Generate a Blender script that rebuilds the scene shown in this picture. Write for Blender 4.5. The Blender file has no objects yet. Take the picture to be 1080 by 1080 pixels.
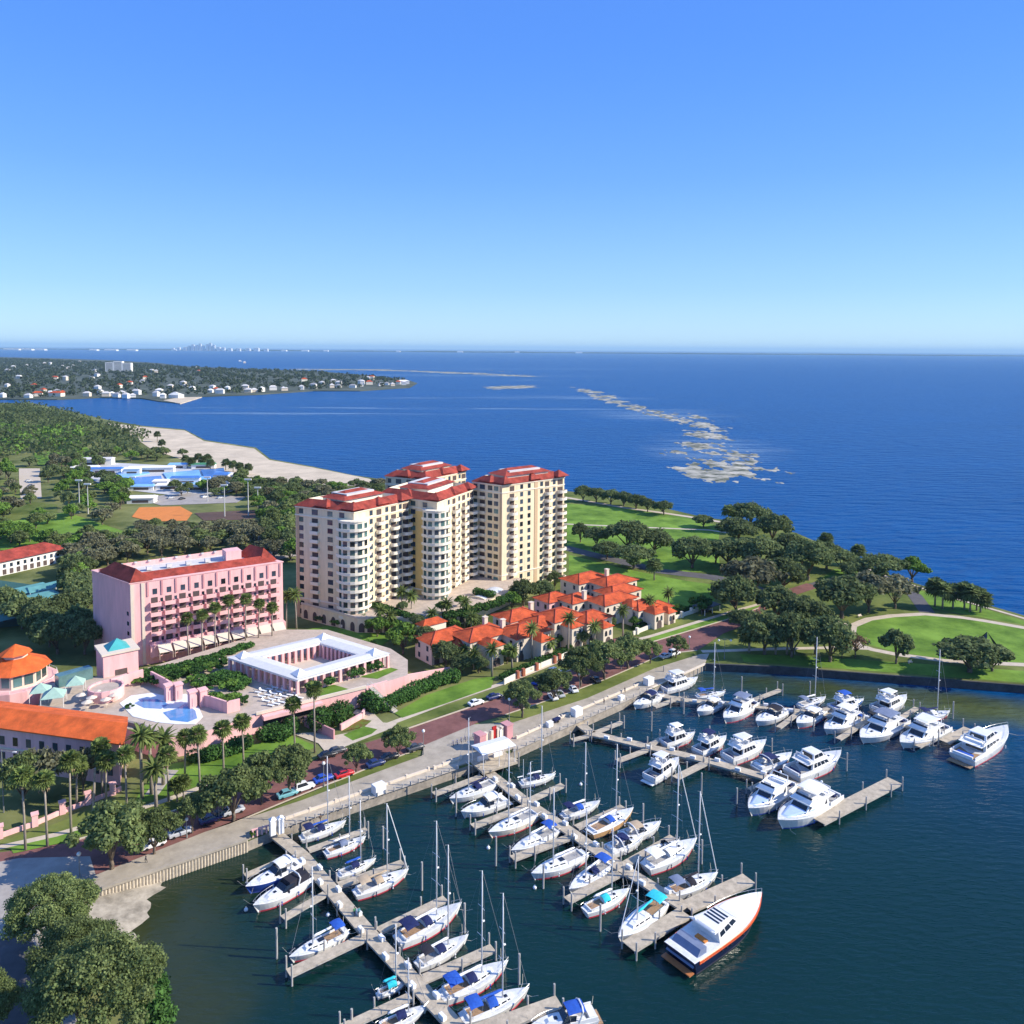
import bpy, math, random
import numpy as np
from mathutils import Vector, Matrix
R = math.radians
rnd = random.Random(7)
scene = bpy.context.scene
COL = scene.collection

# ------------------------------------------------------------------ camera
CAM_H, FPX, PPX, PPY = 100.0, 860.0, 540.0, 428.0
PITCH, ROLL = R(4.0), 0.0065
cam_data = bpy.data.cameras.new('camera')
cam = bpy.data.objects.new('camera', cam_data)
COL.objects.link(cam)
cam_data.sensor_width = 36.0
cam_data.lens = 36.0 * FPX / 1080.0
cam_data.shift_y = -(540.0 - PPY) / 1080.0
cam_data.clip_start = 1.0
cam_data.clip_end = 200000.0
CAM_R = Matrix.Rotation(R(90) - PITCH, 3, 'X') @ Matrix.Rotation(ROLL, 3, 'Z')
cam.location = (0, 0, CAM_H)
cam.rotation_euler = CAM_R.to_euler()
scene.camera = cam

# ------------------------------------------------------------------ sky, sun, exposure
SUN_EL, SUN_AZ = R(33), R(-4)          # azimuth counted from +X towards +Y
world = bpy.data.worlds.new('World')
scene.world = world
world.use_nodes = True
wn, wl = world.node_tree.nodes, world.node_tree.links
wn.clear()
sky = wn.new('ShaderNodeTexSky')
sky.sky_type = 'NISHITA'
sky.sun_disc = False
sky.sun_elevation = SUN_EL
sky.sun_rotation = R(90) - SUN_AZ
sky.altitude = 0
sky.air_density = 1.0
sky.dust_density = 0.05
sky.ozone_density = 3.0
hsv = wn.new('ShaderNodeHueSaturation')
hsv.inputs['Saturation'].default_value = 1.25
bg = wn.new('ShaderNodeBackground')
bg.inputs['Strength'].default_value = 0.118
wo = wn.new('ShaderNodeOutputWorld')
hsv.inputs['Saturation'].default_value = 1.12
tint = wn.new('ShaderNodeMix'); tint.data_type = 'RGBA'; tint.blend_type = 'MULTIPLY'; tint.inputs[0].default_value = 1.0
tint.inputs[7].default_value = (0.78, 1.06, 1.30, 1)
wl.new(sky.outputs[0], hsv.inputs['Color'])
wl.new(hsv.outputs[0], tint.inputs[6])
# the colour of the air: deep azure higher up, paler towards the horizon
geo = wn.new('ShaderNodeTexCoord'); sepw = wn.new('ShaderNodeSeparateXYZ')
wl.new(geo.outputs['Generated'], sepw.inputs[0])
air = wn.new('ShaderNodeValToRGB'); air.color_ramp.interpolation = 'B_SPLINE'
for i, (p_, c_) in enumerate([(0.0,(3.7,5.1,6.3)), (0.07,(2.2,3.9,6.3)), (0.20,(1.0,2.6,6.3)), (0.42,(0.36,1.5,6.3)), (1.0,(1.6,2.8,5.6))]):  # last stop: zenith, out of view, brightened to add fill light
    e_ = air.color_ramp.elements[i] if i < 2 else air.color_ramp.elements.new(p_)
    e_.position = p_; e_.color = (*[x/8 for x in c_], 1)
wl.new(sepw.outputs['Z'], air.inputs['Fac'])
sc8 = wn.new('ShaderNodeMix'); sc8.data_type = 'RGBA'; sc8.blend_type = 'MULTIPLY'; sc8.inputs[0].default_value = 1.0
sc8.inputs[7].default_value = (8, 8, 8, 1); sc8.clamp_result = False
wl.new(air.outputs[0], sc8.inputs[6])
low = wn.new('ShaderNodeMix'); low.data_type = 'RGBA'; low.inputs[0].default_value = 0.78
wl.new(tint.outputs[2], low.inputs[6]); wl.new(sc8.outputs[2], low.inputs[7]); wl.new(low.outputs[2], bg.inputs['Color'])
wl.new(bg.outputs[0], wo.inputs['Surface'])
sl = bpy.data.lights.new('sun', 'SUN')
sl.energy = 5.0
sl.angle = R(0.5)
sl.color = (1.0, 0.91, 0.76)
sun = bpy.data.objects.new('sun', sl)
COL.objects.link(sun)
SDIR = Vector((math.cos(SUN_EL) * math.cos(SUN_AZ), math.cos(SUN_EL) * math.sin(SUN_AZ), math.sin(SUN_EL)))
sun.rotation_euler = SDIR.to_track_quat('Z', 'Y').to_euler()
sun.location = (300, 0, 300)
scene.view_settings.view_transform = 'Standard'
scene.view_settings.look = 'None'
scene.view_settings.exposure = 0.5
scene.view_settings.gamma = 1.0
scene.render.engine = 'CYCLES'
scene.cycles.use_denoising = True
scene.cycles.max_bounces = 6
scene.cycles.transparent_max_bounces = 6

# ------------------------------------------------------------------ placing
def G(px, py, z=0.0):
    """point of the horizontal plane z seen at photo position (px, py)"""
    d = CAM_R @ Vector(((px - PPX) / FPX, -(py - PPY) / FPX, -1.0))
    t = (z - CAM_H) / d.z
    return Vector((d.x * t, d.y * t, z))
LAND = 2.0
def GL(px, py): return G(px, py, LAND)
def px_m(p): return p.y / FPX          # metres per photo pixel at point p
UA = R(40.0)                           # direction of the shore
U = Vector((math.cos(UA), math.sin(UA), 0)); V = Vector((-math.sin(UA), math.cos(UA), 0))

# ------------------------------------------------------------------ materials
MATS = {}
def mat(name, col, rough=0.8, var=0.12, scale=1.0, col2=None, spec=0.3, metal=0.0, bump=0.0, rand=0.0, island=0.0, coord='Object', fac=(0.35, 0.65), stretch=None, stripes=None):
    if name in MATS: return MATS[name]
    m = bpy.data.materials.new(name); m.use_nodes = True
    n, l = m.node_tree.nodes, m.node_tree.links
    b = n['Principled BSDF']
    b.inputs['Roughness'].default_value = rough
    b.inputs['Specular IOR Level'].default_value = spec
    b.inputs['Metallic'].default_value = metal
    c1 = [max(0, c * (1 - var)) for c in col]
    c2 = list(col2) if col2 else [min(1, c * (1 + var)) for c in col]
    if coord == 'World':
        g = n.new('ShaderNodeNewGeometry'); vec = g.outputs['Position']
    else:
        tc = n.new('ShaderNodeTexCoord'); vec = tc.outputs['Object']
    if stretch:
        mp = n.new('ShaderNodeMapping'); mp.inputs['Scale'].default_value = stretch
        l.new(vec, mp.inputs['Vector']); vec = mp.outputs[0]
    nz = n.new('ShaderNodeTexNoise'); nz.inputs['Scale'].default_value = scale
    nz.inputs['Detail'].default_value = 6; nz.inputs['Roughness'].default_value = 0.68
    l.new(vec, nz.inputs['Vector'])
    rp = n.new('ShaderNodeValToRGB')
    rp.color_ramp.elements[0].position = fac[0]; rp.color_ramp.elements[1].position = fac[1]
    rp.color_ramp.elements[0].color = (*c1, 1); rp.color_ramp.elements[1].color = (*c2, 1)
    l.new(nz.outputs['Fac'], rp.inputs['Fac'])
    out = rp.outputs['Color']
    def mul(out, val_socket, lo, hi):
        mr = n.new('ShaderNodeMapRange'); mr.inputs['To Min'].default_value = lo; mr.inputs['To Max'].default_value = hi
        l.new(val_socket, mr.inputs['Value'])
        mx = n.new('ShaderNodeMix'); mx.data_type = 'RGBA'; mx.blend_type = 'MULTIPLY'; mx.inputs['Factor'].default_value = 1
        l.new(out, mx.inputs[6]); l.new(mr.outputs[0], mx.inputs[7])
        return mx.outputs[2]
    if rand:
        oi = n.new('ShaderNodeObjectInfo'); out = mul(out, oi.outputs['Random'], 1 - rand, 1 + rand)
    if island:
        gi = n.new('ShaderNodeNewGeometry'); out = mul(out, gi.outputs['Random Per Island'], 1 - island, 1 + island)
    if stripes:
        wv = n.new('ShaderNodeTexWave'); wv.inputs['Scale'].default_value = stripes[0]; wv.bands_direction = stripes[1]
        wv.inputs['Distortion'].default_value = 0.6; wv.inputs['Detail'].default_value = 2
        l.new(vec, wv.inputs['Vector']); out = mul(out, wv.outputs['Fac'], 1 - stripes[2], 1 + stripes[2] * 0.4)
    l.new(out, b.inputs['Base Color'])
    if bump:
        bp = n.new('ShaderNodeBump'); bp.inputs['Strength'].default_value = bump; bp.inputs['Distance'].default_value = 0.2
        l.new(nz.outputs['Fac'], bp.inputs['Height']); l.new(bp.outputs[0], b.inputs['Normal'])
    MATS[name] = m
    return m

def leafmat(name, col, col2, trans=0.25):
    m = mat(name, col, rough=0.7, scale=0.35, col2=col2, spec=0.08, rand=0.22, island=0.45, var=0.0)
    n, l = m.node_tree.nodes, m.node_tree.links
    b = n['Principled BSDF']; o = n['Material Output']
    src = b.inputs['Base Color'].links[0].from_socket
    t = n.new('ShaderNodeBsdfTranslucent'); l.new(src, t.inputs['Color'])
    mx = n.new('ShaderNodeMixShader'); mx.inputs[0].default_value = trans
    l.new(b.outputs[0], mx.inputs[1]); l.new(t.outputs[0], mx.inputs[2]); l.new(mx.outputs[0], o.inputs['Surface'])
    return m

# ------------------------------------------------------------------ meshes
class MB:
    def __init__(s): s.v, s.f, s.m = [], [], []
    def add(s, vs, fs, mi=0):
        o = len(s.v); s.v += [tuple(p) for p in vs]
        for f in fs: s.f.append([o + i for i in f]); s.m.append(mi)
        return s
    def box(s, x0, x1, y0, y1, z0, z1, mi=0):
        return s.add([(x0,y0,z0),(x1,y0,z0),(x1,y1,z0),(x0,y1,z0),(x0,y0,z1),(x1,y0,z1),(x1,y1,z1),(x0,y1,z1)],
                     [(3,2,1,0),(4,5,6,7),(0,1,5,4),(1,2,6,5),(2,3,7,6),(3,0,4,7)], mi)
    def obox(s, c, size, ang=0, mi=0):
        ca, sa = math.cos(ang), math.sin(ang); vs = []
        for z in (-.5, .5):
            for x, y in ((-.5,-.5),(.5,-.5),(.5,.5),(-.5,.5)):
                X, Y = x*size[0], y*size[1]
                vs.append((c[0]+X*ca-Y*sa, c[1]+X*sa+Y*ca, c[2]+z*size[2]))
        return s.add(vs, [(3,2,1,0),(4,5,6,7),(0,1,5,4),(1,2,6,5),(2,3,7,6),(3,0,4,7)], mi)
    def prism(s, poly, z0, z1, mi=0, mtop=None, bottom=True):
        a = sum(poly[i][0]*poly[(i+1)%len(poly)][1]-poly[(i+1)%len(poly)][0]*poly[i][1] for i in range(len(poly)))
        if a < 0: poly = poly[::-1]
        n = len(poly)
        vs = [(p[0],p[1],z0) for p in poly] + [(p[0],p[1],z1) for p in poly]
        fs = [(i,(i+1)%n,n+(i+1)%n,n+i) for i in range(n)]
        s.add(vs, fs, mi)
        o = len(s.v) - 2*n
        s.f.append([o+n+i for i in range(n)]); s.m.append(mi if mtop is None else mtop)
        if bottom: s.f.append([o+n-1-i for i in range(n)]); s.m.append(mi)
        return s
    def sheet(s, poly, z, mi=0):
        a = sum(poly[i][0]*poly[(i+1)%len(poly)][1]-poly[(i+1)%len(poly)][0]*poly[i][1] for i in range(len(poly)))
        if a < 0: poly = poly[::-1]
        return s.add([(p[0],p[1],z) for p in poly], [list(range(len(poly)))], mi)
    def cyl(s, x, y, z0, z1, r0, r1=None, n=8, mi=0):
        r1 = r0 if r1 is None else r1
        vs = [(x+r0*math.cos(2*math.pi*i/n), y+r0*math.sin(2*math.pi*i/n), z0) for i in range(n)]
        vs += [(x+r1*math.cos(2*math.pi*i/n), y+r1*math.sin(2*math.pi*i/n), z1) for i in range(n)]
        fs = [(i,(i+1)%n,n+(i+1)%n,n+i) for i in range(n)] + [list(range(n))[::-1], list(range(n,2*n))]
        return s.add(vs, fs, mi)
    def tube(s, pts, r, n=5, mi=0, cap=True):
        pts = [Vector(p) for p in pts]; rr = r if isinstance(r, (list, tuple)) else [r]*len(pts)
        vs = []
        for i, p in enumerate(pts):
            d = (pts[min(i+1,len(pts)-1)] - pts[max(i-1,0)]).normalized()
            a = d.cross(Vector((0,0,1)))
            if a.length < 1e-3: a = d.cross(Vector((0,1,0)))
            a.normalize(); b = d.cross(a)
            for k in range(n):
                t = 2*math.pi*k/n
                vs.append(p + (a*math.cos(t) + b*math.sin(t))*rr[i])
        fs = []
        for i in range(len(pts)-1):
            for k in range(n):
                fs.append((i*n+k, (i+1)*n+k, (i+1)*n+(k+1)%n, i*n+(k+1)%n))
        if cap: fs += [list(range(n)), list(range((len(pts)-1)*n, len(pts)*n))[::-1]]
        return s.add(vs, fs, mi)
    def loft(s, secs, mi=0, closed=True, cap=True):
        n = len(secs[0]); vs = [p for q in secs for p in q]; fs = []
        for i in range(len(secs)-1):
            for k in range(n if closed else n-1):
                fs.append((i*n+k, i*n+(k+1)%n, (i+1)*n+(k+1)%n, (i+1)*n+k))
        if cap: fs += [list(range(n))[::-1], list(range((len(secs)-1)*n, len(secs)*n))]
        return s.add(vs, fs, mi)
    def frustum(s, lo, hi, mi=0):
        """lo / hi: x0,x1,halfwidth0,halfwidth1,z"""
        def q(a): return [(a[0],-a[2],a[4]),(a[1],-a[3],a[4]),(a[1],a[3],a[4]),(a[0],a[2],a[4])]
        return s.add(q(lo)+q(hi), [(3,2,1,0),(4,5,6,7),(0,1,5,4),(1,2,6,5),(2,3,7,6),(3,0,4,7)], mi)
    def panel(s, quad, u0, u1, v0, v1, off=0.03, mi=0):
        a, b, c, d = [Vector(p) for p in quad]
        def P(u, v): return (a*(1-u)+b*u)*(1-v) + (d*(1-u)+c*u)*v
        nn = (b-a).cross(d-a).normalized()*off
        q = [P(u0,v0), P(u1,v0), P(u1,v1), P(u0,v1)]
        return s.add([p-nn for p in q]+[p+nn for p in q], [(3,2,1,0),(4,5,6,7),(0,1,5,4),(1,2,6,5),(2,3,7,6),(3,0,4,7)], mi)
    def ball(s, c, r, seg=8, rings=5, sz=1.0, mi=0):
        vs = [(c[0],c[1],c[2]-r*sz)]
        for i in range(1, rings):
            t = math.pi*i/rings
            for k in range(seg):
                vs.append((c[0]+r*math.sin(t)*math.cos(2*math.pi*k/seg), c[1]+r*math.sin(t)*math.sin(2*math.pi*k/seg), c[2]-r*sz*math.cos(t)))
        vs.append((c[0],c[1],c[2]+r*sz)); fs = []
        for k in range(seg):
            fs.append((0, 1+(k+1)%seg, 1+k))
            for i in range(rings-2):
                fs.append((1+i*seg+k, 1+i*seg+(k+1)%seg, 1+(i+1)*seg+(k+1)%seg, 1+(i+1)*seg+k))
            fs.append((len(vs)-1, 1+(rings-2)*seg+k, 1+(rings-2)*seg+(k+1)%seg))
        return s.add(vs, fs, mi)
    def mesh(s, name, mats, smooth=False):
        me = bpy.data.meshes.new(name); me.from_pydata(s.v, [], s.f)
        for m in (mats if isinstance(mats, (list, tuple)) else [mats]): me.materials.append(m)
        if any(s.m): me.polygons.foreach_set('material_index', s.m)
        if smooth: me.polygons.foreach_set('use_smooth', [True]*len(s.f))
        me.update()
        return me
    def build(s, name, mats, parent=None, loc=(0,0,0), smooth=False):
        return link(name, s.mesh(name, mats, smooth), parent, loc)

def link(name, me, parent=None, loc=(0,0,0), rotz=0.0, scale=None):
    o = bpy.data.objects.new(name, me); COL.objects.link(o)
    o.parent = parent; o.location = loc
    if rotz: o.rotation_euler = (0, 0, rotz)
    if scale is not None: o.scale = scale if hasattr(scale, '__len__') else (scale,)*3
    return o
def tag(o, label=None, cat=None, group=None, kind=None):
    if label: o['label'] = label
    if cat: o['category'] = cat
    if group: o['group'] = group
    if kind: o['kind'] = kind
    return o
def thing(name, label, cat, loc=(0,0,0), rotz=0.0, group=None):
    o = link(name, None, None, loc, rotz)
    o.empty_display_size = 0.5
    return tag(o, label, cat, group)
def struct(name, mb, m, **k): return tag(mb.build(name, m, **k), kind='structure')
ORD = ['first','second','third','fourth','fifth','sixth','seventh','eighth','ninth','tenth','eleventh','twelfth','thirteenth','fourteenth','fifteenth','sixteenth','seventeenth','eighteenth','nineteenth','twentieth','twenty-first','twenty-second','twenty-third','twenty-fourth','twenty-fifth','twenty-sixth','twenty-seventh','twenty-eighth']
# ================================================================== the setting: water, land, roads, lawns
WHITE = mat('white_paint', (0.80,0.80,0.79), rough=0.45, var=0.04, scale=2)
CONC = mat('pale_concrete', (0.40,0.37,0.32), rough=0.9, var=0.14, scale=0.6, bump=0.1, coord='World')
PROM = mat('promenade_concrete', (0.37,0.325,0.26), rough=0.9, var=0.16, scale=0.35, bump=0.1, coord='World')
DECK = mat('weathered_deck_boards', (0.46,0.395,0.30), rough=0.9, var=0.22, scale=0.9, coord='World', stripes=(3.0,'X',0.16))
PILE = mat('grey_piling_wood', (0.40,0.385,0.36), rough=0.9, var=0.2, scale=2)
SEAWALL = mat('seawall_concrete', (0.33,0.29,0.24), rough=0.95, var=0.3, scale=0.5, coord='World', bump=0.2)
BRICK = mat('brick_paving', (0.19,0.085,0.075), rough=0.9, var=0.22, scale=0.25, coord='World', bump=0.05)
ASPH = mat('worn_asphalt', (0.10,0.095,0.10), rough=0.9, var=0.18, scale=0.3, coord='World')
PALEROAD = mat('pale_worn_pavement', (0.34,0.31,0.28), rough=0.9, var=0.15, scale=0.3, coord='World')
PATH = mat('pale_path', (0.52,0.44,0.34), rough=0.9, var=0.1, scale=0.5, coord='World')
GRASS = mat('lawn_grass', (0.105,0.21,0.028), rough=0.9, var=0.32, scale=0.07, coord='World', spec=0.1, col2=(0.19,0.32,0.048), bump=0.3)
GRASSDRY = mat('dry_grass', (0.095,0.145,0.030), rough=0.95, var=0.35, scale=0.06, coord='World', spec=0.1, col2=(0.19,0.22,0.06), bump=0.3)
SCRUB = mat('park_ground', (0.10,0.14,0.035), rough=0.95, var=0.4, scale=0.03, coord='World', spec=0.1, col2=(0.22,0.23,0.09))
SAND = mat('beach_sand', (0.56,0.47,0.35), rough=0.95, var=0.16, scale=0.05, coord='World', spec=0.1)
WETSAND = mat('wet_sand_and_weed', (0.10,0.11,0.07), rough=0.8, scale=0.045, coord='World', col2=(0.52,0.49,0.41), fac=(0.42,0.62), stretch=(1,1.5,1))
CLAY = mat('orange_clay', (0.62,0.21,0.05), rough=0.95, var=0.08, scale=0.3, coord='World')
TERR = mat('terrace_paving', (0.46,0.38,0.31), rough=0.9, var=0.14, scale=0.5, coord='World')

def water_material():
    m = bpy.data.materials.new('bay_water'); m.use_nodes = True
    n, l = m.node_tree.nodes, m.node_tree.links
    b = n['Principled BSDF']
    b.inputs['IOR'].default_value = 1.33
    g = n.new('ShaderNodeNewGeometry'); pos = g.outputs['Position']
    def math_(op, a, b_=None, c=None):
        q = n.new('ShaderNodeMath'); q.operation = op
        for i, x in enumerate((a, b_, c)):
            if x is None: continue
            if isinstance(x, (int, float)): q.inputs[i].default_value = x
            else: l.new(x, q.inputs[i])
        return q.outputs[0]
    def mixc(fac, a, b_):
        q = n.new('ShaderNodeMix'); q.data_type = 'RGBA'
        l.new(fac, q.inputs[0])
        for i, x in ((6, a), (7, b_)):
            if isinstance(x, tuple): q.inputs[i].default_value = (*x, 1)
            else: l.new(x, q.inputs[i])
        return q.outputs[2]
    def noise(scale, detail, stretch=(1,1,1), rotz=0.0, rough=0.55):
        mp = n.new('ShaderNodeMapping'); mp.inputs['Scale'].default_value = stretch; mp.inputs['Rotation'].default_value = (0,0,rotz)
        l.new(pos, mp.inputs['Vector'])
        q = n.new('ShaderNodeTexNoise'); q.inputs['Scale'].default_value = scale; q.inputs['Detail'].default_value = detail
        q.inputs['Roughness'].default_value = rough
        l.new(mp.outputs[0], q.inputs['Vector']); return q.outputs['Fac']
    def blob(px, py, rx, ry, rot=0.0, soft=0.6, nscale=None, namp=0.0):
        c = G(px, py, 0)
        mp = n.new('ShaderNodeMapping'); mp.vector_type = 'TEXTURE'
        mp.inputs['Location'].default_value = (c.x, c.y, 0); mp.inputs['Rotation'].default_value = (0,0,rot); mp.inputs['Scale'].default_value = (rx, ry, 1)
        l.new(pos, mp.inputs['Vector'])
        ln = n.new('ShaderNodeVectorMath'); ln.operation = 'LENGTH'; l.new(mp.outputs[0], ln.inputs[0])
        d = ln.outputs['Value']
        if nscale: d = math_('ADD', d, math_('MULTIPLY', math_('SUBTRACT', noise(nscale, 5), 0.5), namp))
        mr = n.new('ShaderNodeMapRange'); mr.interpolation_type = 'SMOOTHSTEP'
        mr.inputs['From Min'].default_value = 1.0; mr.inputs['From Max'].default_value = 1.0 - soft
        l.new(d, mr.inputs['Value']); return mr.outputs[0]
    # open bay blue against the dark green-blue of the sheltered basin
    sep = n.new('ShaderNodeSeparateXYZ'); l.new(pos, sep.inputs[0])
    mr = n.new('ShaderNodeMapRange'); mr.interpolation_type = 'SMOOTHSTEP'
    mr.inputs['From Min'].default_value = 185; mr.inputs['From Max'].default_value = 400
    l.new(math_('ADD', sep.outputs['Y'], math_('MULTIPLY', sep.outputs['X'], 0.55)), mr.inputs['Value'])
    big = noise(0.004, 4, (1,3,1))
    blue = mixc(big, (0.0,0.054,0.190), (0.0,0.078,0.265))
    basin = mixc(noise(0.02, 3), (0.002,0.019,0.018), (0.003,0.027,0.024))
    c = mixc(mr.outputs[0], basin, blue)
    # shallows: sandy or weedy bottom
    sh = [(160,985,16,18,0.5,(0.060,0.060,0.020),0.9), (200,1020,22,28,0.3,(0.014,0.030,0.014),0.7), (185,1065,16,20,0.3,(0.030,0.040,0.014),0.8),
          (215,940,26,12,0.6,(0.022,0.034,0.014),0.85), (1040,750,75,15,-0.25,(0.085,0.10,0.012),0.85), (780,722,60,12,-0.2,(0.03,0.05,0.012),0.8),
          (940,730,60,8,-0.25,(0.05,0.06,0.012),0.7)]
    for px, py, rx, ry, rot, colr, k in sh:
        c = mixc(math_('MULTIPLY', blob(px, py, rx, ry, rot, 0.9, 0.08, 0.7), k), c, colr)
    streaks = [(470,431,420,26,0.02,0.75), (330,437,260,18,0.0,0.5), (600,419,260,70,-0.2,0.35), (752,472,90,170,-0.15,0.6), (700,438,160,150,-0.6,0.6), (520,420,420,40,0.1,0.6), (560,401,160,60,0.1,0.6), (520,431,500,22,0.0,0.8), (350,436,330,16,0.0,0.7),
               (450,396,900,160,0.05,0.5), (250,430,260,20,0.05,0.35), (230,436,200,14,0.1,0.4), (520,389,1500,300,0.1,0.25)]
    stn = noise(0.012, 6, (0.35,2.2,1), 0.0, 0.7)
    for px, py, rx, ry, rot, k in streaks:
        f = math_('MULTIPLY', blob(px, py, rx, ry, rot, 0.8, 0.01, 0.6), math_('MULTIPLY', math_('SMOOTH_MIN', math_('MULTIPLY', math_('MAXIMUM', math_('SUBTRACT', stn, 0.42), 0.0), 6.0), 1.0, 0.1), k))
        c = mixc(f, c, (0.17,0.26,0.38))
    # whitecaps far out
    wc = noise(0.05, 4, (0.35,1.6,1), 0.1, 0.7)
    mr2 = n.new('ShaderNodeMapRange'); mr2.inputs['From Min'].default_value = 0.68; mr2.inputs['From Max'].default_value = 0.80
    l.new(wc, mr2.inputs['Value'])
    c = mixc(math_('MULTIPLY', math_('MULTIPLY', mr2.outputs[0], mr.outputs[0]), 0.35), c, (0.45,0.55,0.65))
    l.new(c, b.inputs['Base Color'])
    # waves
    h = math_('ADD', math_('MULTIPLY', noise(0.55, 4, (0.6,1.5,1), 0.25), math_('MULTIPLY_ADD', mr.outputs[0], 0.65, 0.25)), math_('MULTIPLY', noise(0.09, 3, (0.5,1.6,1), 0.2), math_('MULTIPLY', mr.outputs[0], 5.0)))
    bp = n.new('ShaderNodeBump'); bp.inputs['Strength'].default_value = 0.9; bp.inputs['Distance'].default_value = 0.9
    l.new(h, bp.inputs['Height']); l.new(bp.outputs[0], b.inputs['Normal'])
    rg = n.new('ShaderNodeMapRange'); rg.inputs['To Min'].default_value = 0.07; rg.inputs['To Max'].default_value = 0.30
    l.new(mr.outputs[0], rg.inputs['Value']); l.new(rg.outputs[0], b.inputs['Roughness'])
    sp = n.new('ShaderNodeMapRange'); sp.inputs['To Min'].default_value = 0.5; sp.inputs['To Max'].default_value = 0.07
    l.new(mr.outputs[0], sp.inputs['Value']); l.new(sp.outputs[0], b.inputs['Specular IOR Level'])
    return m
WATER = water_material()
w = MB(); w.sheet([(-90000,-2000),(90000,-2000),(90000,120000),(-90000,120000)], 0.0)
struct('water', w, WATER)

def pp(pts, z=LAND): return [tuple(G(x, y, z)[:2]) for x, y in pts]
land_px = [(200,1130),(160,1050),(120,1012),(90,985),(88,950),(106,941),(258,889),(275,882),(288,877),(484,811),(541,793),(684,729),(744,700),
           (820,703),(950,713),(1080,723),(1200,733),(1290,738),(1300,722),(1200,688),(1080,649),(1000,626),(940,607),(905,591),(840,562),(790,551),(745,546),
           (680,531),(610,519),(480,508),(400,505),(372,501),(330,492),(285,484),(270,472),(216,464),(195,453),(150,449),(115,443),(60,431),(35,425),(-500,424),(-1500,700),(-900,1130)]
lp = pp(land_px)
w = MB(); w.prism(lp, -1.5, LAND, 0, 1)
struct('land', w, [SEAWALL, SCRUB])
LAYER = [0]
def patch(name, pts, m, z=None, th=None):
    LAYER[0] += 1
    zz = LAND + 0.02 + 0.0045*LAYER[0] if z is None else z
    b = MB()
    if th: b.prism(pp(pts, zz), zz - th, zz)
    else: b.sheet(pp(pts, zz), zz)
    return struct(name, b, m)
def ribbon(name, pts, width, m, z=None, closed=False):
    """a strip of constant width along a line given in photo points"""
    LAYER[0] += 1
    zz = LAND + 0.02 + 0.0045*LAYER[0] if z is None else z
    P = [G(x, y, zz) for x, y in pts]; n = len(P); L, Rr = [], []
    for i in range(n):
        a = P[(i-1) % n] if closed or i else P[i]; c = P[(i+1) % n] if closed or i < n-1 else P[i]
        d = (c-a); d.z = 0; d.normalize(); s = Vector((-d.y, d.x, 0))*width/2
        L.append(P[i]+s); Rr.append(P[i]-s)
    b = MB(); b.add(L+Rr, [(i, n+i, n+(i+1) % n, (i+1) % n) for i in range(n if closed else n-1)])
    return struct(name, b, m)
# lawns of the park
patch('park_lawn', [(560,522),(610,520),(680,532),(745,547),(790,552),(840,563),(905,592),(940,608),(1000,627),(1080,650),(1200,690),(1290,733),(1200,731),(1080,721),(950,711),(820,701),(745,697),(690,680),(640,660),(560,620)], GRASSDRY)
patch('lawn', [(598,531),(650,535),(720,545),(760,555),(757,575),(760,604),(700,602),(640,586),(598,578)], GRASS)
patch('lawn', [(600,585),(650,598),(720,612),(762,618),(750,640),(690,655),(640,640),(600,608)], GRASS)
patch('lawn', [(905,657),(940,650),(974,649),(1013,652),(1080,663),(1200,688),(1200,708),(1080,699),(998,695),(945,688),(910,678),(898,668)], GRASS)
patch('lawn', [(850,622),(880,600),(905,603),(880,622)], GRASS)
patch('lawn', [(960,620),(1000,630),(1080,655),(1080,659),(1030,650),(985,642)], GRASS)
patch('lawn', [(780,690),(850,692),(1000,702),(1200,716),(1200,730),(1080,720),(950,710),(820,700),(785,698)], GRASS)
# walks of the park
ribbon('path', [(897,670),(899,660),(916,653),(940,649.5),(974,647.5),(1013,651),(1037,654.5),(1080,662),(1200,686)], 3.2, PATH)
ribbon('path', [(897,670),(905,680),(920,685),(945,690),(998,697),(1080,701),(1200,708)], 3.0, PATH)
ribbon('path', [(899,661),(880,655),(862,652)], 2.6, PATH)
ribbon('path', [(915,684),(880,683),(830,684),(740,687)], 2.2, PATH)
ribbon('path', [(594,552.5),(640,554.5),(700,557),(748,559),(768,562)], 2.6, PATH)
ribbon('seawalk', [(560,519.5),(599,525),(659,535.5),(700,541),(737,546.5),(775,553)], 4.0, PATH)
ribbon('seawalk', [(880,584),(905,595),(940,610),(1000,629),(1080,652),(1200,693)], 1.8, PATH)
ribbon('park_road', [(594,577),(625,585),(655,592),(695,602),(753,609),(800,622),(830,628)], 8.0, ASPH)
ribbon('park_road', [(845,621),(880,611),(905,606),(945,612),(965,628),(978,646)], 5.5, ASPH)
ribbon('brick_road', [(770,655),(800,641),(830,626),(858,617)], 6.5, BRICK)
# shore road and pavements
patch('brick_road', [(-60,906),(0,899),(72,889),(150,868),(186,855),(250,833),(300,814),(327,804),(358,792),(404,778),(429,769.5),(493,747.5),(538,732),(600,708),(650,690),(690,677),(777,651),(800,642),
       (806,652),(763,668),(736,686),(700,690),(640,716),(600,731),(560,745),(533,754),(504,762),(484,771),(447,786),(407,803),(364,820),(300,846),(250,867),(180,895),(100,926),(-60,940)], BRICK)
patch('brick_drive', [(640,676),(668,688),(690,679),(664,668)], BRICK)
patch('pavement', [(-60,920),(20,905),(95,903),(102,926),(70,950),(58,985),(64,1030),(90,1100),(-60,1120)], PALEROAD)
patch('road', [(-60,1000),(30,985),(45,1010),(50,1060),(60,1110),(-60,1120)], ASPH)
ribbon('pavement_edge', [(-30,975),(20,972),(40,985),(52,1010),(56,1060)], 0.8, PATH)
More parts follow.
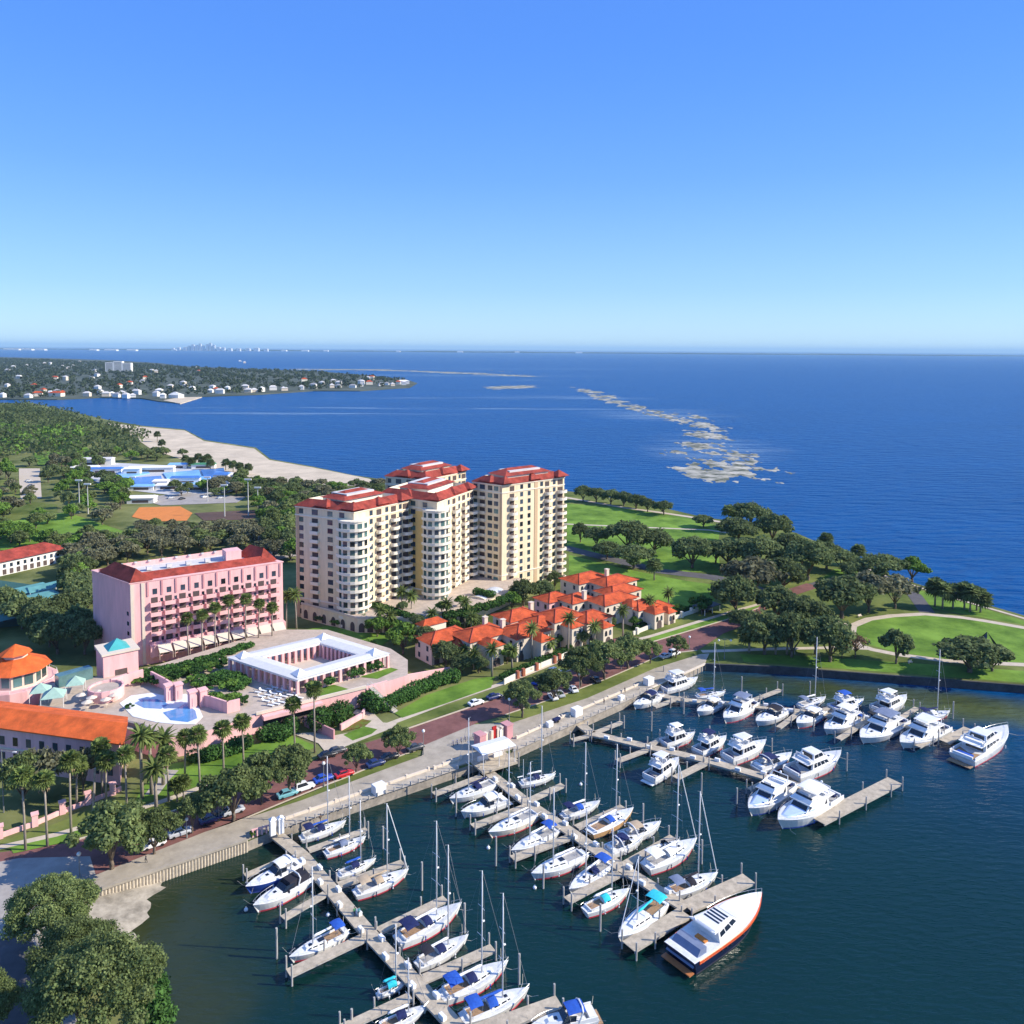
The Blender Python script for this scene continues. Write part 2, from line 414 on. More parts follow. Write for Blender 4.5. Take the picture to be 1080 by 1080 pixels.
patch('planting_strip', [(60,945),(105,926),(180,896),(300,847),(364,821),(420,797),(440,793),(441,798),(300,852),(217,877),(105,922),(96,937)], GRASSDRY)
patch('planting_strip', [(533,754),(600,731),(640,716),(700,690),(736,687),(735,691),(690,706),(640,729),(560,760),(540,763)], GRASSDRY)
patch('grass_verge', [(320,806),(358,790),(404,776),(429,767.5),(493,745.5),(538,730),(600,706),(690,675),(777,649),(806,637),(812,632),(770,644),(690,669),(600,699),(538,722),(470,744),(413,763),(368,779)], GRASSDRY)
patch('grass_verge', [(688,676.5),(777,650),(800,640),(803,637),(770,645),(686,672)], GRASS)
ribbon('sidewalk', [(368,778),(413,762.5),(470,741),(538,718),(602,692),(686,671),(770,645.5),(808,635)], 1.8, PATH)
patch('grass_verge', [(-60,902),(0,887),(60,868),(122,842),(180,815),(253,791),(304,775.5),(333,787),(322,795),(250,829),(186,853),(150,866),(72,887),(0,897)], GRASSDRY)
patch('lawn', [(180,806),(253,790),(304,774),(334,787),(322,793),(235,820),(180,838),(140,850),(150,830)], GRASS)
patch('lawn', [(416,752),(450,733),(500,716),(522,713),(518,725),(470,742),(424,757)], GRASS)
patch('lawn', [(10,893),(60,882),(122,862),(118,868),(60,890),(14,900)], GRASS)
ribbon('sidewalk', [(-20,898),(60,880),(120,862),(180,842),(235,822),(290,806),(326,796)], 1.6, PATH)
ribbon('sidewalk', [(160,838),(172,822),(182,812)], 3.0, CONC)
patch('driveway', [(309,774),(336,784),(344,794),(360,789),(413,768),(419,763),(404,762),(394,752),(376,748),(372,752),(390,762),(372,772),(350,776),(330,772)], PATH)
patch('lawn', [(362,775),(384,766),(398,769),(392,774),(372,781)], GRASS)
patch('flower_bed', [(360,772),(380,758),(392,760),(385,766)], mat('flower_bed_soil', (0.22,0.11,0.03), var=0.4, scale=0.8, coord='World', col2=(0.10,0.18,0.02)))
def kerb(pts, w=.35, h=.14):
    b = MB(); P = [GL(x, y) for x, y in pts]
    for a, c in zip(P[:-1], P[1:]):
        m_ = (a+c)/2; b.obox((m_.x, m_.y, LAND+.1+h/2-.05), ((c-a).length, w, h+.1), math.atan2(c.y-a.y, c.x-a.x))
    return struct('kerb', b, PATH)
kerb([(72,888.6),(150,867.6),(186,854.6),(250,832.6),(300,813.6),(326,803.8)]); kerb([(420,772.4),(429,769.2),(493,747.2),(538,731.7),(600,707.7),(650,689.7),(690,676.7),(777,650.6),(800,641.6)])
kerb([(104,925.5),(180,895.4),(250,867.4),(300,846.4),(364,820.4),(407,803.4),(438,792)]); kerb([(533,754.3),(560,745.3),(600,731.3),(640,716.3),(700,690.3),(735,686.3)])
# promenade and wharf
patch('promenade', [(92,933),(104,938),(170,917),(258,886),(275,879),(288,872),(484,807),(541,789),(684,726),(744,698),(748,689),(738,690),(690,705),(620,736),(541,762),(500,764),(447,786),(445,797),(420,806),(318,844),(217,877),(95,925)], PROM, z=LAND+0.30, th=0.3)
for zz, pts in ((LAND+0.304, [(288,877),(484,811),(484,800),(400,829),(296,864)]), (LAND+0.304, [(541,793),(684,729),(684,722),(541,782)])):
    patch('wharf_deck', pts, mat('wharf_boards', (0.43,0.375,0.295), rough=0.9, var=0.18, scale=0.7, coord='World'), z=zz)
# beach, far courts, park grounds to the left
patch('beach', [(112,446),(150,450),(195,454),(215,465),(268,473),(284,485),(330,493),(390,505),(400,513),(330,511),(250,504),(215,494),(190,484),(160,474),(135,457)], SAND)
b = MB(); up = [G(100,942,1.3),G(92,950,1.6),(G(92,985,1.7)),G(118,1010,1.6),G(150,1045,1.4)]; lo_ = [G(184,927,-.4),G(172,948,-.4),G(153,980,-.4),G(143,1005,-.4),G(172,1045,-.4)]
nb_, mb_ = 24, 10; vs_ = []
def along(L_, t):
    k = min(3, int(t*4)); return L_[k].lerp(L_[k+1], t*4-k)
from mathutils import noise as mn0
for i in range(nb_+1):
    u_, l_ = along(up, i/nb_), along(lo_, i/nb_); l_ = l_ + (l_-u_)*(.28*mn0.noise(Vector((i*.45,2,0)))+.10*mn0.noise(Vector((i*1.3,7,0))))
    for j in range(mb_+1):
        q = u_.lerp(l_, j/mb_); q.z = 1.5*(1-j/mb_)**.8 - .35*(j/mb_)**2 + .12*mn0.noise(Vector((q.x*.5,q.y*.5,0))); vs_.append(q)
b.add(vs_, [(i*(mb_+1)+j, (i+1)*(mb_+1)+j, (i+1)*(mb_+1)+j+1, i*(mb_+1)+j+1) for i in range(nb_) for j in range(mb_)])
struct('beach', b, mat('shell_sand', (0.26,0.23,0.18), rough=.95, var=.2, scale=.35, coord='World', col2=(.46,.41,.33), bump=.3), smooth=True)
patch('clay_court', [(139,545),(147,535),(190,534),(203,541),(197,549),(160,550)], CLAY)
patch('clay_court', [(205,541),(265,538),(290,541),(262,548),(215,549)], mat('dark_clay', (0.11,0.065,0.045), coord='World', scale=0.2))
patch('pool_deck', [(78,492),(120,488),(200,492),(245,498),(268,510),(240,520),(180,522),(110,514)], mat('pale_pool_deck', (.50,.50,.50), var=.12, scale=.1, coord='World'))
patch('car_park', [(20,494),(42,494),(44,525),(20,528)], PATH)
patch('car_park', [(140,525),(200,520),(260,524),(250,530),(170,533)], PALEROAD)
patch('car_park', [(262,560),(312,552),(318,585),(285,592)], PALEROAD)
patch('park_lawn', [(0,505),(20,505),(22,528),(60,532),(62,560),(0,575)], GRASSDRY)
patch('park_lawn', [(0,552),(70,540),(130,560),(110,580),(60,584),(0,580)], GRASS)
patch('park_lawn', [(35,478),(90,470),(100,480),(70,490),(40,490)], GRASS)
patch('park_lawn', [(95,446),(120,450),(125,462),(90,460)], GRASSDRY)
patch('lawn', [(300,668),(345,660),(420,668),(400,683),(350,672)], GRASS)
patch('tennis_court', [(-60,640),(0,612),(60,620),(80,640),(20,660),(-60,668)], mat('green_court', (0.03,0.10,0.09), var=0.15, scale=0.1, coord='World'))

# sandbars: low shoals that just break the surface
def shoal(px_poly, res, seed, amp, bias, edge, stretch=(1,1)):
    from mathutils import noise as mn
    P = [G(x, y, 0) for x, y in px_poly]
    x0, x1 = min(p.x for p in P), max(p.x for p in P); y0, y1 = min(p.y for p in P), max(p.y for p in P)
    nx, ny = int((x1-x0)/res[0])+2, int((y1-y0)/res[1])+2
    def sd(x, y):
        ins = False; d = 1e9; n = len(P)
        for i in range(n):
            a, b = P[i], P[(i+1) % n]
            if (a.y > y) != (b.y > y) and x < (b.x-a.x)*(y-a.y)/(b.y-a.y)+a.x: ins = not ins
            e = b-a; t = max(0, min(1, ((x-a.x)*e.x+(y-a.y)*e.y)/max(1e-9, e.x*e.x+e.y*e.y)))
            d = min(d, math.hypot(a.x+e.x*t-x, a.y+e.y*t-y))
        return d if ins else -d
    H = {}; vs = []; idx = {}
    for j in range(ny):
        for i in range(nx):
            x, y = x0+i*res[0], y0+j*res[1]
            m = max(-1.0, min(1, sd(x, y)/edge))
            q = Vector((x*stretch[0], y*stretch[1], seed))
            h = (mn.fractal(q*0.034, 0.6, 2.1, 6)*1.0 + mn.fractal(q*0.13, 0.7, 2.0, 3)*0.55)*amp + bias - (1-m)*0.75*amp
            H[i, j] = min(h, 0.55 + 0.1*h)
    fs = []
    def vid(i, j):
        if (i, j) not in idx: idx[i, j] = len(vs); vs.append((x0+i*res[0], y0+j*res[1], H[i, j]))
        return idx[i, j]
    for j in range(ny-1):
        for i in range(nx-1):
            if max(H[i,j], H[i+1,j], H[i+1,j+1], H[i,j+1]) > 0: fs.append((vid(i,j), vid(i+1,j), vid(i+1,j+1), vid(i,j+1)))
    b = MB(); b.v, b.f, b.m = vs, fs, [0]*len(fs)
    return struct('sandbar', b, WETSAND, smooth=True)
shoal([(668,431),(700,432),(745,440),(775,455),(800,470),(826,492),(815,508),(760,513),(715,508),(692,497),(716,482),(684,479),(728,463),(706,447)], (2.0,3.4), 3.1, 0.9, 0.06, 24, (1.0,0.42))
shoal([(598,407),(640,414),(672,426),(705,436),(735,446),(765,458),(755,462),(720,450),(690,441),(655,431),(622,419)], (4,7), 9.4, 0.7, 0.12, 16, (1.0,0.5))
shoal([(300,389),(400,389.6),(500,393),(575,397),(560,397.8),(480,394),(400,390.8),(300,390)], (14,16), 5.5, 0.6, 0.35, 50, (0.3,0.3))
shoal([(505,408),(560,406),(570,409),(520,411)], (6,8), 6.5, 0.7, 0.35, 25, (0.3,0.6))
# ================================================================== plants
LEAF_OAK = leafmat('oak_leaves', (0.125,0.175,0.062), (0.225,0.275,0.105), 0.45)
LEAF_DARK = leafmat('dark_leaves', (0.110,0.155,0.064), (0.200,0.250,0.104), 0.5)
LEAF_BRIGHT = leafmat('bright_leaves', (0.110,0.215,0.036), (0.190,0.310,0.065), 0.4)
LEAF_GREY = leafmat('greyish_leaves', (0.150,0.160,0.095), (0.230,0.225,0.130), 0.4)
LEAF_PALM = leafmat('palm_leaves', (0.120,0.175,0.048), (0.215,0.265,0.082), 0.4)
LEAF_HEDGE = leafmat('hedge_leaves', (0.040,0.105,0.024), (0.080,0.165,0.040), 0.3)
BARK = mat('bark', (0.16,0.125,0.095), rough=0.95, var=0.3, scale=2, bump=0.3)
PALMBARK = mat('palm_trunk', (0.30,0.26,0.21), rough=0.95, var=0.2, scale=1.5)

def leafcloud(name, blobs, n, size, material, seed, flat=0.75, shell=0.55):
    """n leaf clumps (bent quads) spread through a set of ellipsoid blobs (x,y,z,r)"""
    rg = np.random.default_rng(seed)
    B = np.array(blobs, float); wgt = B[:,3]**2.2; wgt /= wgt.sum()
    k = rg.choice(len(B), n, p=wgt)
    d = rg.normal(size=(n,3)); d /= np.linalg.norm(d, axis=1)[:,None]
    rad = (shell + (1-shell)*rg.random(n)**0.5) * (0.86 + 0.28*rg.random(n))
    c = B[k,:3] + d*(B[k,3]*rad)[:,None]*np.array([1,1,flat])
    nrm = d*0.9 + rg.normal(size=(n,3))*0.65 + np.array([0,0,0.35]); nrm /= np.linalg.norm(nrm, axis=1)[:,None]
    t = np.cross(nrm, rg.normal(size=(n,3))); t /= np.linalg.norm(t, axis=1)[:,None]
    b = np.cross(nrm, t)
    s = size*(0.6+0.8*rg.random(n))[:,None]
    a1 = 0.55+0.5*rg.random((n,1)); bend = nrm*s*0.25
    v = np.stack([c-t*s, c-b*s*a1*0.9-bend, c+t*s, c+b*s*a1-bend], axis=1).reshape(-1,3)
    me = bpy.data.meshes.new(name)
    me.vertices.add(4*n); me.vertices.foreach_set('co', v.astype(np.float32).ravel())
    me.loops.add(4*n); me.loops.foreach_set('vertex_index', np.arange(4*n, dtype=np.int32))
    me.polygons.add(n); me.polygons.foreach_set('loop_start', np.arange(0, 4*n, 4, dtype=np.int32))
    me.materials.append(material); me.update(calc_edges=True)
    return me

def crown_blobs(seed, rx, h0, h1, nb, top=0.8):
    r = random.Random(seed); out = []
    for i in range(nb):
        a = i*2.399 + r.uniform(-.4,.4); q = math.sqrt((i+.6)/nb)
        rr = rx*q*0.80*r.uniform(.75,1.1)
        zt = (h0+h1)/2 + (h1-h0)*0.36*(1-q*q*0.9)*r.uniform(.5,1.25) - (h1-h0)*0.12*q*r.uniform(-.6,1.0)
        out.append((rr*math.cos(a), rr*math.sin(a), zt, rx*r.uniform(.15,.34)))
    return out
def trunk_mesh(name, blobs, h0, r0, seed, nlimb=7, forks=1):
    r = random.Random(seed); b = MB()
    fork = h0*0.62
    b.tube([(0,0,-.3),(r0*.3,0,fork*.5),(0,r0*.4,fork)], [r0*1.25,r0,r0*.85], n=8)
    for q in sorted(blobs, key=lambda q: -q[3])[:nlimb]:
        mid = Vector((q[0]*.45+r.uniform(-.3,.3), q[1]*.45+r.uniform(-.3,.3), fork+(q[2]-fork)*.55))
        b.tube([(0,0,fork-.2), mid, (q[0]*.9,q[1]*.9,q[2])], [r0*.6,r0*.38,r0*.1], n=5)
    return b.mesh(name, BARK, True)
TREE = {}
def kind(key, rx, h0, h1, nb, n, size, material, seed, r0, flat=0.75, shell=0.5):
    bl = crown_blobs(seed, rx, h0, h1, nb)
    if key[0] == 'big': bl = [(x*1.1, y*1.1, z, r*.68) for x, y, z, r in bl]
    if key[0] == 'oak': bl = [(x*1.05, y*1.05, z, r*.85) for x, y, z, r in bl]
    TREE[key] = (leafcloud('crown', bl, n, size, material, seed, flat, shell), trunk_mesh('trunk', bl, h0+1.0, r0, seed), rx, h1)
# (key, crown radius, crown base, top) in metres for scale 1
for i in range(3): kind(('oak',i), 5.5, 1.6, 8.6, 34, 7000, 0.24, LEAF_OAK, 11+i, 0.30, shell=0.35)
for i in range(3): kind(('big',i), 8.5, 2.0, 13.0, 110, 42000, 0.17, LEAF_OAK, 31+i, 0.42, shell=0.25)
for i in range(6): kind(('park',i), 6.0, 1.1+.25*(i%3), 8.6, 26+5*i, 4200, 0.36, LEAF_DARK, 51+i, 0.38, shell=0.4)
for i in range(3): kind(('wood',i), 6.0, 1.4, 9.5, 26, 2000, 0.50, (LEAF_DARK, LEAF_OAK, LEAF_GREY)[i], 71+i, 0.35)
for i in range(2): kind(('grey',i), 6.0, 1.6, 9.5, 26, 1500, 0.50, LEAF_GREY, 81+i, 0.32, shell=0.25)
for i in range(2): kind(('bright',i), 5.0, 1.2, 8.0, 22, 1800, 0.42, LEAF_BRIGHT, 91+i, 0.3)
for i in range(2): kind(('bush',i), 1.6, 0.0, 2.0, 10, 600, 0.20, (LEAF_HEDGE, LEAF_BRIGHT)[i], 101+i, 0.08)
TREE['bare'] = (leafcloud('crown', crown_blobs(5, 5, 2, 7, 20), 700, 0.30, leafmat('russet_leaves', (0.14,0.09,0.05), (0.2,0.13,0.08)), 5, 0.75, 0.1), trunk_mesh('trunk', crown_blobs(5,5,2,7,20), 3, .25, 5, 14), 5, 7)

def tree(key, label, p, width=None, height=None, name='tree', cat='tree', group=None, rot=None):
    crown, trunk, rx, h1 = TREE[key]
    sx = (width/2/rx/0.98) if width else 1.0
    sz = (height/h1/1.02) if height else sx
    o = thing(name, label, cat, p, rnd.uniform(0, 6.28) if rot is None else rot, group)
    o.scale = (sx, sx*rnd.uniform(.93,1.07), sz)
    link('trunk', trunk, o); link('crown', crown, o)
    return o

def frond_mesh(name, n, length, droop, wid, seed, material, fan=False, skirt=True):
    r = random.Random(seed); b = MB()
    for i in range(n):
        a = i*2.39996 + r.uniform(-.15,.15); el = R(78) - (i/n)**0.85*R(118) + r.uniform(-.1,.1)
        L = length*r.uniform(.85,1.1); ca, sa = math.cos(a), math.sin(a)
        if not fan:
            pts = []; x, z, e = 0.0, 0.0, el
            for k in range(6):
                pts.append((x, z)); x += L/5*math.cos(e); z += L/5*math.sin(e); e -= droop/5*(0.6+0.4*k/5)
            Lf, Rt, M = [], [], []
            for k, (x, z) in enumerate(pts):
                ww = wid*(0.35, 0.9, 1.0, 0.9, 0.6, 0.08)[k]
                M.append((x*ca, x*sa, z)); Lf.append((x*ca-sa*ww, x*sa+ca*ww, z-ww*.45)); Rt.append((x*ca+sa*ww, x*sa-ca*ww, z-ww*.45))
            vs = M+Lf+Rt; fs = []
            for k in range(5): fs += [(k,k+1,7+k,6+k), (k+1,k,12+k,13+k)]
            b.add(vs, fs)
        else:                                   # fan leaf: stalk and a spread of blades
            s = L*.42; c0 = Vector((s*math.cos(el)*ca, s*math.cos(el)*sa, s*math.sin(el)))
            f = c0.normalized(); side = Vector((-sa, ca, 0)); up = side.cross(f)
            b.tube([(0,0,0), c0], 0.03, n=3, cap=False)
            for k in range(9):
                t = (k-4)/4*R(95); d = f*math.cos(t) + side*math.sin(t)
                w_ = (f*-math.sin(t) + side*math.cos(t))*L*.085
                tip = c0 + d*L*.62 - Vector((0,0,L*.16)) - up*abs(t)*.1
                m_ = c0 + d*L*.36
                b.add([c0, m_-w_, tip, m_+w_], [(0,1,2,3)])
    me = b.mesh(name, material)
    return me
BROWNLEAF = mat('dead_palm_leaves', (0.23,0.17,0.10), var=0.2, rand=0.1)
def skirt_mesh(r0, h, seed):
    r = random.Random(seed); b = MB()
    for i in range(26):
        a = r.uniform(0,6.28); z = r.uniform(-h,0); q = r0*r.uniform(.7,1.3)
        b.add([(q*.3*math.cos(a),q*.3*math.sin(a),z), (q*math.cos(a-.25),q*math.sin(a-.25),z-h*.35), (q*.8*math.cos(a),q*.8*math.sin(a),z-h*.75), (q*math.cos(a+.25),q*math.sin(a+.25),z-h*.35)], [(0,1,2,3)])
    return b.mesh('dry_fronds', BROWNLEAF)
FAN = [frond_mesh('fronds', 34, 2.0, 1.0, .5, 3+i, LEAF_PALM, True) for i in range(2)]
DATE = [frond_mesh('fronds', 46, 3.3, 1.5, .34, 13+i, LEAF_PALM) for i in range(2)]
SABAL = [frond_mesh('fronds', 44, 2.1, 1.0, .5, 23+i, LEAF_DARK, True) for i in range(2)]
SKIRT = skirt_mesh(.75, 1.3, 4)
def palm(kind_, label, base, top, cat='palm tree', group=None, name='palm_tree', crown=1.0, rad=0.2):
    """base: ground point; top: height of the crown centre"""
    o = thing(name, label, cat, base, rnd.uniform(0,6.28), group)
    lean = (rnd.uniform(-.04,.04)*top, rnd.uniform(-.04,.04)*top)
    b = MB(); b.tube([(0,0,-.3),(lean[0]*.3,lean[1]*.3,top*.5),(lean[0],lean[1],top)], [rad*1.35,rad,rad*.85], n=7)
    b.build('trunk', PALMBARK, o, smooth=True)
    link('fronds', {'fan':FAN,'date':DATE,'sabal':SABAL}[kind_][rnd.randrange(2)], o, (lean[0],lean[1],top), rnd.uniform(0,6.28), crown)
    if kind_ == 'fan': link('dry_fronds', SKIRT, o, (lean[0],lean[1],top-.05), 0, crown)
    return o
def palm_px(kind_, label, bx, by, ty, z=LAND, **k):
    p = G(bx, by, z); return palm(kind_, label, p, (by-ty)*px_m(p)*1.0, **k)
def hedge(pts, wid, h, label, z=LAND, n_per=150, material=None, name='hedge', cat='hedge', group=None):
    P = [G(x, y, z) for x, y in pts]; bl = []
    for a, c in zip(P[:-1], P[1:]):
        L = (c-a).length; k = max(2, int(L/(wid*.42)))
        for i in range(k):
            q = a.lerp(c, i/k); bl.append((q.x-P[0].x+rnd.uniform(-.2,.2)*wid, q.y-P[0].y+rnd.uniform(-.2,.2)*wid, h*rnd.uniform(.42,.58), wid*rnd.uniform(.45,.6)))
    n_per = int(max(150, 26*wid*wid)); me = leafcloud('foliage', bl, n_per*len(bl), 0.30, material or LEAF_HEDGE, len(bl), min(1.4, h/wid*0.95), 0.7)
    o = link(name, me, None, P[0]); return tag(o, label, cat, group)

# ---- oaks of the shore road (base x,y and crown width, height in photo pixels)
def tree_px(key, label, bx, by, wpx, hpx, z=LAND, **k):
    p = G(bx, by, z); s = px_m(p); return tree(key, label, p, wpx*s, hpx*s*1.03, **k)
GR = 'oaks between the shore road and the promenade'
for i, (x, y, w_, h_, lab) in enumerate([
    (118,918,78,64,'grey-green oak nearest the sandy corner, beside the brick road'), (163,902,46,48,'smaller oak right of the bushy oak at the brick road bend'),
    (203,879,34,36,'low round oak between the parked cars and the left palms'), (246,866,62,52,'wide oak over the parked cars left of the dense clump'),
    (276,848,46,50,'oak in the middle of the dense roadside clump, left part'), (305,838,52,50,'oak at the right end of the dense roadside clump'),
    (376,815,27,28,'small round oak right of the red car on the brick road'), (420,799,30,31,'round oak at the brick road opposite the driveway'),
    (551,757,36,35,'oak right of the pink kiosk on the promenade'), (584,740,38,30,'dark oak shading the blue car by the sidewalk'),
    (612,724,40,38,'oak at the left end of the big roadside canopy'), (637,717,44,38,'oak in the middle of the big roadside canopy'), (662,706,40,34,'oak at the right end of the big roadside canopy'),
    (686,700,22,24,'small oak left of the white van at the promenade end'), (713,694,22,22,'small dark oak by the road junction at the promenade end')]):
    tree_px(('oak', i % 3), lab, x, y, w_*1.22, h_*1.12, group=GR, name='oak_tree')
tree_px(('big',0), 'big oak spreading over the pavement in the lower left, upper one of the pair', 56, 1002, 100, 82, name='oak_tree', group='big oaks in the lower left corner')
tree_px(('big',1), 'biggest oak in the lower left corner, hanging over the water', 104, 1112, 150, 128, name='oak_tree', group='big oaks in the lower left corner')
tree_px(('big',2), 'oak at the lower left corner, cut off by the edge', -16, 1105, 76, 86, name='oak_tree', group='big oaks in the lower left corner')
tree_px(('big',2), 'oak below the upper corner oak, filling the gap by the beach', 78, 1050, 96, 84, name='oak_tree', group='big oaks in the lower left corner')

# ---- trees of the park on the right
GP = 'trees of the waterfront park'
park = [(615,529,17,16,'leftmost of the tree row along the seawalk'),(629,530,19,15,'second tree from the left in the row along the seawalk'),(644,532,20,15,'third tree from the left in the row along the seawalk'),
 (658,534,19,15,'fourth tree from the left in the row along the seawalk'),(671,537,20,15,'fifth tree from the left in the row along the seawalk'),(683,540,17,14,'sixth tree from the left in the row along the seawalk'),(700,543,20,14,'last tree at the right end of the seawalk row'),
 (742,556,20,12,'small tree at the corner of the seawalk near the lone palm'),(629,577,24,20,'small tree on the lawn just right of the towers'),(662,582,40,32,'broad tree left of the pair on the big lawn'),(690,584,36,25,'broad tree right of the pair on the big lawn'),
 (668,600,40,24,'low tree in front of the lawn pair by the park road'),(730,599,40,32,'round tree alone on the lawn above the park road'),(755,594,26,22,'tree right of the lone lawn tree'),
 (790,560,38,28,'tall dark tree at the bay corner of the park'),(778,574,40,26,'tree below the bay corner tree'),(815,572,38,28,'tree at the bay edge behind the dense grove'),(768,598,40,28,'tree at the left of the dense grove'),
 (800,602,46,34,'tree in the middle of the dense grove'),(832,598,42,34,'tree at the upper right of the dense grove'),(826,622,44,32,'tree in the middle right of the dense grove'),(792,634,62,46,'big grey-green tree in front of the dense grove'),
 (776,648,44,38,'tree at the lower left of the grove by the road'),(852,612,46,40,'wide dark tree above the brick road'),(872,600,34,26,'tree above the brick road near the bay'),(888,603,28,22,'tree by the seawall left of the small palm'),
 (900,612,26,18,'tree by the seawall under the small palm'),(930,612,44,26,'tree near the bay above the round lawn'),(962,613,34,24,'light green tree near the bay above the round lawn path'),(888,652,54,42,'broad tree left of the round lawn'),
 (916,646,44,40,'greyish tree at the top left of the round lawn'),(944,642,40,36,'greyish tree above the round lawn path'),(820,655,42,34,'tree right of the road bend in the lower grove'),(848,668,44,38,'tree in the middle of the lower grove'),
 (806,690,46,42,'tree at the left of the lower grove by the water'),(835,693,44,46,'tall tree in the lower grove by the dark seawall'),(875,698,48,46,'tree at the right end of the lower grove'),(860,690,36,34,'tree behind the right end of the lower grove'),
 (945,700,33,34,'lone small round tree at the edge of the round lawn'),(1022,709,66,34,'wide spreading tree with two crowns on the seawall lawn'),(1046,708,34,28,'right half of the spreading trees on the seawall lawn'),(785,668,34,24,'low tree by the road at the promenade end'),
 (640,590,26,18,'low tree by the park road left of the lawn trees'),(612,572,18,20,'tree half hidden by the right tower')]
for i, (x, y, w_, h_, lab) in enumerate(park):
    tree_px((('grey', i % 2) if 'grey' in lab else ('bright', i % 2) if 'light green' in lab else ('park', (i*5+i//4) % 6)), lab, x, y, w_*1.22, h_*1.06, group=GP, name='park_tree')
tree_px('bare', 'nearly bare russet tree at the left end of the round lawn', 902, 693, 34, 24, name='bare_tree', group=GP)
tree_px('bare', 'nearly bare reddish small tree beside the grove on the seawall lawn', 888, 695, 22, 18, name='bare_tree', group=GP)
for x, y, t, lab in [(986,640,618,'sabal palm at the left end of the group above the round lawn'),(994,642,622,'second sabal palm of the group above the round lawn'),(1005,642,625,'third sabal palm of the group above the round lawn'),
   (1017,643,623,'fourth sabal palm of the group above the round lawn'),(1023,645,625,'fifth sabal palm of the group above the round lawn'),(1030,644,628,'sixth sabal palm of the group above the round lawn'),(1034,646,630,'sabal palm at the right end of the group above the round lawn')]:
    palm_px('sabal', lab, x, y, t, group='sabal palms above the round lawn', crown=2.1, rad=.3)
for x, y, t, lab in [(768,561,538,'tall palm alone at the corner of the seawalk'),(871,583,568,'lone palm at the bay edge behind the wide dark tree'),(905,596,581,'small lone palm at the bay edge above the greyish trees'),
   (818,690,668,'palm among the lower grove by the water'),(790,688,668,'palm at the left end of the lower grove'),(830,690,664,'leaning palm in front of the lower grove'),(690,612,596,'palm by the park road above the townhouses')]:
    palm_px('sabal', lab, x, y, t, group='palms of the waterfront park', crown=2.0, rad=.3)
tree_px(('bush',0), 'round shrub by the seawall right of the sabal palms', 1045, 640, 8, 5, name='shrub', cat='shrub')
for i, (x, y, w_, lab) in enumerate([(650,650,18,'shrub by the townhouse end wall'),(664,655,16,'shrub behind the low wall at the driveway'),(740,648,30,'dark shrub at the carport'),(703,655,16,'clipped shrub by the corner of the low wall'),(620,690,14,'shrub in front of the townhouse arcade')]):
    tree_px(('bush',i % 2), lab, x, y, w_, w_*.7, name='shrub', cat='shrub')

# ---- palms
GA = 'tall palms along the shore road'
for x, y, t, lab in [(27,897,812,'tall palm standing leftmost by the pink fence'),(50,893,815,'second tall palm from the left by the pink fence'),(75,880,798,'third tall palm by the pink fence, with the fullest crown'),(81,852,802,'palm behind the full-crowned palm at the pink fence'),
    (112,846,799,'palm right of the bare trunk in front of the long hall'),(108,838,784,'palm behind the hall corner palms'),(134,858,790,'palm at the corner of the long orange-roofed hall'),(178,846,792,'short palm left of the slanted walk'),
    (195,818,775,'palm at the left end of the row on the bright lawn'),(211,836,771,'tall palm second in the row on the bright lawn'),(236,820,765,'tall palm third in the row on the bright lawn'),(257,809,757,'tall palm fourth in the row on the bright lawn'),
    (311,796,738,'tall palm in front of the garage entrance'),(332,794,722,'tallest palm beside the driveway')]:
    palm_px('fan', lab, x, y, t, group=GA, crown=1.2, rad=.20)
b = MB(); p = GL(98, 856); b.tube([(0,0,-.2),(.4,0,5),(.7,0,9.5)], [.28,.24,.2], n=7)
tag(b.build('dead_palm_trunk', PALMBARK, None, p), 'bare palm trunk without a crown in front of the long hall', 'palm trunk')
for x, y, t, lab in [(150,843,770,'big feathery palm left of the pair at the hall end'),(160,838,773,'big feathery palm right of the pair at the hall end'),(172,828,776,'feathery palm behind the pair at the hall end'),
    (165,856,806,'lower feathery palm at the hall end beside the walk')]:
    palm_px('date', lab, x, y, t, group='feathery palms at the hall end', crown=1.05, rad=.32)
for x, y, t, lab in [(187,846,826,'small palm left of the pair on the grass verge'),(194,845,823,'small palm right of the pair on the grass verge'),]:
    palm_px('fan', lab, x, y, t, group='small palms on the verge', crown=1.0, rad=.16)
for i, (x, y, t) in enumerate([(198.5,694,650),(213,691,647),(227,688,639),(241.5,685,631),(259,682,629),(272.6,679,635),(287,677,639)]):
    palm_px('fan', ORD[i]+' palm from the left in front of the pink hotel facade', x, y, t, z=5.0, group='palms in front of the hotel facade', crown=1.12, rad=.2)
for x, y, t, lab in [(302,668,627,'palm left of the pair at the right end of the pink hotel'),(313,668,625,'palm right of the pair at the right end of the pink hotel'),(424,656,623,'palm left of the pair before the leftmost tower'),(434,657,627,'palm right of the pair before the leftmost tower'),
    (472,664,635,'palm at the left of the tower pool court'),(490,664,634,'palm at the right of the tower pool court'),(402,668,642,'palm behind the white colonnade'),(455,668,646,'low palm by the turquoise pool'),(497,672,650,'low palm behind the first townhouse'),(411,668,648,'thin palm behind the colonnade end')]:
    palm_px('date', lab, x, y, t, group='palms around the cream towers', crown=1.0, rad=.22)
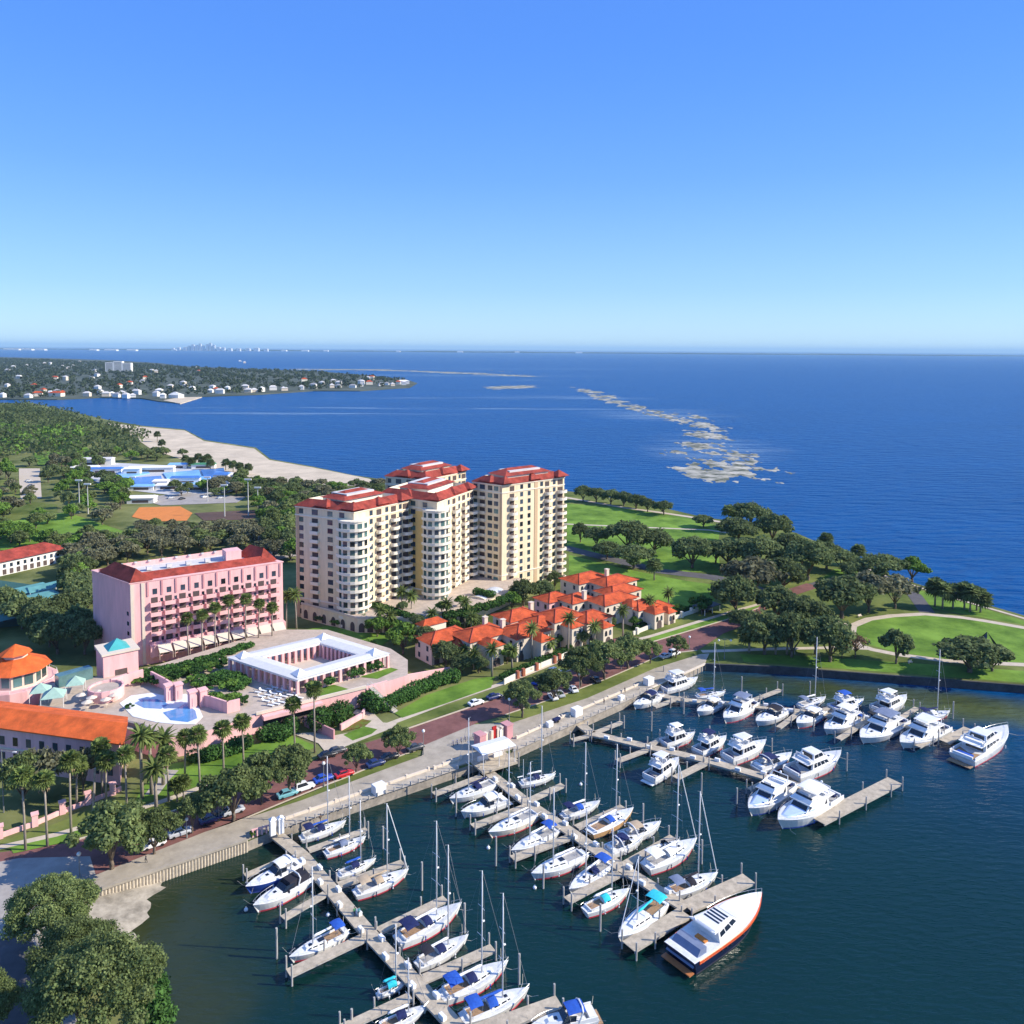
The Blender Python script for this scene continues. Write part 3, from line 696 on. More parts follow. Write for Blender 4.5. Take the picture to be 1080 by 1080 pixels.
for x, y, t, lab in [(519,714,683,'date palm before the leftmost townhouse'),(561,698,662,'date palm before the second townhouse front'),(599,690,650,'tall date palm before the middle townhouse'),(627,684,660,'date palm before the right end of the front row'),
    (686,656,632,'date palm at the corner of the back townhouses'),(705,650,624,'tall date palm right of the back townhouses'),(657,674,642,'slender palm by the brick drive'),(540,706,684,'low date palm in the townhouse garden'),(580,695,676,'low palm in the middle of the townhouse gardens'),(645,655,640,'palm between the two townhouse rows'),
    (500,706,688,'low palm at the left end of the townhouse gardens'),(490,700,684,'palm over the ramp wall end')]:
    palm_px('date', lab, x, y, t, group='date palms before the townhouses', crown=.95, rad=.28)

# ---- hedges and planting
hedge([(276,782),(296,778),(318,766)], 4.5, 3.6, 'dark hedge left of the garage entrance', n_per=90)
hedge([(338,768),(352,764),(372,757)], 5.5, 5.0, 'dense green hedge against the pink ramp wall', n_per=90)
hedge([(400,752),(425,742),(455,728),(480,716)], 4.0, 4.0, 'long dark hedge below the pink ramp wall', n_per=80)
hedge([(388,746),(402,752)], 4.0, 4.5, 'dark hedge left of the stairs on the ramp', n_per=80)
hedge([(205,806),(235,798),(268,786)], 3.6, 3.4, 'dark hedge below the terrace wall on the bright lawn', n_per=80)
hedge([(160,716),(190,710),(222,702),(236,697)], 5.0, 1.6, 'planting bed in front of the hotel awnings', z=7.0, n_per=80, name='planting', cat='plants')
hedge([(215,722),(232,716),(255,722),(248,730)], 5.0, 2.4, 'planted mound between the pool and the colonnade', z=7.0, n_per=80, name='planting', cat='plants')
hedge([(222,738),(240,740),(252,735)], 3.5, 1.8, 'yellowish planting by the pool wall', z=7.0, n_per=60, material=LEAF_BRIGHT, name='planting', cat='plants')
hedge([(532,717),(560,705),(602,687)], 2.6, 2.2, 'garden hedge behind the cream wall of the front townhouses', n_per=80)
hedge([(672,664),(700,653),(732,643)], 2.4, 1.8, 'garden hedge behind the low wall of the back townhouses', n_per=80)
hedge([(124,1014),(150,1044),(176,1088)], 4.5, 2.6, 'bushes along the bank under the biggest corner oak', name='bushes', cat='bushes')
for i, pts in enumerate([[(328,727),(338,724)],[(345,722),(355,719)],[(372,713),(384,709)],[(390,706),(402,703)]]):
    hedge(pts, 2.6, 1.9, ORD[i]+' clipped hedge from the left in front of the colonnade', z=8.0, n_per=60, group='clipped hedges before the colonnade')
tree_px(('oak',1), 'leafy tree left of the long hall front', 25, 850, 60, 62, name='tree', group='trees before the long hall')
tree_px(('grey',1), 'brownish tree in front of the long orange-roofed hall', 48, 846, 58, 62, name='tree', group='trees before the long hall')
tree_px(('grey',0), 'thin brownish tree near the middle of the hall front', 88, 838, 40, 52, name='tree', group='trees before the long hall')
for i, (x, y, w_, h_, lab) in enumerate([(425,690,42,34,'dark tree right of the colonnade corner'),(448,690,36,30,'dark tree at the start of the ramp'),(470,705,32,30,'dark tree at the end of the ramp wall'),(398,672,28,22,'leafy tree behind the colonnade'),
    (487,712,26,22,'round tree left of the townhouse garden wall'),(505,710,22,18,'shrubby tree in the townhouse garden, left end'),(535,700,24,20,'shrubby tree before the townhouse fronts'),(552,640,30,30,'bushy tree at the foot of the right tower'),
    (572,636,28,24,'bushy tree between the right tower and the back townhouses'),(540,645,22,22,'small tree before the domed hall'),(585,622,20,20,'tree at the right corner of the right tower'),(610,682,24,20,'shrubby tree at the garden wall right of the fronts'),(500,660,22,14,'low tree beside the pool court'),
    (462,690,24,22,'green tree behind the ramp wall'),(640,668,20,20,'tree at the corner of the brick drive'),(388,688,18,14,'shrub in the colonnade garden')]):
    tree_px(('park', i % 4) if i % 3 else ('bright', i % 2), lab, x, y, w_, h_, name='garden_tree', group='garden trees around the towers')
# ---- the wooded park behind the hotel
def inpoly(x, y, P):
    r = False
    for i in range(len(P)):
        (x1,y1),(x2,y2) = P[i], P[(i+1) % len(P)]
        if (y1 > y) != (y2 > y) and x < (x2-x1)*(y-y1)/(y2-y1)+x1: r = not r
    return r
def scatter(poly, n, mind, kinds, label, group, wr, hr, seed, skip=None):
    r = random.Random(seed); P = [GL(x, y) for x, y in poly]; Q = [(p.x, p.y) for p in P]
    x0, x1 = min(q[0] for q in Q), max(q[0] for q in Q); y0, y1 = min(q[1] for q in Q), max(q[1] for q in Q)
    pts = []; tries = 0
    while len(pts) < n and tries < n*60:
        tries += 1; x, y = r.uniform(x0,x1), r.uniform(y0,y1)
        if not inpoly(x, y, Q) or any((x-a)**2+(y-b)**2 < mind**2 for a, b in pts): continue
        pts.append((x, y))
        tree(r.choice(kinds), label, (x, y, LAND), r.uniform(*wr), r.uniform(*hr), name='tree', group=group)
WK = [('wood',0),('wood',1),('wood',2),('wood',0),('bright',0)]
GK = [('grey',0),('grey',1),('wood',1),('wood',2),('grey',0)]
scatter([(75,592),(110,576),(180,571),(250,568),(305,566),(312,600),(270,582),(200,585),(110,598),(100,612),(75,606)], 44, 7.5, GK, 'greyish tree in the wood right behind the pink hotel roof', 'wood behind the pink hotel', (10,15), (7,11), 1)
scatter([(0,655),(30,668),(60,690),(92,700),(96,640),(80,612),(70,625),(85,650),(60,668)], 20, 6, [('wood',0),('park',0),('park',1)], 'dark tree in the shade left of the pink hotel', 'shady trees left of the hotel', (10,15), (9,13), 2)
scatter([(78,598),(95,594),(100,640),(84,640),(72,612)], 8, 6, [('wood',0),('bright',1)], 'tree between the pink hotel and the tennis club', 'trees by the tennis club', (8,12), (8,11), 12)
scatter([(60,505),(76,500),(132,512),(132,552),(95,556),(60,545)], 30, 7, WK+[('bright',1)], 'green tree around the light poles left of the clay court', 'trees left of the clay court', (9,14), (7,11), 3)
scatter([(0,560),(60,578),(95,575),(80,592),(0,572)], 14, 8, [('bright',0),('bright',1),('wood',1)], 'bright green tree on the lawn left of the wood', 'trees on the left lawn', (9,14), (7,11), 4)
scatter([(-10,500),(18,498),(18,540),(-10,560)], 7, 9, [('grey',0),('bright',0)], 'yellowish tree at the left edge by the parking lot', 'trees at the left edge', (12,18), (10,16), 5)
scatter([(205,518),(262,505),(312,520),(318,552),(275,552),(268,528),(230,522)], 24, 9, WK, 'dark green tree right of the clay court', 'trees right of the clay court', (11,15), (7,10), 6)
scatter([(250,510),(300,512),(405,516),(410,522),(315,534),(262,520)], 34, 9, WK, 'dark tree in the belt behind the towers along the beach', 'tree belt along the beach', (10,15), (6,8.5), 7)
scatter([(262,552),(315,545),(316,600),(300,598)], 14, 7, [('wood',0),('wood',1),('bright',1)], 'green tree between the pink hotel and the leftmost tower', 'trees between hotel and towers', (11,16), (9,13), 8)
scatter([(142,556),(200,557),(260,554),(262,562),(142,563)], 14, 7, [('grey',1),('wood',1)], 'tree lined up below the clay court', 'trees below the clay court', (7,10), (4,6), 9)
scatter([(25,492),(80,490),(80,500),(48,520),(44,492)], 8, 10, WK, 'tree beside the pale parking lot', 'trees beside the parking lot', (10,14), (7,11), 10)
scatter([(100,484),(165,478),(195,482),(190,488),(150,488),(105,490)], 12, 12, WK, 'tree between the beach and the blue pool', 'trees between beach and pool', (9,15), (6,10), 11)
for i, (x, y) in enumerate([(196,492),(203,494),(209,490),(214,493),(219,491),(222,496),(238,496),(246,498),(253,500),(262,501),(133,463),(171,475),(166,466)]):
    palm_px('sabal', ORD[i]+' palm from the left on the beach behind the pool', x, y, y-8, group='palms on the beach', crown=2.0, rad=.35)
scatter([(0,505),(22,510),(60,535),(60,560),(0,556)], 12, 8, [('bright',0),('grey',0),('wood',1)], 'loose tree on the grass left of the light poles', 'trees on the left lawn', (8,12), (6,9), 14)
scatter([(70,482),(100,486),(120,492),(76,500)], 8, 9, [('bright',1),('wood',1),('wood',0)], 'tree between the parking lot and the grey-roofed shed', 'trees beside the parking lot', (9,13), (7,10), 15)
scatter([(110,512),(138,516),(140,528),(112,526)], 6, 8, [('bright',0),('bright',1)], 'bright green tree in front of the swimming park', 'trees before the swimming park', (10,14), (8,10), 16)
scatter([(170,518),(262,514),(266,524),(180,524)], 12, 9, WK, 'tree in the car park before the swimming park', 'trees before the swimming park', (7,11), (5,8), 17)
# far wood on the left, reading as one mass
def wood_mass(name, poly, n, size, hr, material, label, seed, z=LAND):
    rg = random.Random(seed); P = [G(x, y, z) for x, y in poly]; Q = [(p.x, p.y) for p in P]
    x0, x1 = min(q[0] for q in Q), max(q[0] for q in Q); y0, y1 = min(q[1] for q in Q), max(q[1] for q in Q)
    bl = []; tries = 0
    while len(bl) < n and tries < 30*n:
        tries += 1; x, y = rg.uniform(x0,x1), rg.uniform(y0,y1)
        if inpoly(x, y, Q):
            h = rg.uniform(*hr); bl.append((x, y, z+h*.55, h*.62))
    me = leafcloud(name, bl, len(bl)*26, size, material, seed, 0.8, 0.6)
    return tag(link(name, me), label, 'trees', None, 'stuff')
wood_mass('far_wood', [(-60,432),(40,430),(100,447),(112,452),(150,462),(152,476),(130,482),(92,482),(70,492),(45,488),(30,478),(0,486),(-60,500)], 520, 1.5, (8,14), LEAF_DARK, 'dense dark wood beyond the parking lot, along the inlet', 21)
wood_mass('far_wood', [(-60,446),(90,455),(95,475),(40,480),(-60,495)], 200, 1.4, (7,12), LEAF_BRIGHT, 'lighter green trees scattered through the far wood', 22)
# ================================================================== buildings
PINK = mat('pink_stucco', (0.79,0.46,0.445), rough=0.9, var=0.10, scale=0.7, stretch=(1,1,0.15))
PINKDK = mat('dusty_pink_stucco', (0.56,0.28,0.29), rough=0.9, var=0.08, scale=0.3)
CREAM = mat('cream_stucco', (0.78,0.65,0.44), rough=0.9, var=0.10, scale=0.7, stretch=(1,1,0.12))
CREAM2 = mat('pale_cream_stucco', (0.80,0.735,0.60), rough=0.9, var=0.04, scale=0.3)
OCHRE = mat('ochre_stucco', (0.68,0.44,0.13), rough=0.9, var=0.05, scale=0.3)
OFFW = mat('off_white_stucco', (0.66,0.57,0.46), rough=0.85, var=0.05, scale=0.4)
REDTILE = mat('dark_red_roof_tiles', (0.31,0.052,0.034), rough=0.85, var=0.4, scale=0.3, bump=0.4, stripes=(1.2,'X',0.25))
TILE = mat('terracotta_roof_tiles', (0.50,0.085,0.026), rough=0.85, var=0.38, scale=0.35, bump=0.4, stripes=(1.2,'X',0.22))
ORTILE = mat('bright_orange_roof_tiles', (0.66,0.125,0.026), rough=0.85, var=0.25, scale=0.35, bump=0.3, stripes=(1.2,'X',0.18))
ROOFFLAT = mat('pale_roof_membrane', (0.58,0.56,0.55), rough=0.9, var=0.1, scale=0.3)
TEALROOF = mat('teal_metal_roof', (0.06,0.36,0.36), rough=0.5, var=0.1, scale=0.5)
WIN = mat('window_glass', (0.03,0.045,0.065), rough=0.12, var=0.35, scale=0.25, spec=0.6, rand=0.85)
WINT = mat('greenish_window_glass', (0.06,0.12,0.12), rough=0.12, var=0.3, scale=0.25, spec=0.6, rand=0.8)
DARKOPEN = mat('dark_opening', (0.10,0.075,0.07), rough=0.9)
TRIM = mat('white_trim', (0.78,0.76,0.72), rough=0.7, var=0.04)

WQ = MB(); WQ.box(-.5,.5,-.04,.04,-.5,.5); 
WIN_ME, WINT_ME = WQ.mesh('window', WIN), WQ.mesh('window', WINT)
DOORDK_ME = WQ.mesh('balcony_door', DARKOPEN)
AR = MB(); n_ = 8
AR.prism([(-.5,-.5),(.5,-.5)]+[(.5*math.cos(t), .5*math.sin(t)*.9+.05) for t in [k*math.pi/n_ for k in range(n_+1)]], -.04, .04)
for i, q in enumerate(AR.v): AR.v[i] = (q[0], q[2], q[1])
ARCH_ME = AR.mesh('arched_opening', DARKOPEN); ARCHW_ME = AR.mesh('arched_window', WIN)
def balc_mesh(name, m, round_=True):
    """unit balcony: 1 wide (x), 1 deep (-y out), wall at y=0, z in 0..1: slab, solid parapet and a thin cap"""
    b = MB(); k = 7
    if round_: out = [(-.5,0)]+[(-.5*math.cos(t)*1.0, -.55-.45*math.sin(t)) for t in [j*math.pi/k for j in range(k+1)]]+[(.5,0)]
    else: out = [(-.5,0),(-.5,-1),(.5,-1),(.5,0)]
    b.prism(out, 0, .16)
    inn = [(x*.90, y*.88) for x, y in out]
    n = len(out)
    vs = [(x,y,.16) for x,y in out]+[(x,y,1) for x,y in out]+[(x,y,.16) for x,y in inn]+[(x,y,1) for x,y in inn]; fs = []
    for i in range(n-1):
        fs += [(i,i+1,n+i+1,n+i), (2*n+i+1,2*n+i,3*n+i,3*n+i+1), (n+i,n+i+1,3*n+i+1,3*n+i)]
    b.add(vs, fs)
    return b.mesh(name, m)
BALC_W, BALC_P, BALC_S = balc_mesh('balcony', CREAM2), balc_mesh('balcony', PINK, False), balc_mesh('balcony', CREAM2, False)

class Facade:
    """places windows, balconies ... on one wall from A to B (seen from outside with A on the left)"""
    cnt = {}
    def __init__(s, root, A, B):
        s.root, s.A, s.B = root, Vector((A[0],A[1],0)), Vector((B[0],B[1],0)); d = s.B-s.A; s.L = d.length
        s.ang = math.atan2(d.y, d.x); s.d = d.normalized(); s.n = Vector((s.d.y,-s.d.x,0))
    def put(s, me, t, z, w, h, dep=1.0, off=0.0, name=None, limit=98):
        k = (s.root.name, me.name.split('.')[0]); Facade.cnt[k] = Facade.cnt.get(k, 0)+1
        p = s.A + s.d*(t*s.L) + s.n*off
        loc = Vector((p.x,p.y,z)) - Vector((s.root.location.x, s.root.location.y, s.root.location.z))
        if Facade.cnt[k] > limit:
            REST.setdefault((s.root, me), []).append(Matrix.Translation(loc) @ Matrix.Rotation(s.ang,4,'Z') @ Matrix.Diagonal((w,dep,h,1))); return
        return link(name or me.name.split('.')[0], me, s.root, loc, s.ang, (w,dep,h))
REST = {}
def flush_rest():
    for (root, me), ms in REST.items():
        b = MB(); co = [v.co for v in me.vertices]; fs = [list(p.vertices) for p in me.polygons]
        for M in ms: b.add([M @ c for c in co], fs)
        o = b.build(me.name.split('.')[0], me.materials[0], root); tag(o, kind='stuff')
    REST.clear()
def ring_roof(root, poly, z, h, inset, m, inner, over=.6, name='roof'):
    """mansard ring: slope up and inwards, then straight down inside to the flat roof"""
    c = Vector((sum(p[0] for p in poly)/len(poly), sum(p[1] for p in poly)/len(poly)))
    def off(d):
        out = []
        n = len(poly)
        for i in range(n):
            a, b_, e = Vector(poly[i-1]), Vector(poly[i]), Vector(poly[(i+1) % n])
            d1, d2 = (b_-a).normalized(), (e-b_).normalized()
            n1, n2 = Vector((d1.y,-d1.x)), Vector((d2.y,-d2.x)); mm = (n1+n2); mm = mm/max(.35, mm.dot(n1))
            out.append(b_ + mm*d)
        return out
    area = sum(poly[i][0]*poly[(i+1)%len(poly)][1]-poly[(i+1)%len(poly)][0]*poly[i][1] for i in range(len(poly)))
    sg = 1 if area > 0 else -1
    O = off(over*sg); I = off(-inset*sg); n = len(poly); b = MB()
    vs = [(p.x,p.y,z) for p in O]+[(p.x,p.y,z+h) for p in I]
    b.add(vs, [(i,(i+1)%n,n+(i+1)%n,n+i) for i in range(n)])
    b.sheet([(p.x,p.y) for p in O], z-.02)
    r = b.build(name, m, root)
    b = MB(); b.add([(p.x,p.y,z+h) for p in I]+[(p.x,p.y,z+.3) for p in I], [((i+1)%n,i,n+i,n+(i+1)%n) for i in range(n)])
    b.sheet([(p.x,p.y) for p in I], z+.3, 1)
    b.build('flat_roof', [inner, ROOFFLAT], r)
    return r, O, I
def rel(poly, o): return [(p[0]-o.location.x, p[1]-o.location.y) for p in poly]
def hip(b, A, B, C, D, z, h, over=.5, mi=0, ridge=.5):
    """hip roof over rectangle ABCD (AB the long side)"""
    A,B,C,D = [Vector((p[0],p[1],0)) for p in (A,B,C,D)]
    u = (B-A).normalized(); v = (D-A).normalized()
    A,B,C,D = A-u*over-v*over, B+u*over-v*over, C+u*over+v*over, D-u*over+v*over
    L, W = (B-A).length, (D-A).length
    k = min(L, W)*ridge
    if L >= W: E, F = A.lerp(D,.5)+u*k, B.lerp(C,.5)-u*k
    else: E, F = A.lerp(B,.5)+v*k, D.lerp(C,.5)-v*k
    vs = [(p.x,p.y,z) for p in (A,B,C,D)]+[(E.x,E.y,z+h),(F.x,F.y,z+h)]
    if L >= W: fs = [(0,1,5,4),(1,2,5),(2,3,4,5),(3,0,4)]
    else: fs = [(0,1,4),(1,2,5,4),(2,3,5),(3,0,4,5)]
    b.add(vs, fs+[(3,2,1,0)], mi)

# ------------------------------------------------------------------ the pink hotel
def hotel():
    zt = 28.0; z0 = 5.0
    FL, FR, BL = G(137,616,zt), G(298,593,zt), G(97,602,zt); BR = FR+(BL-FL)*1.05
    o = thing('hotel', 'long pink hotel block with rows of balconies, cream awnings and a red tiled roof edge', 'hotel', (FL.x,FL.y,LAND))
    P = [FL,FR,BR,BL]; q = rel(P, o)
    b = MB(); b.prism(q, -.2, zt-LAND-.02); b.build('wall', PINK, o)
    r, O, I = ring_roof(o, q, zt-LAND+.05, 2.0, 4.2, REDTILE, PINK, -.6)
    cr = MB(); n = 4
    e = [Vector((p[0],p[1])) for p in q]; cr.prism([tuple(p+(p-sum(e,Vector((0,0)))/4).normalized()*.35) for p in e], zt-LAND-.0, zt-LAND+.30); cr.build('cornice', PINK, o)
    # raised red hips over the two end blocks
    u = (Vector(q[1])-Vector(q[0])).normalized(); v = (Vector(q[3])-Vector(q[0])).normalized()
    b = MB(); a0 = Vector(q[0])+u*.2; hip(b, a0, a0+u*6.0, a0+u*6.0+v*19, a0+v*19, zt-LAND+.45, 3.4, .3)
    b.build('end_roof', REDTILE, o); b = MB(); a1 = Vector(q[1])-u*5.5+v*3; hip(b, a1, a1+u*5.2, a1+u*5.2+v*13, a1+v*13, zt-LAND+.45, 4.0, .2); b.build('end_roof', REDTILE, o)
    f = Facade(o, FL, FR); nb = 10; fh = 3.05
    tops = zt-2.9
    ts = [.105+.875*(i+.5)/nb for i in range(nb)]
    for i, t in enumerate(ts):
        f.put(WIN_ME, t, tops-.5, 1.3, 1.7, 1, .03, 'window')
        for k in range(6):
            z = tops-3.6-k*fh
            f.put(BALC_P, t, z-1.35, 3.1, 1.25, 1.5, 0)
            f.put(DOORDK_ME, t-.004, z+.15, 1.9, 2.2, 1, .03)
            if i < nb-1: f.put(WIN_ME, t+.875/nb*.47, z+.2, .75, 1.2, 1, .03)
    b = MB()
    for i in range(nb+1):
        t = .105+.875*i/nb; p = f.A+f.d*(t*f.L)+f.n*.12-Vector((o.location.x,o.location.y,0)); b.obox((p.x,p.y,zt-LAND-2.4), (.5,.3,4.4), f.ang)
    b.build('pilaster', PINKDK, o)
    b = MB()
    for t in (.01,.075): 
        p = f.A+f.d*(t*f.L)+f.n*.1-Vector((o.location.x,o.location.y,0)); b.obox((p.x,p.y,13), (.9,.35,25.5), f.ang)
    b.build('quoin_strip', OFFW, o)
    # string course and ground storey with arches and awnings
    b = MB(); a = f.A-Vector((o.location.x,o.location.y,0)); c = f.B-Vector((o.location.x,o.location.y,0)); nn = f.n*2.6
    b.prism([tuple((a+f.d*5)[:2]), tuple(c[:2]), tuple((c+nn)[:2]), tuple((a+f.d*5+nn)[:2])], 2.8, 6.4); b.build('ground_storey', PINK, o)
    for i in range(9):
        t = .14+.845*(i+.5)/9
        f.put(ARCH_ME, t, 6.6, 3.0, 2.8, 1, 2.63)
        p = f.A+f.d*(t*f.L)-Vector((o.location.x,o.location.y,0)); hw = f.d*(.845/9*f.L*.43)
        w_ = MB(); i0, i1 = p+f.n*2.7, p+f.n*6.0
        w_.add([i0-hw+Vector((0,0,6.6)), i0+hw+Vector((0,0,6.6)), i1+hw+Vector((0,0,5.0)), i1-hw+Vector((0,0,5.0)),
                i0-hw+Vector((0,0,6.5)), i0+hw+Vector((0,0,6.5)), i1+hw+Vector((0,0,4.9)), i1-hw+Vector((0,0,4.9))], [(0,1,2,3),(7,6,5,4),(0,3,7,4),(1,5,6,2),(2,6,7,3)])
        w_.tube([i1-hw+Vector((0,0,4.9)), p+f.n*6.0-hw+Vector((0,0,2.9))], .06, n=4); w_.tube([i1+hw+Vector((0,0,4.9)), p+f.n*6.0+hw+Vector((0,0,2.9))], .06, n=4)
        w_.build('awning', OFFW, o)
    g = Facade(o, BL, FL)
    for k in range(5): g.put(WIN_ME, .93, zt-9.5-k*3.1, 1.1, 1.2, 1, .03)
    h = Facade(o, FR, BR)
    for k in range(7):
        for t in (.2,.5,.8): h.put(WIN_ME, t, zt-3.5-k*3.05, 1.1, 1.4, 1, .03)
    b = MB(); c0 = (Vector(I[0])*.5+Vector(I[2])*.5)
    for k in range(9):
        p = Vector(I[3])+(Vector(I[2])-Vector(I[3]))*((k+.5)/9)-v*.4; b.obox((p.x,p.y,zt-LAND+1.0+.9), (.8,.5,.5), f.ang)
    for k in range(5):
        p = c0+u*(k-2)*6; b.obox((p.x,p.y,zt-LAND+1.2), (1.6,1.6,1.1), f.ang)
    b.build('roof_vent', ROOFFLAT, o)
    p = c0+u*14; b = MB(); b.obox((p.x,p.y,zt-LAND+2.0), (5,5,3.4), f.ang); b.build('stair_house', PINK, o)
    flush_rest()
    # the teal capped corner tower of the hotel
    p = G(116,716,6); t = thing('corner_tower', 'small square pink tower with a teal pyramid roof at the foot of the hotel', 'tower', (p.x,p.y+4.5,5), R(38))
    b = MB(); b.box(-4.6,4.6,-4.6,4.6,0,8.2); b.build('wall', PINK, t)
    b = MB(); b.box(-5,5,-5,5,8.2,8.7); b.build('cornice', OFFW, t)
    b = MB(); b.add([(-3,-3,8.7),(3,-3,8.7),(3,3,8.7),(-3,3,8.7),(0,0,11.2)], [(0,1,4),(1,2,4),(2,3,4),(3,0,4)]); b.build('roof', TEALROOF, t)
    b = MB(); b.box(-1.6,1.6,-4.68,-4.55,.3,3.6); b.build('doorway', DARKOPEN, t)
    b = MB(); b.box(-1.2,1.2,-4.0+8.56,4.68,.8,3.2); b.build('window', WIN, t)
hotel()

# ------------------------------------------------------------------ the cream towers
def tower(label, Lp, Mp, Rp, zt, floors, ochre=False, bayr=5.2, depth=1.0, bay=True):
    Lw, Mw, Rw = GL(*Lp), GL(*Mp), GL(*Rp); Bw = Lw+(Rw-Mw)*depth; Cw = Bw + (Rw-Mw)*.0
    o = thing('apartment_tower', label, 'apartment tower', (Mw.x,Mw.y,LAND))
    N = Rw+(Lw-Mw)*1.0                       # back right corner
    poly = [Lw, Mw, Rw, N, Bw] if (Bw-N).length > 1 else [Lw, Mw, Rw, N]
    q = rel(poly, o); H = zt-LAND; fh = (H-1.0)/floors
    b = MB(); b.prism(q, -.2, H); b.build('wall', CREAM, o)
    fL, fR = Facade(o, Lw, Mw), Facade(o, Mw, Rw)
    oo = Vector((o.location.x,o.location.y,0))
    # rounded bay at the front corner
    bis = (fL.n+fR.n).normalized(); cen = -bis*(bayr*.55)
    arc = [cen+Vector((math.cos(a),math.sin(a),0))*bayr for a in [math.atan2(bis.y,bis.x)+R(-105+210*k/14) for k in range(15)]]
    if bay:
        b = MB(); b.prism([tuple(p[:2]) for p in arc], 0, H-fh-.3); b.build('round_bay', CREAM2, o)
        b = MB(); b.prism([tuple((cen+(p-cen)*1.06)[:2]) for p in arc], H-fh-.3, H-fh+.1)
        b.build('bay_cornice', CREAM2, o)
    for k in range(floors-1 if bay else 0):
        z = LAND+.6+k*fh
        # balcony band round the bay
        lo = [cen+(p-cen)*1.22 for p in arc[2:13]]; m = MB()
        n = len(lo); ins = [cen+(p-cen)*1.19 for p in arc[2:13]]; base = [cen+(p-cen)*.98 for p in arc[2:13]]
        zz = z-LAND
        vs = [(p.x,p.y,zz) for p in lo]+[(p.x,p.y,zz+1.0) for p in lo]+[(p.x,p.y,zz+1.0) for p in ins]+[(p.x,p.y,zz+.18) for p in ins]+[(p.x,p.y,zz+.18) for p in base]+[(p.x,p.y,zz) for p in base]
        fs = []
        for i in range(n-1):
            for r_ in range(5): fs.append((r_*n+i, r_*n+i+1, (r_+1)*n+i+1, (r_+1)*n+i))
            fs.append((5*n+i, 5*n+i+1, i+1, i))
        m.add(vs, fs); m.build('bay_balcony', CREAM2, o)
        for j in range(2, 12, 2):
            fb = Facade(o, arc[j+1]+oo, arc[j]+oo); fb = Facade(o, arc[j]+oo, arc[j+1]+oo)
            fb.put(WINT_ME if (k % 3) else WIN_ME, .5, z+1.55, fb.L*.82*1.5, fh*.66, 1, .03)
    # left face
    for k in range(floors):
        z = LAND+.6+k*fh
        for t, w in ((.10,1.9),(.60,2.2),(.80,2.1)): fL.put(WIN_ME if (k+int(t*10)) % 3 else WINT_ME, t, z+1.7, w, 1.8, 1, .03)
        if k < floors-1:
            fL.put(BALC_S, .34, z, 3.4, 1.15, 1.0, 0); fL.put(DOORDK_ME, .34, z+1.35, 2.6, 2.3, 1, .03)
        else: fL.put(WIN_ME, .34, z+1.7, 2.6, 1.9, 1, .03)
    # right face: two stacks of rounded balconies
    cols = ((.16,3.4),(.72,3.4),(.94,4.4)) if not bay else ((.45,3.6),(.72,3.8),(.95,4.2)) if fR.L > 22 else ((.50,3.4),(.86,4.0))
    for k in range(floors):
        z = LAND+.6+k*fh
        for t, w in cols:
            if k < floors-1: fR.put(BALC_W, t, z, w, 1.15, 2.0 if t < .8 else 2.5, 0)
            fR.put(DOORDK_ME, t-.01, z+1.35, w*.68, 2.2, 1, .03)
        for t in ([.30,.42,.62,.83] if not bay else [.30,.585,.84] if fR.L > 22 else [.36,.68]): fR.put(WIN_ME, t, z+1.7, 1.5, 1.8, 1, .03)
    fB = Facade(o, Rw, N)
    for k in range(floors):
        z = LAND+.6+k*fh
        for t in (.15,.4,.65,.88): fB.put(WIN_ME, t, z+1.7, 1.5, 1.6, 1, .03)
        if k < floors-1: fB.put(BALC_W, .28, z, 3.6, 1.15, 1.8, 0); 
    # ochre strips and vertical piers
    b = MB()
    for f, t in (((fL,.955),(fR,.53)) if not bay else ((fL,.04),)):
        p = f.A+f.d*(t*f.L)+f.n*.06-oo; b.obox((p.x,p.y,H/2), (f.L*.05,.2,H-.4), f.ang)
    b.build('pier_strip', mat('tan_stucco', (.56,.40,.25), var=.05), o)
    if ochre:
        b = MB(); p = fL.A+fL.d*(.5*fL.L)+fL.n*.02-oo; b.obox((p.x,p.y,H/2-2), (fL.L*.96,.08,H-5), fL.ang); b.build('side_panel', mat('ochre_side', (0.74,0.52,0.19), var=.05), o)
    b = MB()
    for zz in (H-.35, H-fh-.2, 7.2):
        for f in (fL,fR):
            p = f.A+f.d*(.5*f.L)+f.n*.12-oo; b.obox((p.x,p.y,zz), (f.L+.3,.3,.4), f.ang)
    b.build('string_course', CREAM2, o)
    # roof
    r, O, I = ring_roof(o, q, H, 2.4, 3.0, REDTILE, CREAM2, .5)
    c = sum((Vector(p) for p in q), Vector((0,0)))/len(q); ang = fR.ang
    b = MB(); u2, v2 = Vector((math.cos(ang),math.sin(ang))), Vector((-math.sin(ang),math.cos(ang)))
    W2, D2 = max(7.0, fR.L*.34), max(5.0, fL.L*.22)
    A = [c-u2*W2-v2*D2, c+u2*W2-v2*D2, c+u2*W2+v2*D2, c-u2*W2+v2*D2]
    b.prism([tuple(p) for p in A], H+.3, H+2.9); b.build('roof_house', CREAM2, o)
    b = MB(); hip(b, *A, H+2.9, 2.3, .9); b.prism([tuple(c+(p-c)*.72) for p in A], H+3.2, H+4.45, 1); b.build('roof_house_top', [REDTILE, ROOFFLAT], o)
    b = MB()
    for p in (Vector(q[1]), Vector(q[2]), Vector(q[0]).lerp(Vector(q[1]),.45), Vector(q[1]).lerp(Vector(q[2]),.55)):
        d = (c-p).normalized(); s = 3.0; p = p+d*2.6
        hip(b, p-u2*s-v2*s, p+u2*s-v2*s, p+u2*s+v2*s, p-u2*s+v2*s, H+.7, 2.4, .3)
    b.build('corner_roof', REDTILE, o)
    flush_rest()
    return o
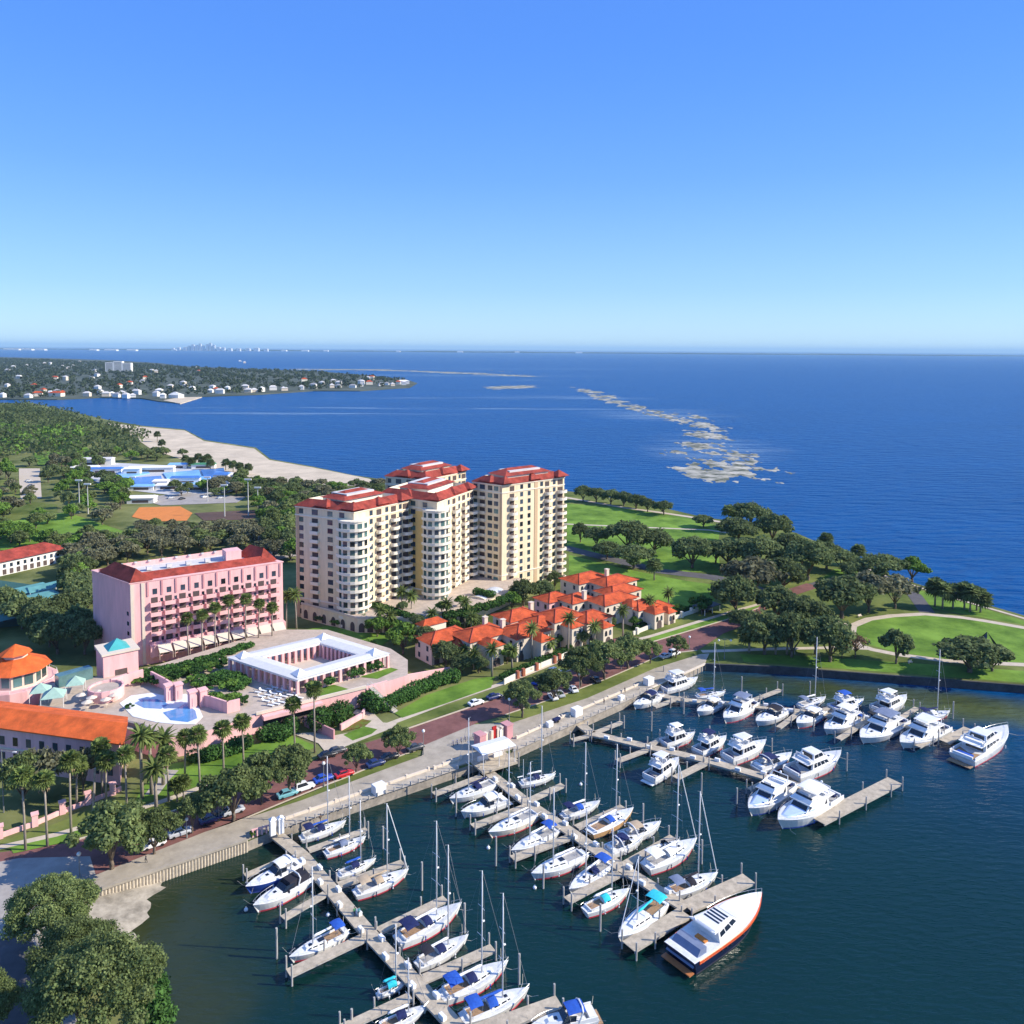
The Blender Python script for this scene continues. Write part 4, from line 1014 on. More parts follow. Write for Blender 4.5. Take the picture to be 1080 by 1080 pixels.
tower('leftmost cream tower with a rounded balcony corner, its left wall in shade', (313,650), (374,661), (431,640), 43.0, 13)
tower('rearmost cream tower, mostly hidden, only its red roof showing above the middle tower', (407,612), (448,618), (491,602), 46.5, 14)
tower('middle cream tower with an ochre strip, between the leftmost and the right tower', (400,632), (461,645), (499,622), 43.5, 13, ochre=True, bayr=4.8)
tower('right cream tower beside the park with white balconies down its right edge', (498,619), (529,626), (594,610), 46.0, 14, bay=False)

def podium():
    p = GL(430,668); o = thing('podium', 'low cream garage block with arches at the foot of the towers', 'building', (p.x,p.y,LAND))
    P = rel(pp([(318,652),(377,668),(440,668),(500,655),(545,634),(560,625),(520,618),(400,628)]), o)
    b = MB(); b.prism(P, -.2, 5.2, 0, 1); b.build('wall', [CREAM, TERR], o)
    f = Facade(o, GL(377,668), GL(440,668)); g = Facade(o, GL(318,652), GL(377,668)); h = Facade(o, GL(440,668), GL(500,655))
    for ff, n in ((g,6),(f,7),(h,7)):
        for i in range(n): ff.put(ARCH_ME, (i+.5)/n, LAND+2.0, 2.0, 3.2, 1, .04)
    b = MB()
    for ff in (g,f,h):
        a = ff.A+ff.n*.05-Vector((o.location.x,o.location.y,0)); m_ = a+ff.d*ff.L/2; b.obox((m_.x,m_.y,5.55), (ff.L,.3,.7), ff.ang)
    b.build('parapet', OFFW, o)
    q = G(450,652,7.3); b = MB(); b.prism([(q.x-o.location.x+x, q.y-o.location.y+y) for x, y in ((-5,-2.5),(4,-3.2),(6,1),(2,3.5),(-4.5,3))], 5.2, 5.35); b.build('swimming_pool', mat('pool_water', (0.02,0.32,0.48), rough=.05, var=.08, spec=.5), o)
    q = G(455,664,7.2); b = MB(); b.obox((q.x-o.location.x,q.y-o.location.y,6.4), (9,4,2.4), UA); b.build('pool_house', CREAM2, o)
    b = MB(); c = Vector((q.x-o.location.x,q.y-o.location.y)); u = Vector(U[:2]); v = Vector(V[:2]); hip(b, c-u*4.5-v*2, c+u*4.5-v*2, c+u*4.5+v*2, c-u*4.5+v*2, 7.6, 1.6); b.build('pool_house_roof', TILE, o)
podium()
# domed hall by the towers
p = GL(514,640); o = thing('domed_hall', 'low hall with a pale barrel roof and an arched gable between the towers and townhouses', 'building', (p.x,p.y,LAND), R(62))
b = MB(); b.box(-9,9,-5,5,-.2,6.0); b.build('wall', CREAM2, o); o.scale = (.8,.8,.62)
b = MB(); sec = [(5.2*math.cos(t), 6.0+3.4*math.sin(t)) for t in [k*math.pi/12 for k in range(13)]]
b.loft([[(x,y,z) for y,z in sec] for x in (-9.2,9.2)], closed=True); b.build('roof', mat('pale_blue_grey_roof', (0.52,0.56,0.62), rough=.5, var=.05), o)
b = MB(); b.loft([[(x,y*1.08,z*1.0+.35) for y,z in sec] for x in (-9.7,-9.2)], closed=True); b.build('gable', CREAM, o)
b = MB(); b.box(-9.78,-9.68,-2,2,.3,4.2); b.build('doorway', DARKOPEN, o)
b = MB(); b.box(-4,4,-5.09,-4.98,1,3.6); b.build('window', WIN, o)

# ------------------------------------------------------------------ townhouses
def townhouse(label, px, py, su, sv, zw, ang=None, chimney=None, wing=None, wallm=None, dz=2.0):
    """eave height zw above the land, centre given by the photo point of the eave centre"""
    su, sv, zw = su*1.2, sv*1.15, zw*.88
    c = G(px, py, LAND+zw); ang = UA if ang is None else ang
    o = thing('townhouse', label, 'townhouse', (c.x,c.y,LAND), ang, 'tile-roofed townhouses')
    wm = wallm or OFFW
    b = MB(); b.box(-su/2,su/2,-sv/2,sv/2,-.2,zw-.05); b.build('wall', wm, o)
    b = MB(); V2 = lambda x, y: Vector((x,y)); hip(b, V2(-su/2,-sv/2), V2(su/2,-sv/2), V2(su/2,sv/2), V2(-su/2,sv/2), zw, dz, .7)
    r = b.build('roof', TILE, o)
    b = MB(); k = min(su,sv)/2
    for s1 in (-1,1):
        for s2 in (-1,1):
            ex = (su/2-k)*s1 if su >= sv else 0; ey = 0 if su >= sv else (sv/2-k)*s2
            b.tube([(s1*(su/2+.7), s2*(sv/2+.7), zw+.03), (ex, ey, zw+dz+.03)], .16, n=4)
    if su != sv: b.tube([(-(su/2-k),0,zw+dz),(su/2-k,0,zw+dz)] if su > sv else [(0,-(sv/2-k),zw+dz),(0,sv/2-k,zw+dz)], .18, n=4)
    b.build('ridge_tiles', REDTILE, r)
    if chimney:
        b = MB(); b.box(chimney[0]-.7,chimney[0]+.7,chimney[1]-.6,chimney[1]+.6,zw-.5,zw+dz+1.3); b.box(chimney[0]-.85,chimney[0]+.85,chimney[1]-.75,chimney[1]+.75,zw+dz+1.3,zw+dz+1.5); b.build('chimney', wm, r)
    if wing:
        x, w, d, zh = wing
        b = MB(); b.box(x-w/2,x+w/2,-sv/2-d,-sv/2-.003,-.2,zh-.05); b.build('front_wing', wm, o)
        b = MB(); hip(b, V2(x-w/2,-sv/2-d), V2(x+w/2,-sv/2-d), V2(x+w/2,-sv/2+1.5), V2(x-w/2,-sv/2+1.5), zh, 1.7, .5); b.build('wing_roof', TILE, o)
        for xx in (x-w*.22, x+w*.22): link('window', ARCHW_ME, o, (xx,-sv/2-d-.03,zh-2.0), 0, (1.1,1,1.8))
        link('arched_opening', ARCH_ME, o, (x,-sv/2-d-.03,1.5), 0, (w*.5,1,2.8))
    n = max(2, int(su/3.2))
    for i in range(n):
        x = -su/2+su*(i+.5)/n
        if wing and abs(x-wing[0]) < wing[1]/2+.6: continue
        for z, h in ((zw-1.9,1.7),(zw-5.0,1.8)):
            if z > .8: link('window', ARCHW_ME if z > 4 else WIN_ME, o, (x,-sv/2-.03,z), 0, (1.2,1,h))
        link('arched_opening', ARCH_ME, o, (x,-sv/2-.04,1.3), 0, (1.9,1,2.5))
    for j in range(2):
        y = -sv/2+sv*(j+.5)/2
        for z in (zw-1.9, zw-5.0):
            if z > .8: link('window', WIN_ME, o, (su/2+.03,y,z), R(90), (1.1,1,1.6)); link('window', WIN_ME, o, (-su/2-.03,y,z), R(90), (1.1,1,1.6))
    return o
T = townhouse
T('leftmost townhouse of the front row, with a low front gable', 468,670, 13,8, 7.5, wing=(2,5,4,5.5))
T('townhouse second from the left in the front row, with a red front wing', 506,667, 13,9, 8.3, wing=(-2,5.5,6,6.5), chimney=(4.5,3))
T('townhouse third in the front row with a pale chimney between two roofs', 551,664, 12,10, 8.3, wing=(1,5,5,6.5), chimney=(-5,4))
T('townhouse behind the third front house, with a square roof', 545,648, 11,8, 9.5, chimney=(5.5,-1))
T('townhouse with the highest roof in the middle of the front row', 589,648, 11,9, 10.0, wing=(-1,5,5,7.5))
T('townhouse at the right end of the front row', 622,650, 10,8, 8.6, wing=(0,4.5,4,6.2))
T('low townhouse left end of the back row behind the front roofs', 583,630, 9,7, 8.5, wallm=PINK)
T('townhouse of the back row with a white chimney in front of its roof', 607,631, 9,7, 9.0, chimney=(1,-3.4))
T('long roofed townhouse at the top left of the back row', 617,609, 14,9, 9.5)
T('townhouse at the top right of the back row with a white chimney', 646,612, 14,9, 9.5, chimney=(1,4))
T('townhouse third in the back row, stepping down towards the road', 652,622, 13,8, 9.0)
T('townhouse nearest the road in the back row, with a plain pale end wall', 645,631, 14,8, 9.0, wing=(3,5,5,7))
T('small red-roofed townhouse at the right end beside the brick drive', 675,638, 9,7, 7.0, wing=(0,5,5,5.5))
T('lowest townhouse at the far right end by the date palms', 693,639, 7,6, 5.5, wing=(0,4,3.5,4.2))
T('townhouse between the two middle fronts, only its roof showing', 570,655, 9,8, 8.8)

hedge([(395,640),(430,652),(446,655)], 3.0, 1.8, 'planting along the front edge of the podium', z=7.2, name='planting', cat='plants')
hedge([(470,652),(492,648),(520,640),(540,632)], 3.5, 2.4, 'planting between the middle tower and the domed hall', z=7.2, name='planting', cat='plants')
hedge([(505,628),(525,630)], 3.5, 2.6, 'planting at the foot of the right tower', z=7.2, name='planting', cat='plants')
hedge([(150,712),(180,706),(215,698),(240,690),(270,681)], 3.0, 1.6, 'planting strip right under the hotel awnings', z=7.0, name='planting', cat='plants')
# planting around the podium
for i, (x, y, w_, h_, z, lab) in enumerate([(385,664,24,16,LAND,'dark shrubs at the foot of the leftmost tower'),(405,660,22,18,LAND,'green trees left of the pool house'),(418,668,24,16,LAND,'low trees before the podium arches'),(440,662,18,14,7.2,'bushy tree between the pool and the pool house'),(478,668,20,16,LAND,'low tree at the podium corner'),(500,662,24,14,LAND,'dark tree before the domed hall'),
    (360,660,22,10,LAND,'low shrubs along the shaded podium wall'),(340,656,20,9,LAND,'dark shrub at the podium end'),(486,640,16,12,7.2,'small tree on the podium beside the middle tower'),(425,646,14,12,7.2,'small tree on the podium left of the pool'),(466,646,16,12,7.2,'small tree on the podium right of the pool'),(443,676,26,20,LAND,'leafy tree between the colonnade and the townhouses'),(415,680,24,18,LAND,'leafy tree at the back corner of the colonnade'),
    (483,697,22,18,LAND,'round tree before the leftmost townhouse'),(512,694,20,16,LAND,'round tree before the second townhouse'),(527,692,18,18,LAND,'shrubby tree beside the second townhouse wing'),(545,692,20,16,LAND,'shrubby tree between the date palms'),(572,686,18,16,LAND,'shrubby tree before the third townhouse'),(588,682,18,14,LAND,'shrubby tree at the middle garden'),(618,676,18,14,LAND,'shrubby tree at the right end of the front row'),(670,662,16,12,LAND,'shrub by the brick drive wall'),(700,648,18,12,LAND,'shrub at the far right townhouse'),(716,646,14,9,LAND,'low shrub between the far right townhouse and the carport')]):
    tree_px(('park', i % 4) if i % 2 else ('bright', (i//2) % 2), lab, x, y, w_, h_, z=z, name='garden_tree', group='garden trees around the towers')
# ------------------------------------------------------------------ colonnade and terrace
tz = 8.0
tw_px = [(270,754),(386,725.5),(430,712),(430,696),(412,684),(345,664),(290,664),(150,706),(112,712),(45,722),(40,748),(100,757),(170,780),(215,772)]
tpoly = [tuple(G(x,y,7.0)[:2]) for x, y in tw_px]
o = thing('terrace', 'pink-walled raised terrace of the hotel carrying the pool and the colonnade', 'terrace', (tpoly[0][0],tpoly[0][1],LAND))
b = MB(); b.prism(rel(tpoly, o), -.2, 5.0, 0, 1); b.build('retaining_wall', [PINK, TERR], o)
def wall_line(root, pts, z0, z1, th, m, name, zb=None):
    """wall along photo points; heights absolute"""
    b = MB(); P = [G(x, y, z1 if zb is None else zb) for x, y in pts]; ox, oy, oz = root.location
    for a, c in zip(P[:-1], P[1:]):
        ang = math.atan2(c.y-a.y, c.x-a.x); m_ = (a+c)/2; b.obox((m_.x-ox, m_.y-oy, (z0+z1)/2-oz), (math.hypot(c.x-a.x,c.y-a.y)+th*.9, th, z1-z0), ang)
    return b.build(name, m, root)
b = MB()
P0, P1 = Vector((*tpoly[0],0)), Vector((*tpoly[1],0))
ff = Facade(o, P0, P1); a = P0-Vector((o.location.x,o.location.y,0))
for i in range(2):
    ff.put(WQ.mesh('garage_opening', DARKOPEN), .17+i*.27, LAND+2.1, ff.L*.22, 3.6, 1, .05)
    p = a+ff.d*(ff.L*(.17+i*.27))+ff.n*1.0; w_ = MB(); w_.obox((p.x,p.y,4.3), (ff.L*.25,2.2,.9), ff.ang); w_.build('garage_canopy', PINK, o)
q = a+ff.d*ff.L*.5+ff.n*.05; b.obox((q.x,q.y,5.35), (ff.L,.5,.8), ff.ang); b.build('parapet', OFFW, o)
ra = thing('ramp_wall', 'long pink wall rising beside the ramp above the long dark hedge', 'wall', (P1.x,P1.y,LAND))
w_ = MB(); e = [G(386,725.5,7), G(430,712,6.4), G(478,702,4.5)]
for (a1, a2), (h1, h2) in zip(zip(e[:-1], e[1:]), ((5.4,4.6),(4.6,2.2))):
    d = (a2-a1); d.z = 0; nn = Vector((d.y,-d.x,0)).normalized()*.25; O3 = Vector((P1.x,P1.y,0)); A_, B_ = a1-O3, a2-O3
    A_.z = B_.z = 0
    vs = [A_-nn, A_+nn, B_+nn, B_-nn]; w_.add([tuple(v_+Vector((0,0,-.2))) for v_ in vs]+[tuple(vs[0]+Vector((0,0,h1))),tuple(vs[1]+Vector((0,0,h1))),tuple(vs[2]+Vector((0,0,h2))),tuple(vs[3]+Vector((0,0,h2)))], [(0,1,5,4),(1,2,6,5),(2,3,7,6),(3,0,4,7),(4,5,6,7)])
w_.build('wall', PINK, ra)
# side wall of the drive and stair
dw = thing('drive_wall', 'low pink wall curving beside the driveway with a lit top', 'wall', GL(340,775))
wall_line(dw, [(322,766),(352,780)], LAND-.1, 4.6, .4, PINKDK, 'wall', zb=LAND); wall_line(dw, [(360,770),(382,758),(384,754)], LAND-.1, 3.6, .6, PINK, 'planter', zb=LAND)
st_ = thing('stairs', 'narrow straight stairs with railings climbing through the dark hedge', 'stairs', GL(417,751))
b = MB(); s0, s1 = GL(417,751), G(389,723,7.0)
for k in range(18):
    q = s0.lerp(s1, k/17)-s0; b.obox((q.x,q.y,q.z), (1.1,1.6,.3), math.atan2(s1.y-s0.y,s1.x-s0.x))
b.build('steps', CONC, st_)
b = MB(); d = (s1-s0); nn = Vector((-d.y,d.x,0)).normalized()*.75
for s in (-1,1): b.tube([nn*s+Vector((0,0,.9)), d+nn*s+Vector((0,0,.9))], .05, n=4)
b.build('railing', TRIM, st_)

def colonnade():
    zr = 11.6
    c0, c1, c2, c3 = G(239,692,zr), G(313,716,zr), G(412,688,zr), G(344.5,668,zr)   # left, front, right, back
    o = thing('colonnade', 'white-roofed square colonnade around a pale courtyard between hotel and towers', 'colonnade', (c1.x,c1.y,7.0))
    C = [c0,c1,c2,c3]; cen = sum(C, Vector((0,0,0)))/4; wd = 5.0
    def inner(p, k): return p+(cen-p)*k
    kk = wd*1.42/((c1-c3).length/2)
    I = [inner(p, kk) for p in C]; O3 = Vector((o.location.x,o.location.y,0))
    b = MB()
    for i in range(4):
        a, c, ci, ai = C[i], C[(i+1)%4], I[(i+1)%4], I[i]; mid0, mid1 = (a+ai)/2, (c+ci)/2
        vs = [(a,4.3),(c,4.3),(mid1,4.75),(mid0,4.75),(ai,4.3),(ci,4.3)]
        vs = [tuple(Vector((p.x,p.y,0))-O3+Vector((0,0,z))) for p, z in vs]
        b.add(vs, [(0,1,2,3),(3,2,5,4)])
    b.build('roof', mat('grey_white_roof', (.62,.62,.62), var=.06), o)
    b = MB()
    for i in range(4):
        for Q in (C, I):
            a, c = Q[i], Q[(i+1)%4]; a = inner(a, .03) if Q is C else a; c = inner(c, .03) if Q is C else c
            m_ = (a+c)/2-O3; ang = math.atan2(c.y-a.y,c.x-a.x); b.obox((m_.x,m_.y,3.95), ((c-a).length,.5,.6), ang)
    b.build('entablature', TRIM, o)
    colb = MB(); colb.box(-.38,.38,-.38,.38,.0,3.7); colb.box(-.5,.5,-.5,.5,0,.35); cm = colb.mesh('column', PINK)
    for i in range(4):
        for Q, n in ((C,11),(I,9)):
            a, c = inner(Q[i], .04), inner(Q[(i+1)%4], .04); ang = math.atan2(c.y-a.y,c.x-a.x)
            for k in range(n):
                p = a.lerp(c, k/n)-O3; link('column', cm, o, (p.x,p.y,0), ang)
    for i in (0, 3):                                   # solid back walls of the two far sides
        a, c = inner(C[i], .06), inner(C[(i+1) % 4], .06)
        if i == 3: a, c = inner(C[3], .06), inner(C[2], .06)
        m_ = (a+c)/2-O3
    a, c = inner(C[3], .1), inner(C[2], .1); m_ = (a+c)/2-O3; b = MB(); b.obox((m_.x,m_.y,1.9), ((c-a).length,.3,3.6), math.atan2(c.y-a.y,c.x-a.x)); b.build('back_wall', PINKDK, o)
    b = MB(); b.prism([tuple((p-O3)[:2]) for p in [inner(p, .0) for p in C]], .003, .12); b.build('floor', mat('courtyard_paving', (0.55,0.47,0.38), var=.05, scale=.4), o)
    b = MB()
    for p in (c1, c2, c3, c0):
        q = inner(p, kk/2)-O3; b.add([(q.x-2.6,q.y,4.6),(q.x,q.y-2.6,4.6),(q.x+2.6,q.y,4.6),(q.x,q.y+2.6,4.6),(q.x,q.y,6.1)], [(0,1,4),(1,2,4),(2,3,4),(3,0,4)])
    b.build('corner_cap', WHITE, o)
colonnade()
for i, pts in enumerate([[(318,730),(345,736),(372,728),(352,722)], [(380,714),(398,716),(420,706),(404,702)]]):
    LAYER[0] += 1; b = MB(); b.sheet([tuple(G(x,y,7.05)[:2]) for x, y in pts], 7.06); struct('lawn', b, GRASS)
for i, (x, y, w_, h_, lab) in enumerate([(160,722,16,10,'shrub by the hotel arch at the left of the beds'),(172,722,18,10,'shrub in the hotel beds right of the arch'),(186,718,18,12,'yellow-green shrub tree in the hotel beds'),(196,712,16,10,'shrub below the third awning'),(208,712,20,10,'shrub in the middle of the hotel beds'),(222,708,18,9,'shrub below the right awnings'),(234,703,14,8,'shrub left of the colonnade corner'),(205,722,20,10,'shrub on the mound above the pool'),(228,722,18,10,'dark shrub in the mound left of the colonnade'),(243,727,20,11,'dark shrub before the left side of the colonnade'),
    (226,738,16,8,'yellowish shrub by the pool wall'),(240,742,16,9,'shrub at the end of the pool wall'),(256,742,14,8,'shrub beside the lounger rows'),(148,722,14,7,'shrub left of the hotel arch'),(215,731,16,7,'shrub in the beds right of the pool'),(252,716,12,6,'shrub behind the left side of the colonnade'),(136,748,10,6,'small shrub at the pool edge')]):
    tree_px(('bush', i % 2), lab, x, y, w_*1.3, h_, z=7.0, name='shrub', cat='shrub', group='shrubs of the hotel garden')
# umbrellas and chairs on the terrace in rows: white loungers
lb = MB(); lb.box(-.95,.95,-.33,.33,.28,.36); lb.add([(-.95,-.33,.36),(-.95,.33,.36),(-1.35,.33,.9),(-1.35,-.33,.9)], [(0,1,2,3),(3,2,1,0)])
for x in (-.8,.8):
    for y in (-.28,.28): lb.box(x-.04,x+.04,y-.04,y+.04,0,.28)
LOUNGE = lb.mesh('sun_lounger', WHITE)
k = 0
for r_ in range(4):
    for c_ in range(6):
        p = G(272+c_*6.2+r_*4.5, 731+r_*4.6-c_*1.6, 7.0)
        tag(link('sun_lounger', LOUNGE, None, (p.x,p.y,7.0), R(-20)), 'white sun lounger in the rows on the terrace in front of the colonnade', 'sun lounger', 'sun loungers on the terrace')
# pool court
pool = thing('swimming_pool', 'free-form blue hotel pool with a white rim between pink walls', 'swimming pool', G(180,748,7.0))
O3 = Vector(pool.location); rp = lambda pts: [tuple((G(x,y,7.0)-O3)[:2]) for x, y in pts]
b = MB(); b.prism(rp([(126,742),(138,734),(160,731),(178,735),(196,732),(208,742),(214,756),(206,764),(185,764),(165,762),(140,756)]), .003, .10); b.build('pool_surround', mat('white_pool_deck', (.74,.75,.76), var=.05), pool)
PW = mat('hotel_pool_water', (0.10,0.26,0.52), rough=.06, var=.12, scale=.3, spec=.5)
for pts in ([(142,742),(150,738),(166,738),(178,743),(170,748),(152,747)], [(172,752),(186,748),(196,742),(206,750),(208,758),(198,762),(180,760)]):
    b = MB(); b.prism(rp(pts), .06, .16); b.build('water_surface', PW, pool)
pw = thing('pool_wall', 'pink curved wall with piers separating the hotel pool from the gardens', 'wall', G(190,740,7.0))
wall_line(pw, [(160,720),(175,728),(189,738)], 7, 10.2, .5, PINK, 'wall', zb=7.0)
wall_line(pw, [(202,742),(222,746),(240,752),(252,749)], 7, 10.0, .5, PINK, 'wall', zb=7.0)
for x, y in ((178,739),(188,738),(203,746),(214,744)):
    q = G(x, y, 7.0)-Vector(pw.location); b = MB(); b.obox((q.x,q.y,2.1), (1.8,1.8,4.2), UA); b.obox((q.x,q.y,4.35), (2.2,2.2,.4), UA); b.obox((q.x,q.y-.92,1.7),(.9,.1,2.2), 0); b.build('pier', PINK, pw)
sp = thing('spa_wall', 'round pink-walled terrace below the small teal-roofed tower', 'wall', G(112,735,7.0))
b = MB(); n = 14; ring = [(4.2*math.cos(2*math.pi*k/n), 4.2*math.sin(2*math.pi*k/n)) for k in range(n)]
for k in range(n):
    a, c = ring[k], ring[(k+1)%n]; b.obox(((a[0]+c[0])/2,(a[1]+c[1])/2,1.5), (2.0,.4,3.0), math.atan2(c[1]-a[1],c[0]-a[0]))
b.build('wall', PINK, sp); b = MB(); b.prism(ring, 2.2, 2.4); b.build('floor', TERR, sp)
wall_line(sp, [(118,728),(135,722),(150,718)], 7, 10.2, .6, PINK, 'side_wall', zb=7.0)
tb = MB(); tb.cyl(0,0,0,.72,.05,n=5); tb.cyl(0,0,.70,.76,.5,n=10); um = MB(); um.tube([(0,0,0),(0,0,2.4)], .04, n=5); um.add([(1.4*math.cos(k*math.pi/4),1.4*math.sin(k*math.pi/4),2.1) for k in range(8)]+[(0,0,2.7)], [(k,(k+1)%8,8) for k in range(8)])
for i, (x, y) in enumerate([(86,741),(97,744),(104,738),(112,746),(121,741),(92,749)]):
    t = thing('patio_umbrella', 'small cream patio umbrella on the pool deck by the long hall', 'umbrella', G(x,y,7.0), 0, 'patio umbrellas on the pool deck'); um.build('canopy', OFFW, t); tb.build('table', OFFW, t)
wl_ = thing('terrace_parapet', 'grey parapet and walk along the back of the long orange roof', 'wall', G(100,757,7.0)); wall_line(wl_, [(42,748),(100,757),(150,768),(168,778)], 7.0, 8.0, .8, mat('grey_coping', (.25,.22,.21)), 'coping', zb=7.0)

# ------------------------------------------------------------------ octagonal pavilion and its ramps
p = G(8,722,7.0)
o = thing('pavilion', 'octagonal pavilion with a two-tiered bright orange roof at the left edge', 'pavilion', (p.x,p.y+4,6.0))
def ring8(r, z, n=8, ph=.39): return [(r*math.cos(ph+2*math.pi*k/n), r*math.sin(ph+2*math.pi*k/n), z) for k in range(n)]
b = MB(); b.prism([(x,y) for x,y,_ in ring8(10.5,0,16,0)], -4, .6); b.build('base', PINK, o)
b = MB(); b.prism([(x,y) for x,y,_ in ring8(7.6,0)], .6, 4.6); b.build('wall', OFFW, o)
R8 = ring8(7.6, 0)
for k in range(8):
    f = Facade(o, Vector(R8[k])+Vector(o.location), Vector(R8[(k+1)%8])+Vector(o.location))
    for t in (.27,.73): f.put(WINT_ME, t, 8.6, 2.1, 2.8, 1, .04)
b = MB(); b.loft([ring8(9.0,4.6), ring8(3.6,7.4)]); b.build('lower_roof', ORTILE, o)
b = MB(); b.prism([(x,y) for x,y,_ in ring8(3.0,0)], 7.35, 8.5); b.build('lantern', OFFW, o)
b = MB(); b.loft([ring8(4.2,8.5), ring8(.15,10.9)]); b.build('upper_roof', ORTILE, o)
b = MB(); b.tube([(x,y,1.5) for x,y,_ in ring8(10.2,0,16,0)]+[ring8(10.2,1.5,16,0)[0]], .06, n=4)
for x,y,_ in ring8(10.2,0,16,0): b.tube([(x,y,.6),(x,y,1.5)], .05, n=4)
b.build('railing', TRIM, o)
cw = thing('covered_walk', 'white barrel-roofed walkway leading from the pavilion to the teal-capped tower', 'walkway', G(70,716,7.0))
def barrel(a, c, w, z, name):
    b = MB(); d = (c-a); d.z = 0; nn = Vector((-d.y,d.x,0)).normalized(); secs = []
    for q in (a, c): secs.append([tuple(q-Vector(cw.location)+nn*(w*math.cos(t))+Vector((0,0,z-q.z+7.0-7.0+w*.7*math.sin(t)+ (q.z-7.0)))) for t in [k*math.pi/8 for k in range(9)]])
    b.loft(secs); return b.build(name, WHITE, cw)
barrel(G(58,724,7.0), G(97,713,7.0), 1.8, 3.2, 'roof'); barrel(G(52,732,7.0), G(60,745,7.0), 1.6, 3.0, 'roof'); barrel(G(44,712,7.0), G(56,724,7.0), 1.8, 3.6, 'roof')
a, c = G(60,724,7.0)-Vector(cw.location), G(96,714,7.0)-Vector(cw.location); b = MB(); m_ = (a+c)/2; b.obox((m_.x,m_.y,1.55), ((c-a).length,3.0,3.1), math.atan2(c.y-a.y,c.x-a.x)); b.build('glazed_side', WINT, cw)
for x, y, r_, lab in [(43,738,2.3,'pale teal tent roof left of the pair below the covered walk'),(57,743,2.7,'pale teal tent roof right of the pair below the covered walk'),(80,730,2.2,'pale teal tent roof beside the covered walk')]:
    p = G(x, y, 7.0); t = thing('tent', lab, 'tent', p, R(20), 'teal tents by the pavilion')
    b = MB(); b.add([(-r_,-r_,2.6),(r_,-r_,2.6),(r_,r_,2.6),(-r_,r_,2.6),(0,0,4.6)], [(0,1,4),(1,2,4),(2,3,4),(3,0,4)]); b.build('roof', mat('pale_teal_fabric', (.32,.48,.40), var=.1), t)
    b = MB()
    for sx in (-1,1):
        for sy in (-1,1): b.tube([(sx*r_*.95,sy*r_*.95,0),(sx*r_*.95,sy*r_*.95,2.6)], .08, n=5)
    b.build('pole', TRIM, t)

# ------------------------------------------------------------------ long hall with the orange roof
def hall():
    zE, zR = 12.0, 14.0
    e0, e1 = G(0,768,zE), G(131,785.5,zE); d = (e1-e0).normalized(); e0 = e0-d*26; nrm = Vector((-.38,.925,0)); D = 13.0
    f0, f1 = e0+d*.0+nrm*.9, e1-d*1.4+nrm*.9
    o = thing('long_hall', 'long two-storey pink hall with a bright orange tiled roof behind the left palms', 'building', (f1.x,f1.y,LAND))
    O3 = Vector((f1.x,f1.y,0)); Q = [f0,f1,f1+nrm*D,f0+nrm*D]
    b = MB(); b.prism([tuple((p-O3)[:2]) for p in Q], -.2, zE-LAND-.05); b.build('wall', PINK, o)
    b = MB(); A, B, C, E = e0-O3, e1-O3, e1-O3+nrm*(D+1.8), e0-O3+nrm*(D+1.8)
    r0, r1 = A+nrm*((D+1.8)*.42), B+nrm*((D+1.8)*.42)-d*-.6
    z = zE-LAND
    b.add([(p.x,p.y,z) for p in (A,B,C,E)]+[(r0.x,r0.y,z+2.2),(r1.x,r1.y,z+2.2)]+[(p.x,p.y,z-.25) for p in (A,B,C,E)], [(0,1,5,4),(1,2,5),(2,3,4,5),(9,8,7,6),(0,6,7,1),(1,7,8,2)]); b.build('roof', ORTILE, o)
    f = Facade(o, f0, f1)
    for t in [.06+.94*k/15 for k in range(15)]:
        for z_ in (LAND+6.8, LAND+3.0): f.put(WIN_ME, t+.02, z_, 1.3, 2.0, 1, .03)
    g = Facade(o, f1, f1+nrm*D)
    for t in (.22,.5,.78):
        for z_ in (LAND+6.8, LAND+2.6): g.put(ARCHW_ME, t, z_, 1.6, 2.6, 1, .03, 'window')
    b = MB()
    for ff in (f, g):
        m_ = ff.A+ff.d*(ff.L/2)+ff.n*.1-O3; b.obox((m_.x,m_.y,5.0), (ff.L+.2,.25,.35), ff.ang); b.obox((m_.x,m_.y,9.6), (ff.L+.2,.3,.4), ff.ang)
    b.build('string_course', OFFW, o)
hall()
fn = thing('garden_fence', 'low pink fence with square piers in front of the shaded hall garden', 'fence', GL(70,868))
fl = [(0,884),(37,871),(66,858),(93,848),(119,838),(127,834)]
wall_line(fn, fl, LAND-.1, LAND+1.0, .35, PINK, 'wall', zb=LAND)
for i, (x, y) in enumerate(fl[:-1]+[(-14,889)]):
    q = GL(x, y)-Vector(fn.location); b = MB(); b.obox((q.x,q.y,1.25), (1.1,1.1,2.5), R(35)); b.obox((q.x,q.y,2.6), (1.4,1.4,.25), R(35)); b.build('pier', PINK, fn)
gf = thing('garden_wall', 'cream garden wall with red brick gate piers before the townhouses', 'wall', GL(560,715))
wl2 = [(532,722),(548,714),(570,705),(592,696),(604,690)]; wall_line(gf, wl2, LAND-.1, LAND+1.7, .3, CREAM2, 'wall', zb=LAND)
for x, y in ((546,715.5),(552,713),(585,699.5),(590,697),(566,707)):
    q = GL(x, y)-Vector(gf.location); b = MB(); b.obox((q.x,q.y-.2,1.2), (.9,.9,2.4), UA); b.build('pier', mat('pier_brick', (.36,.12,.07)), gf)
gf = thing('garden_wall', 'low cream wall with piers before the back townhouses beside the brick drive', 'wall', GL(700,660))
wall_line(gf, [(668,670),(690,661),(702,656),(716,652),(736,645)], LAND-.1, LAND+1.4, .35, CREAM2, 'wall', zb=LAND)
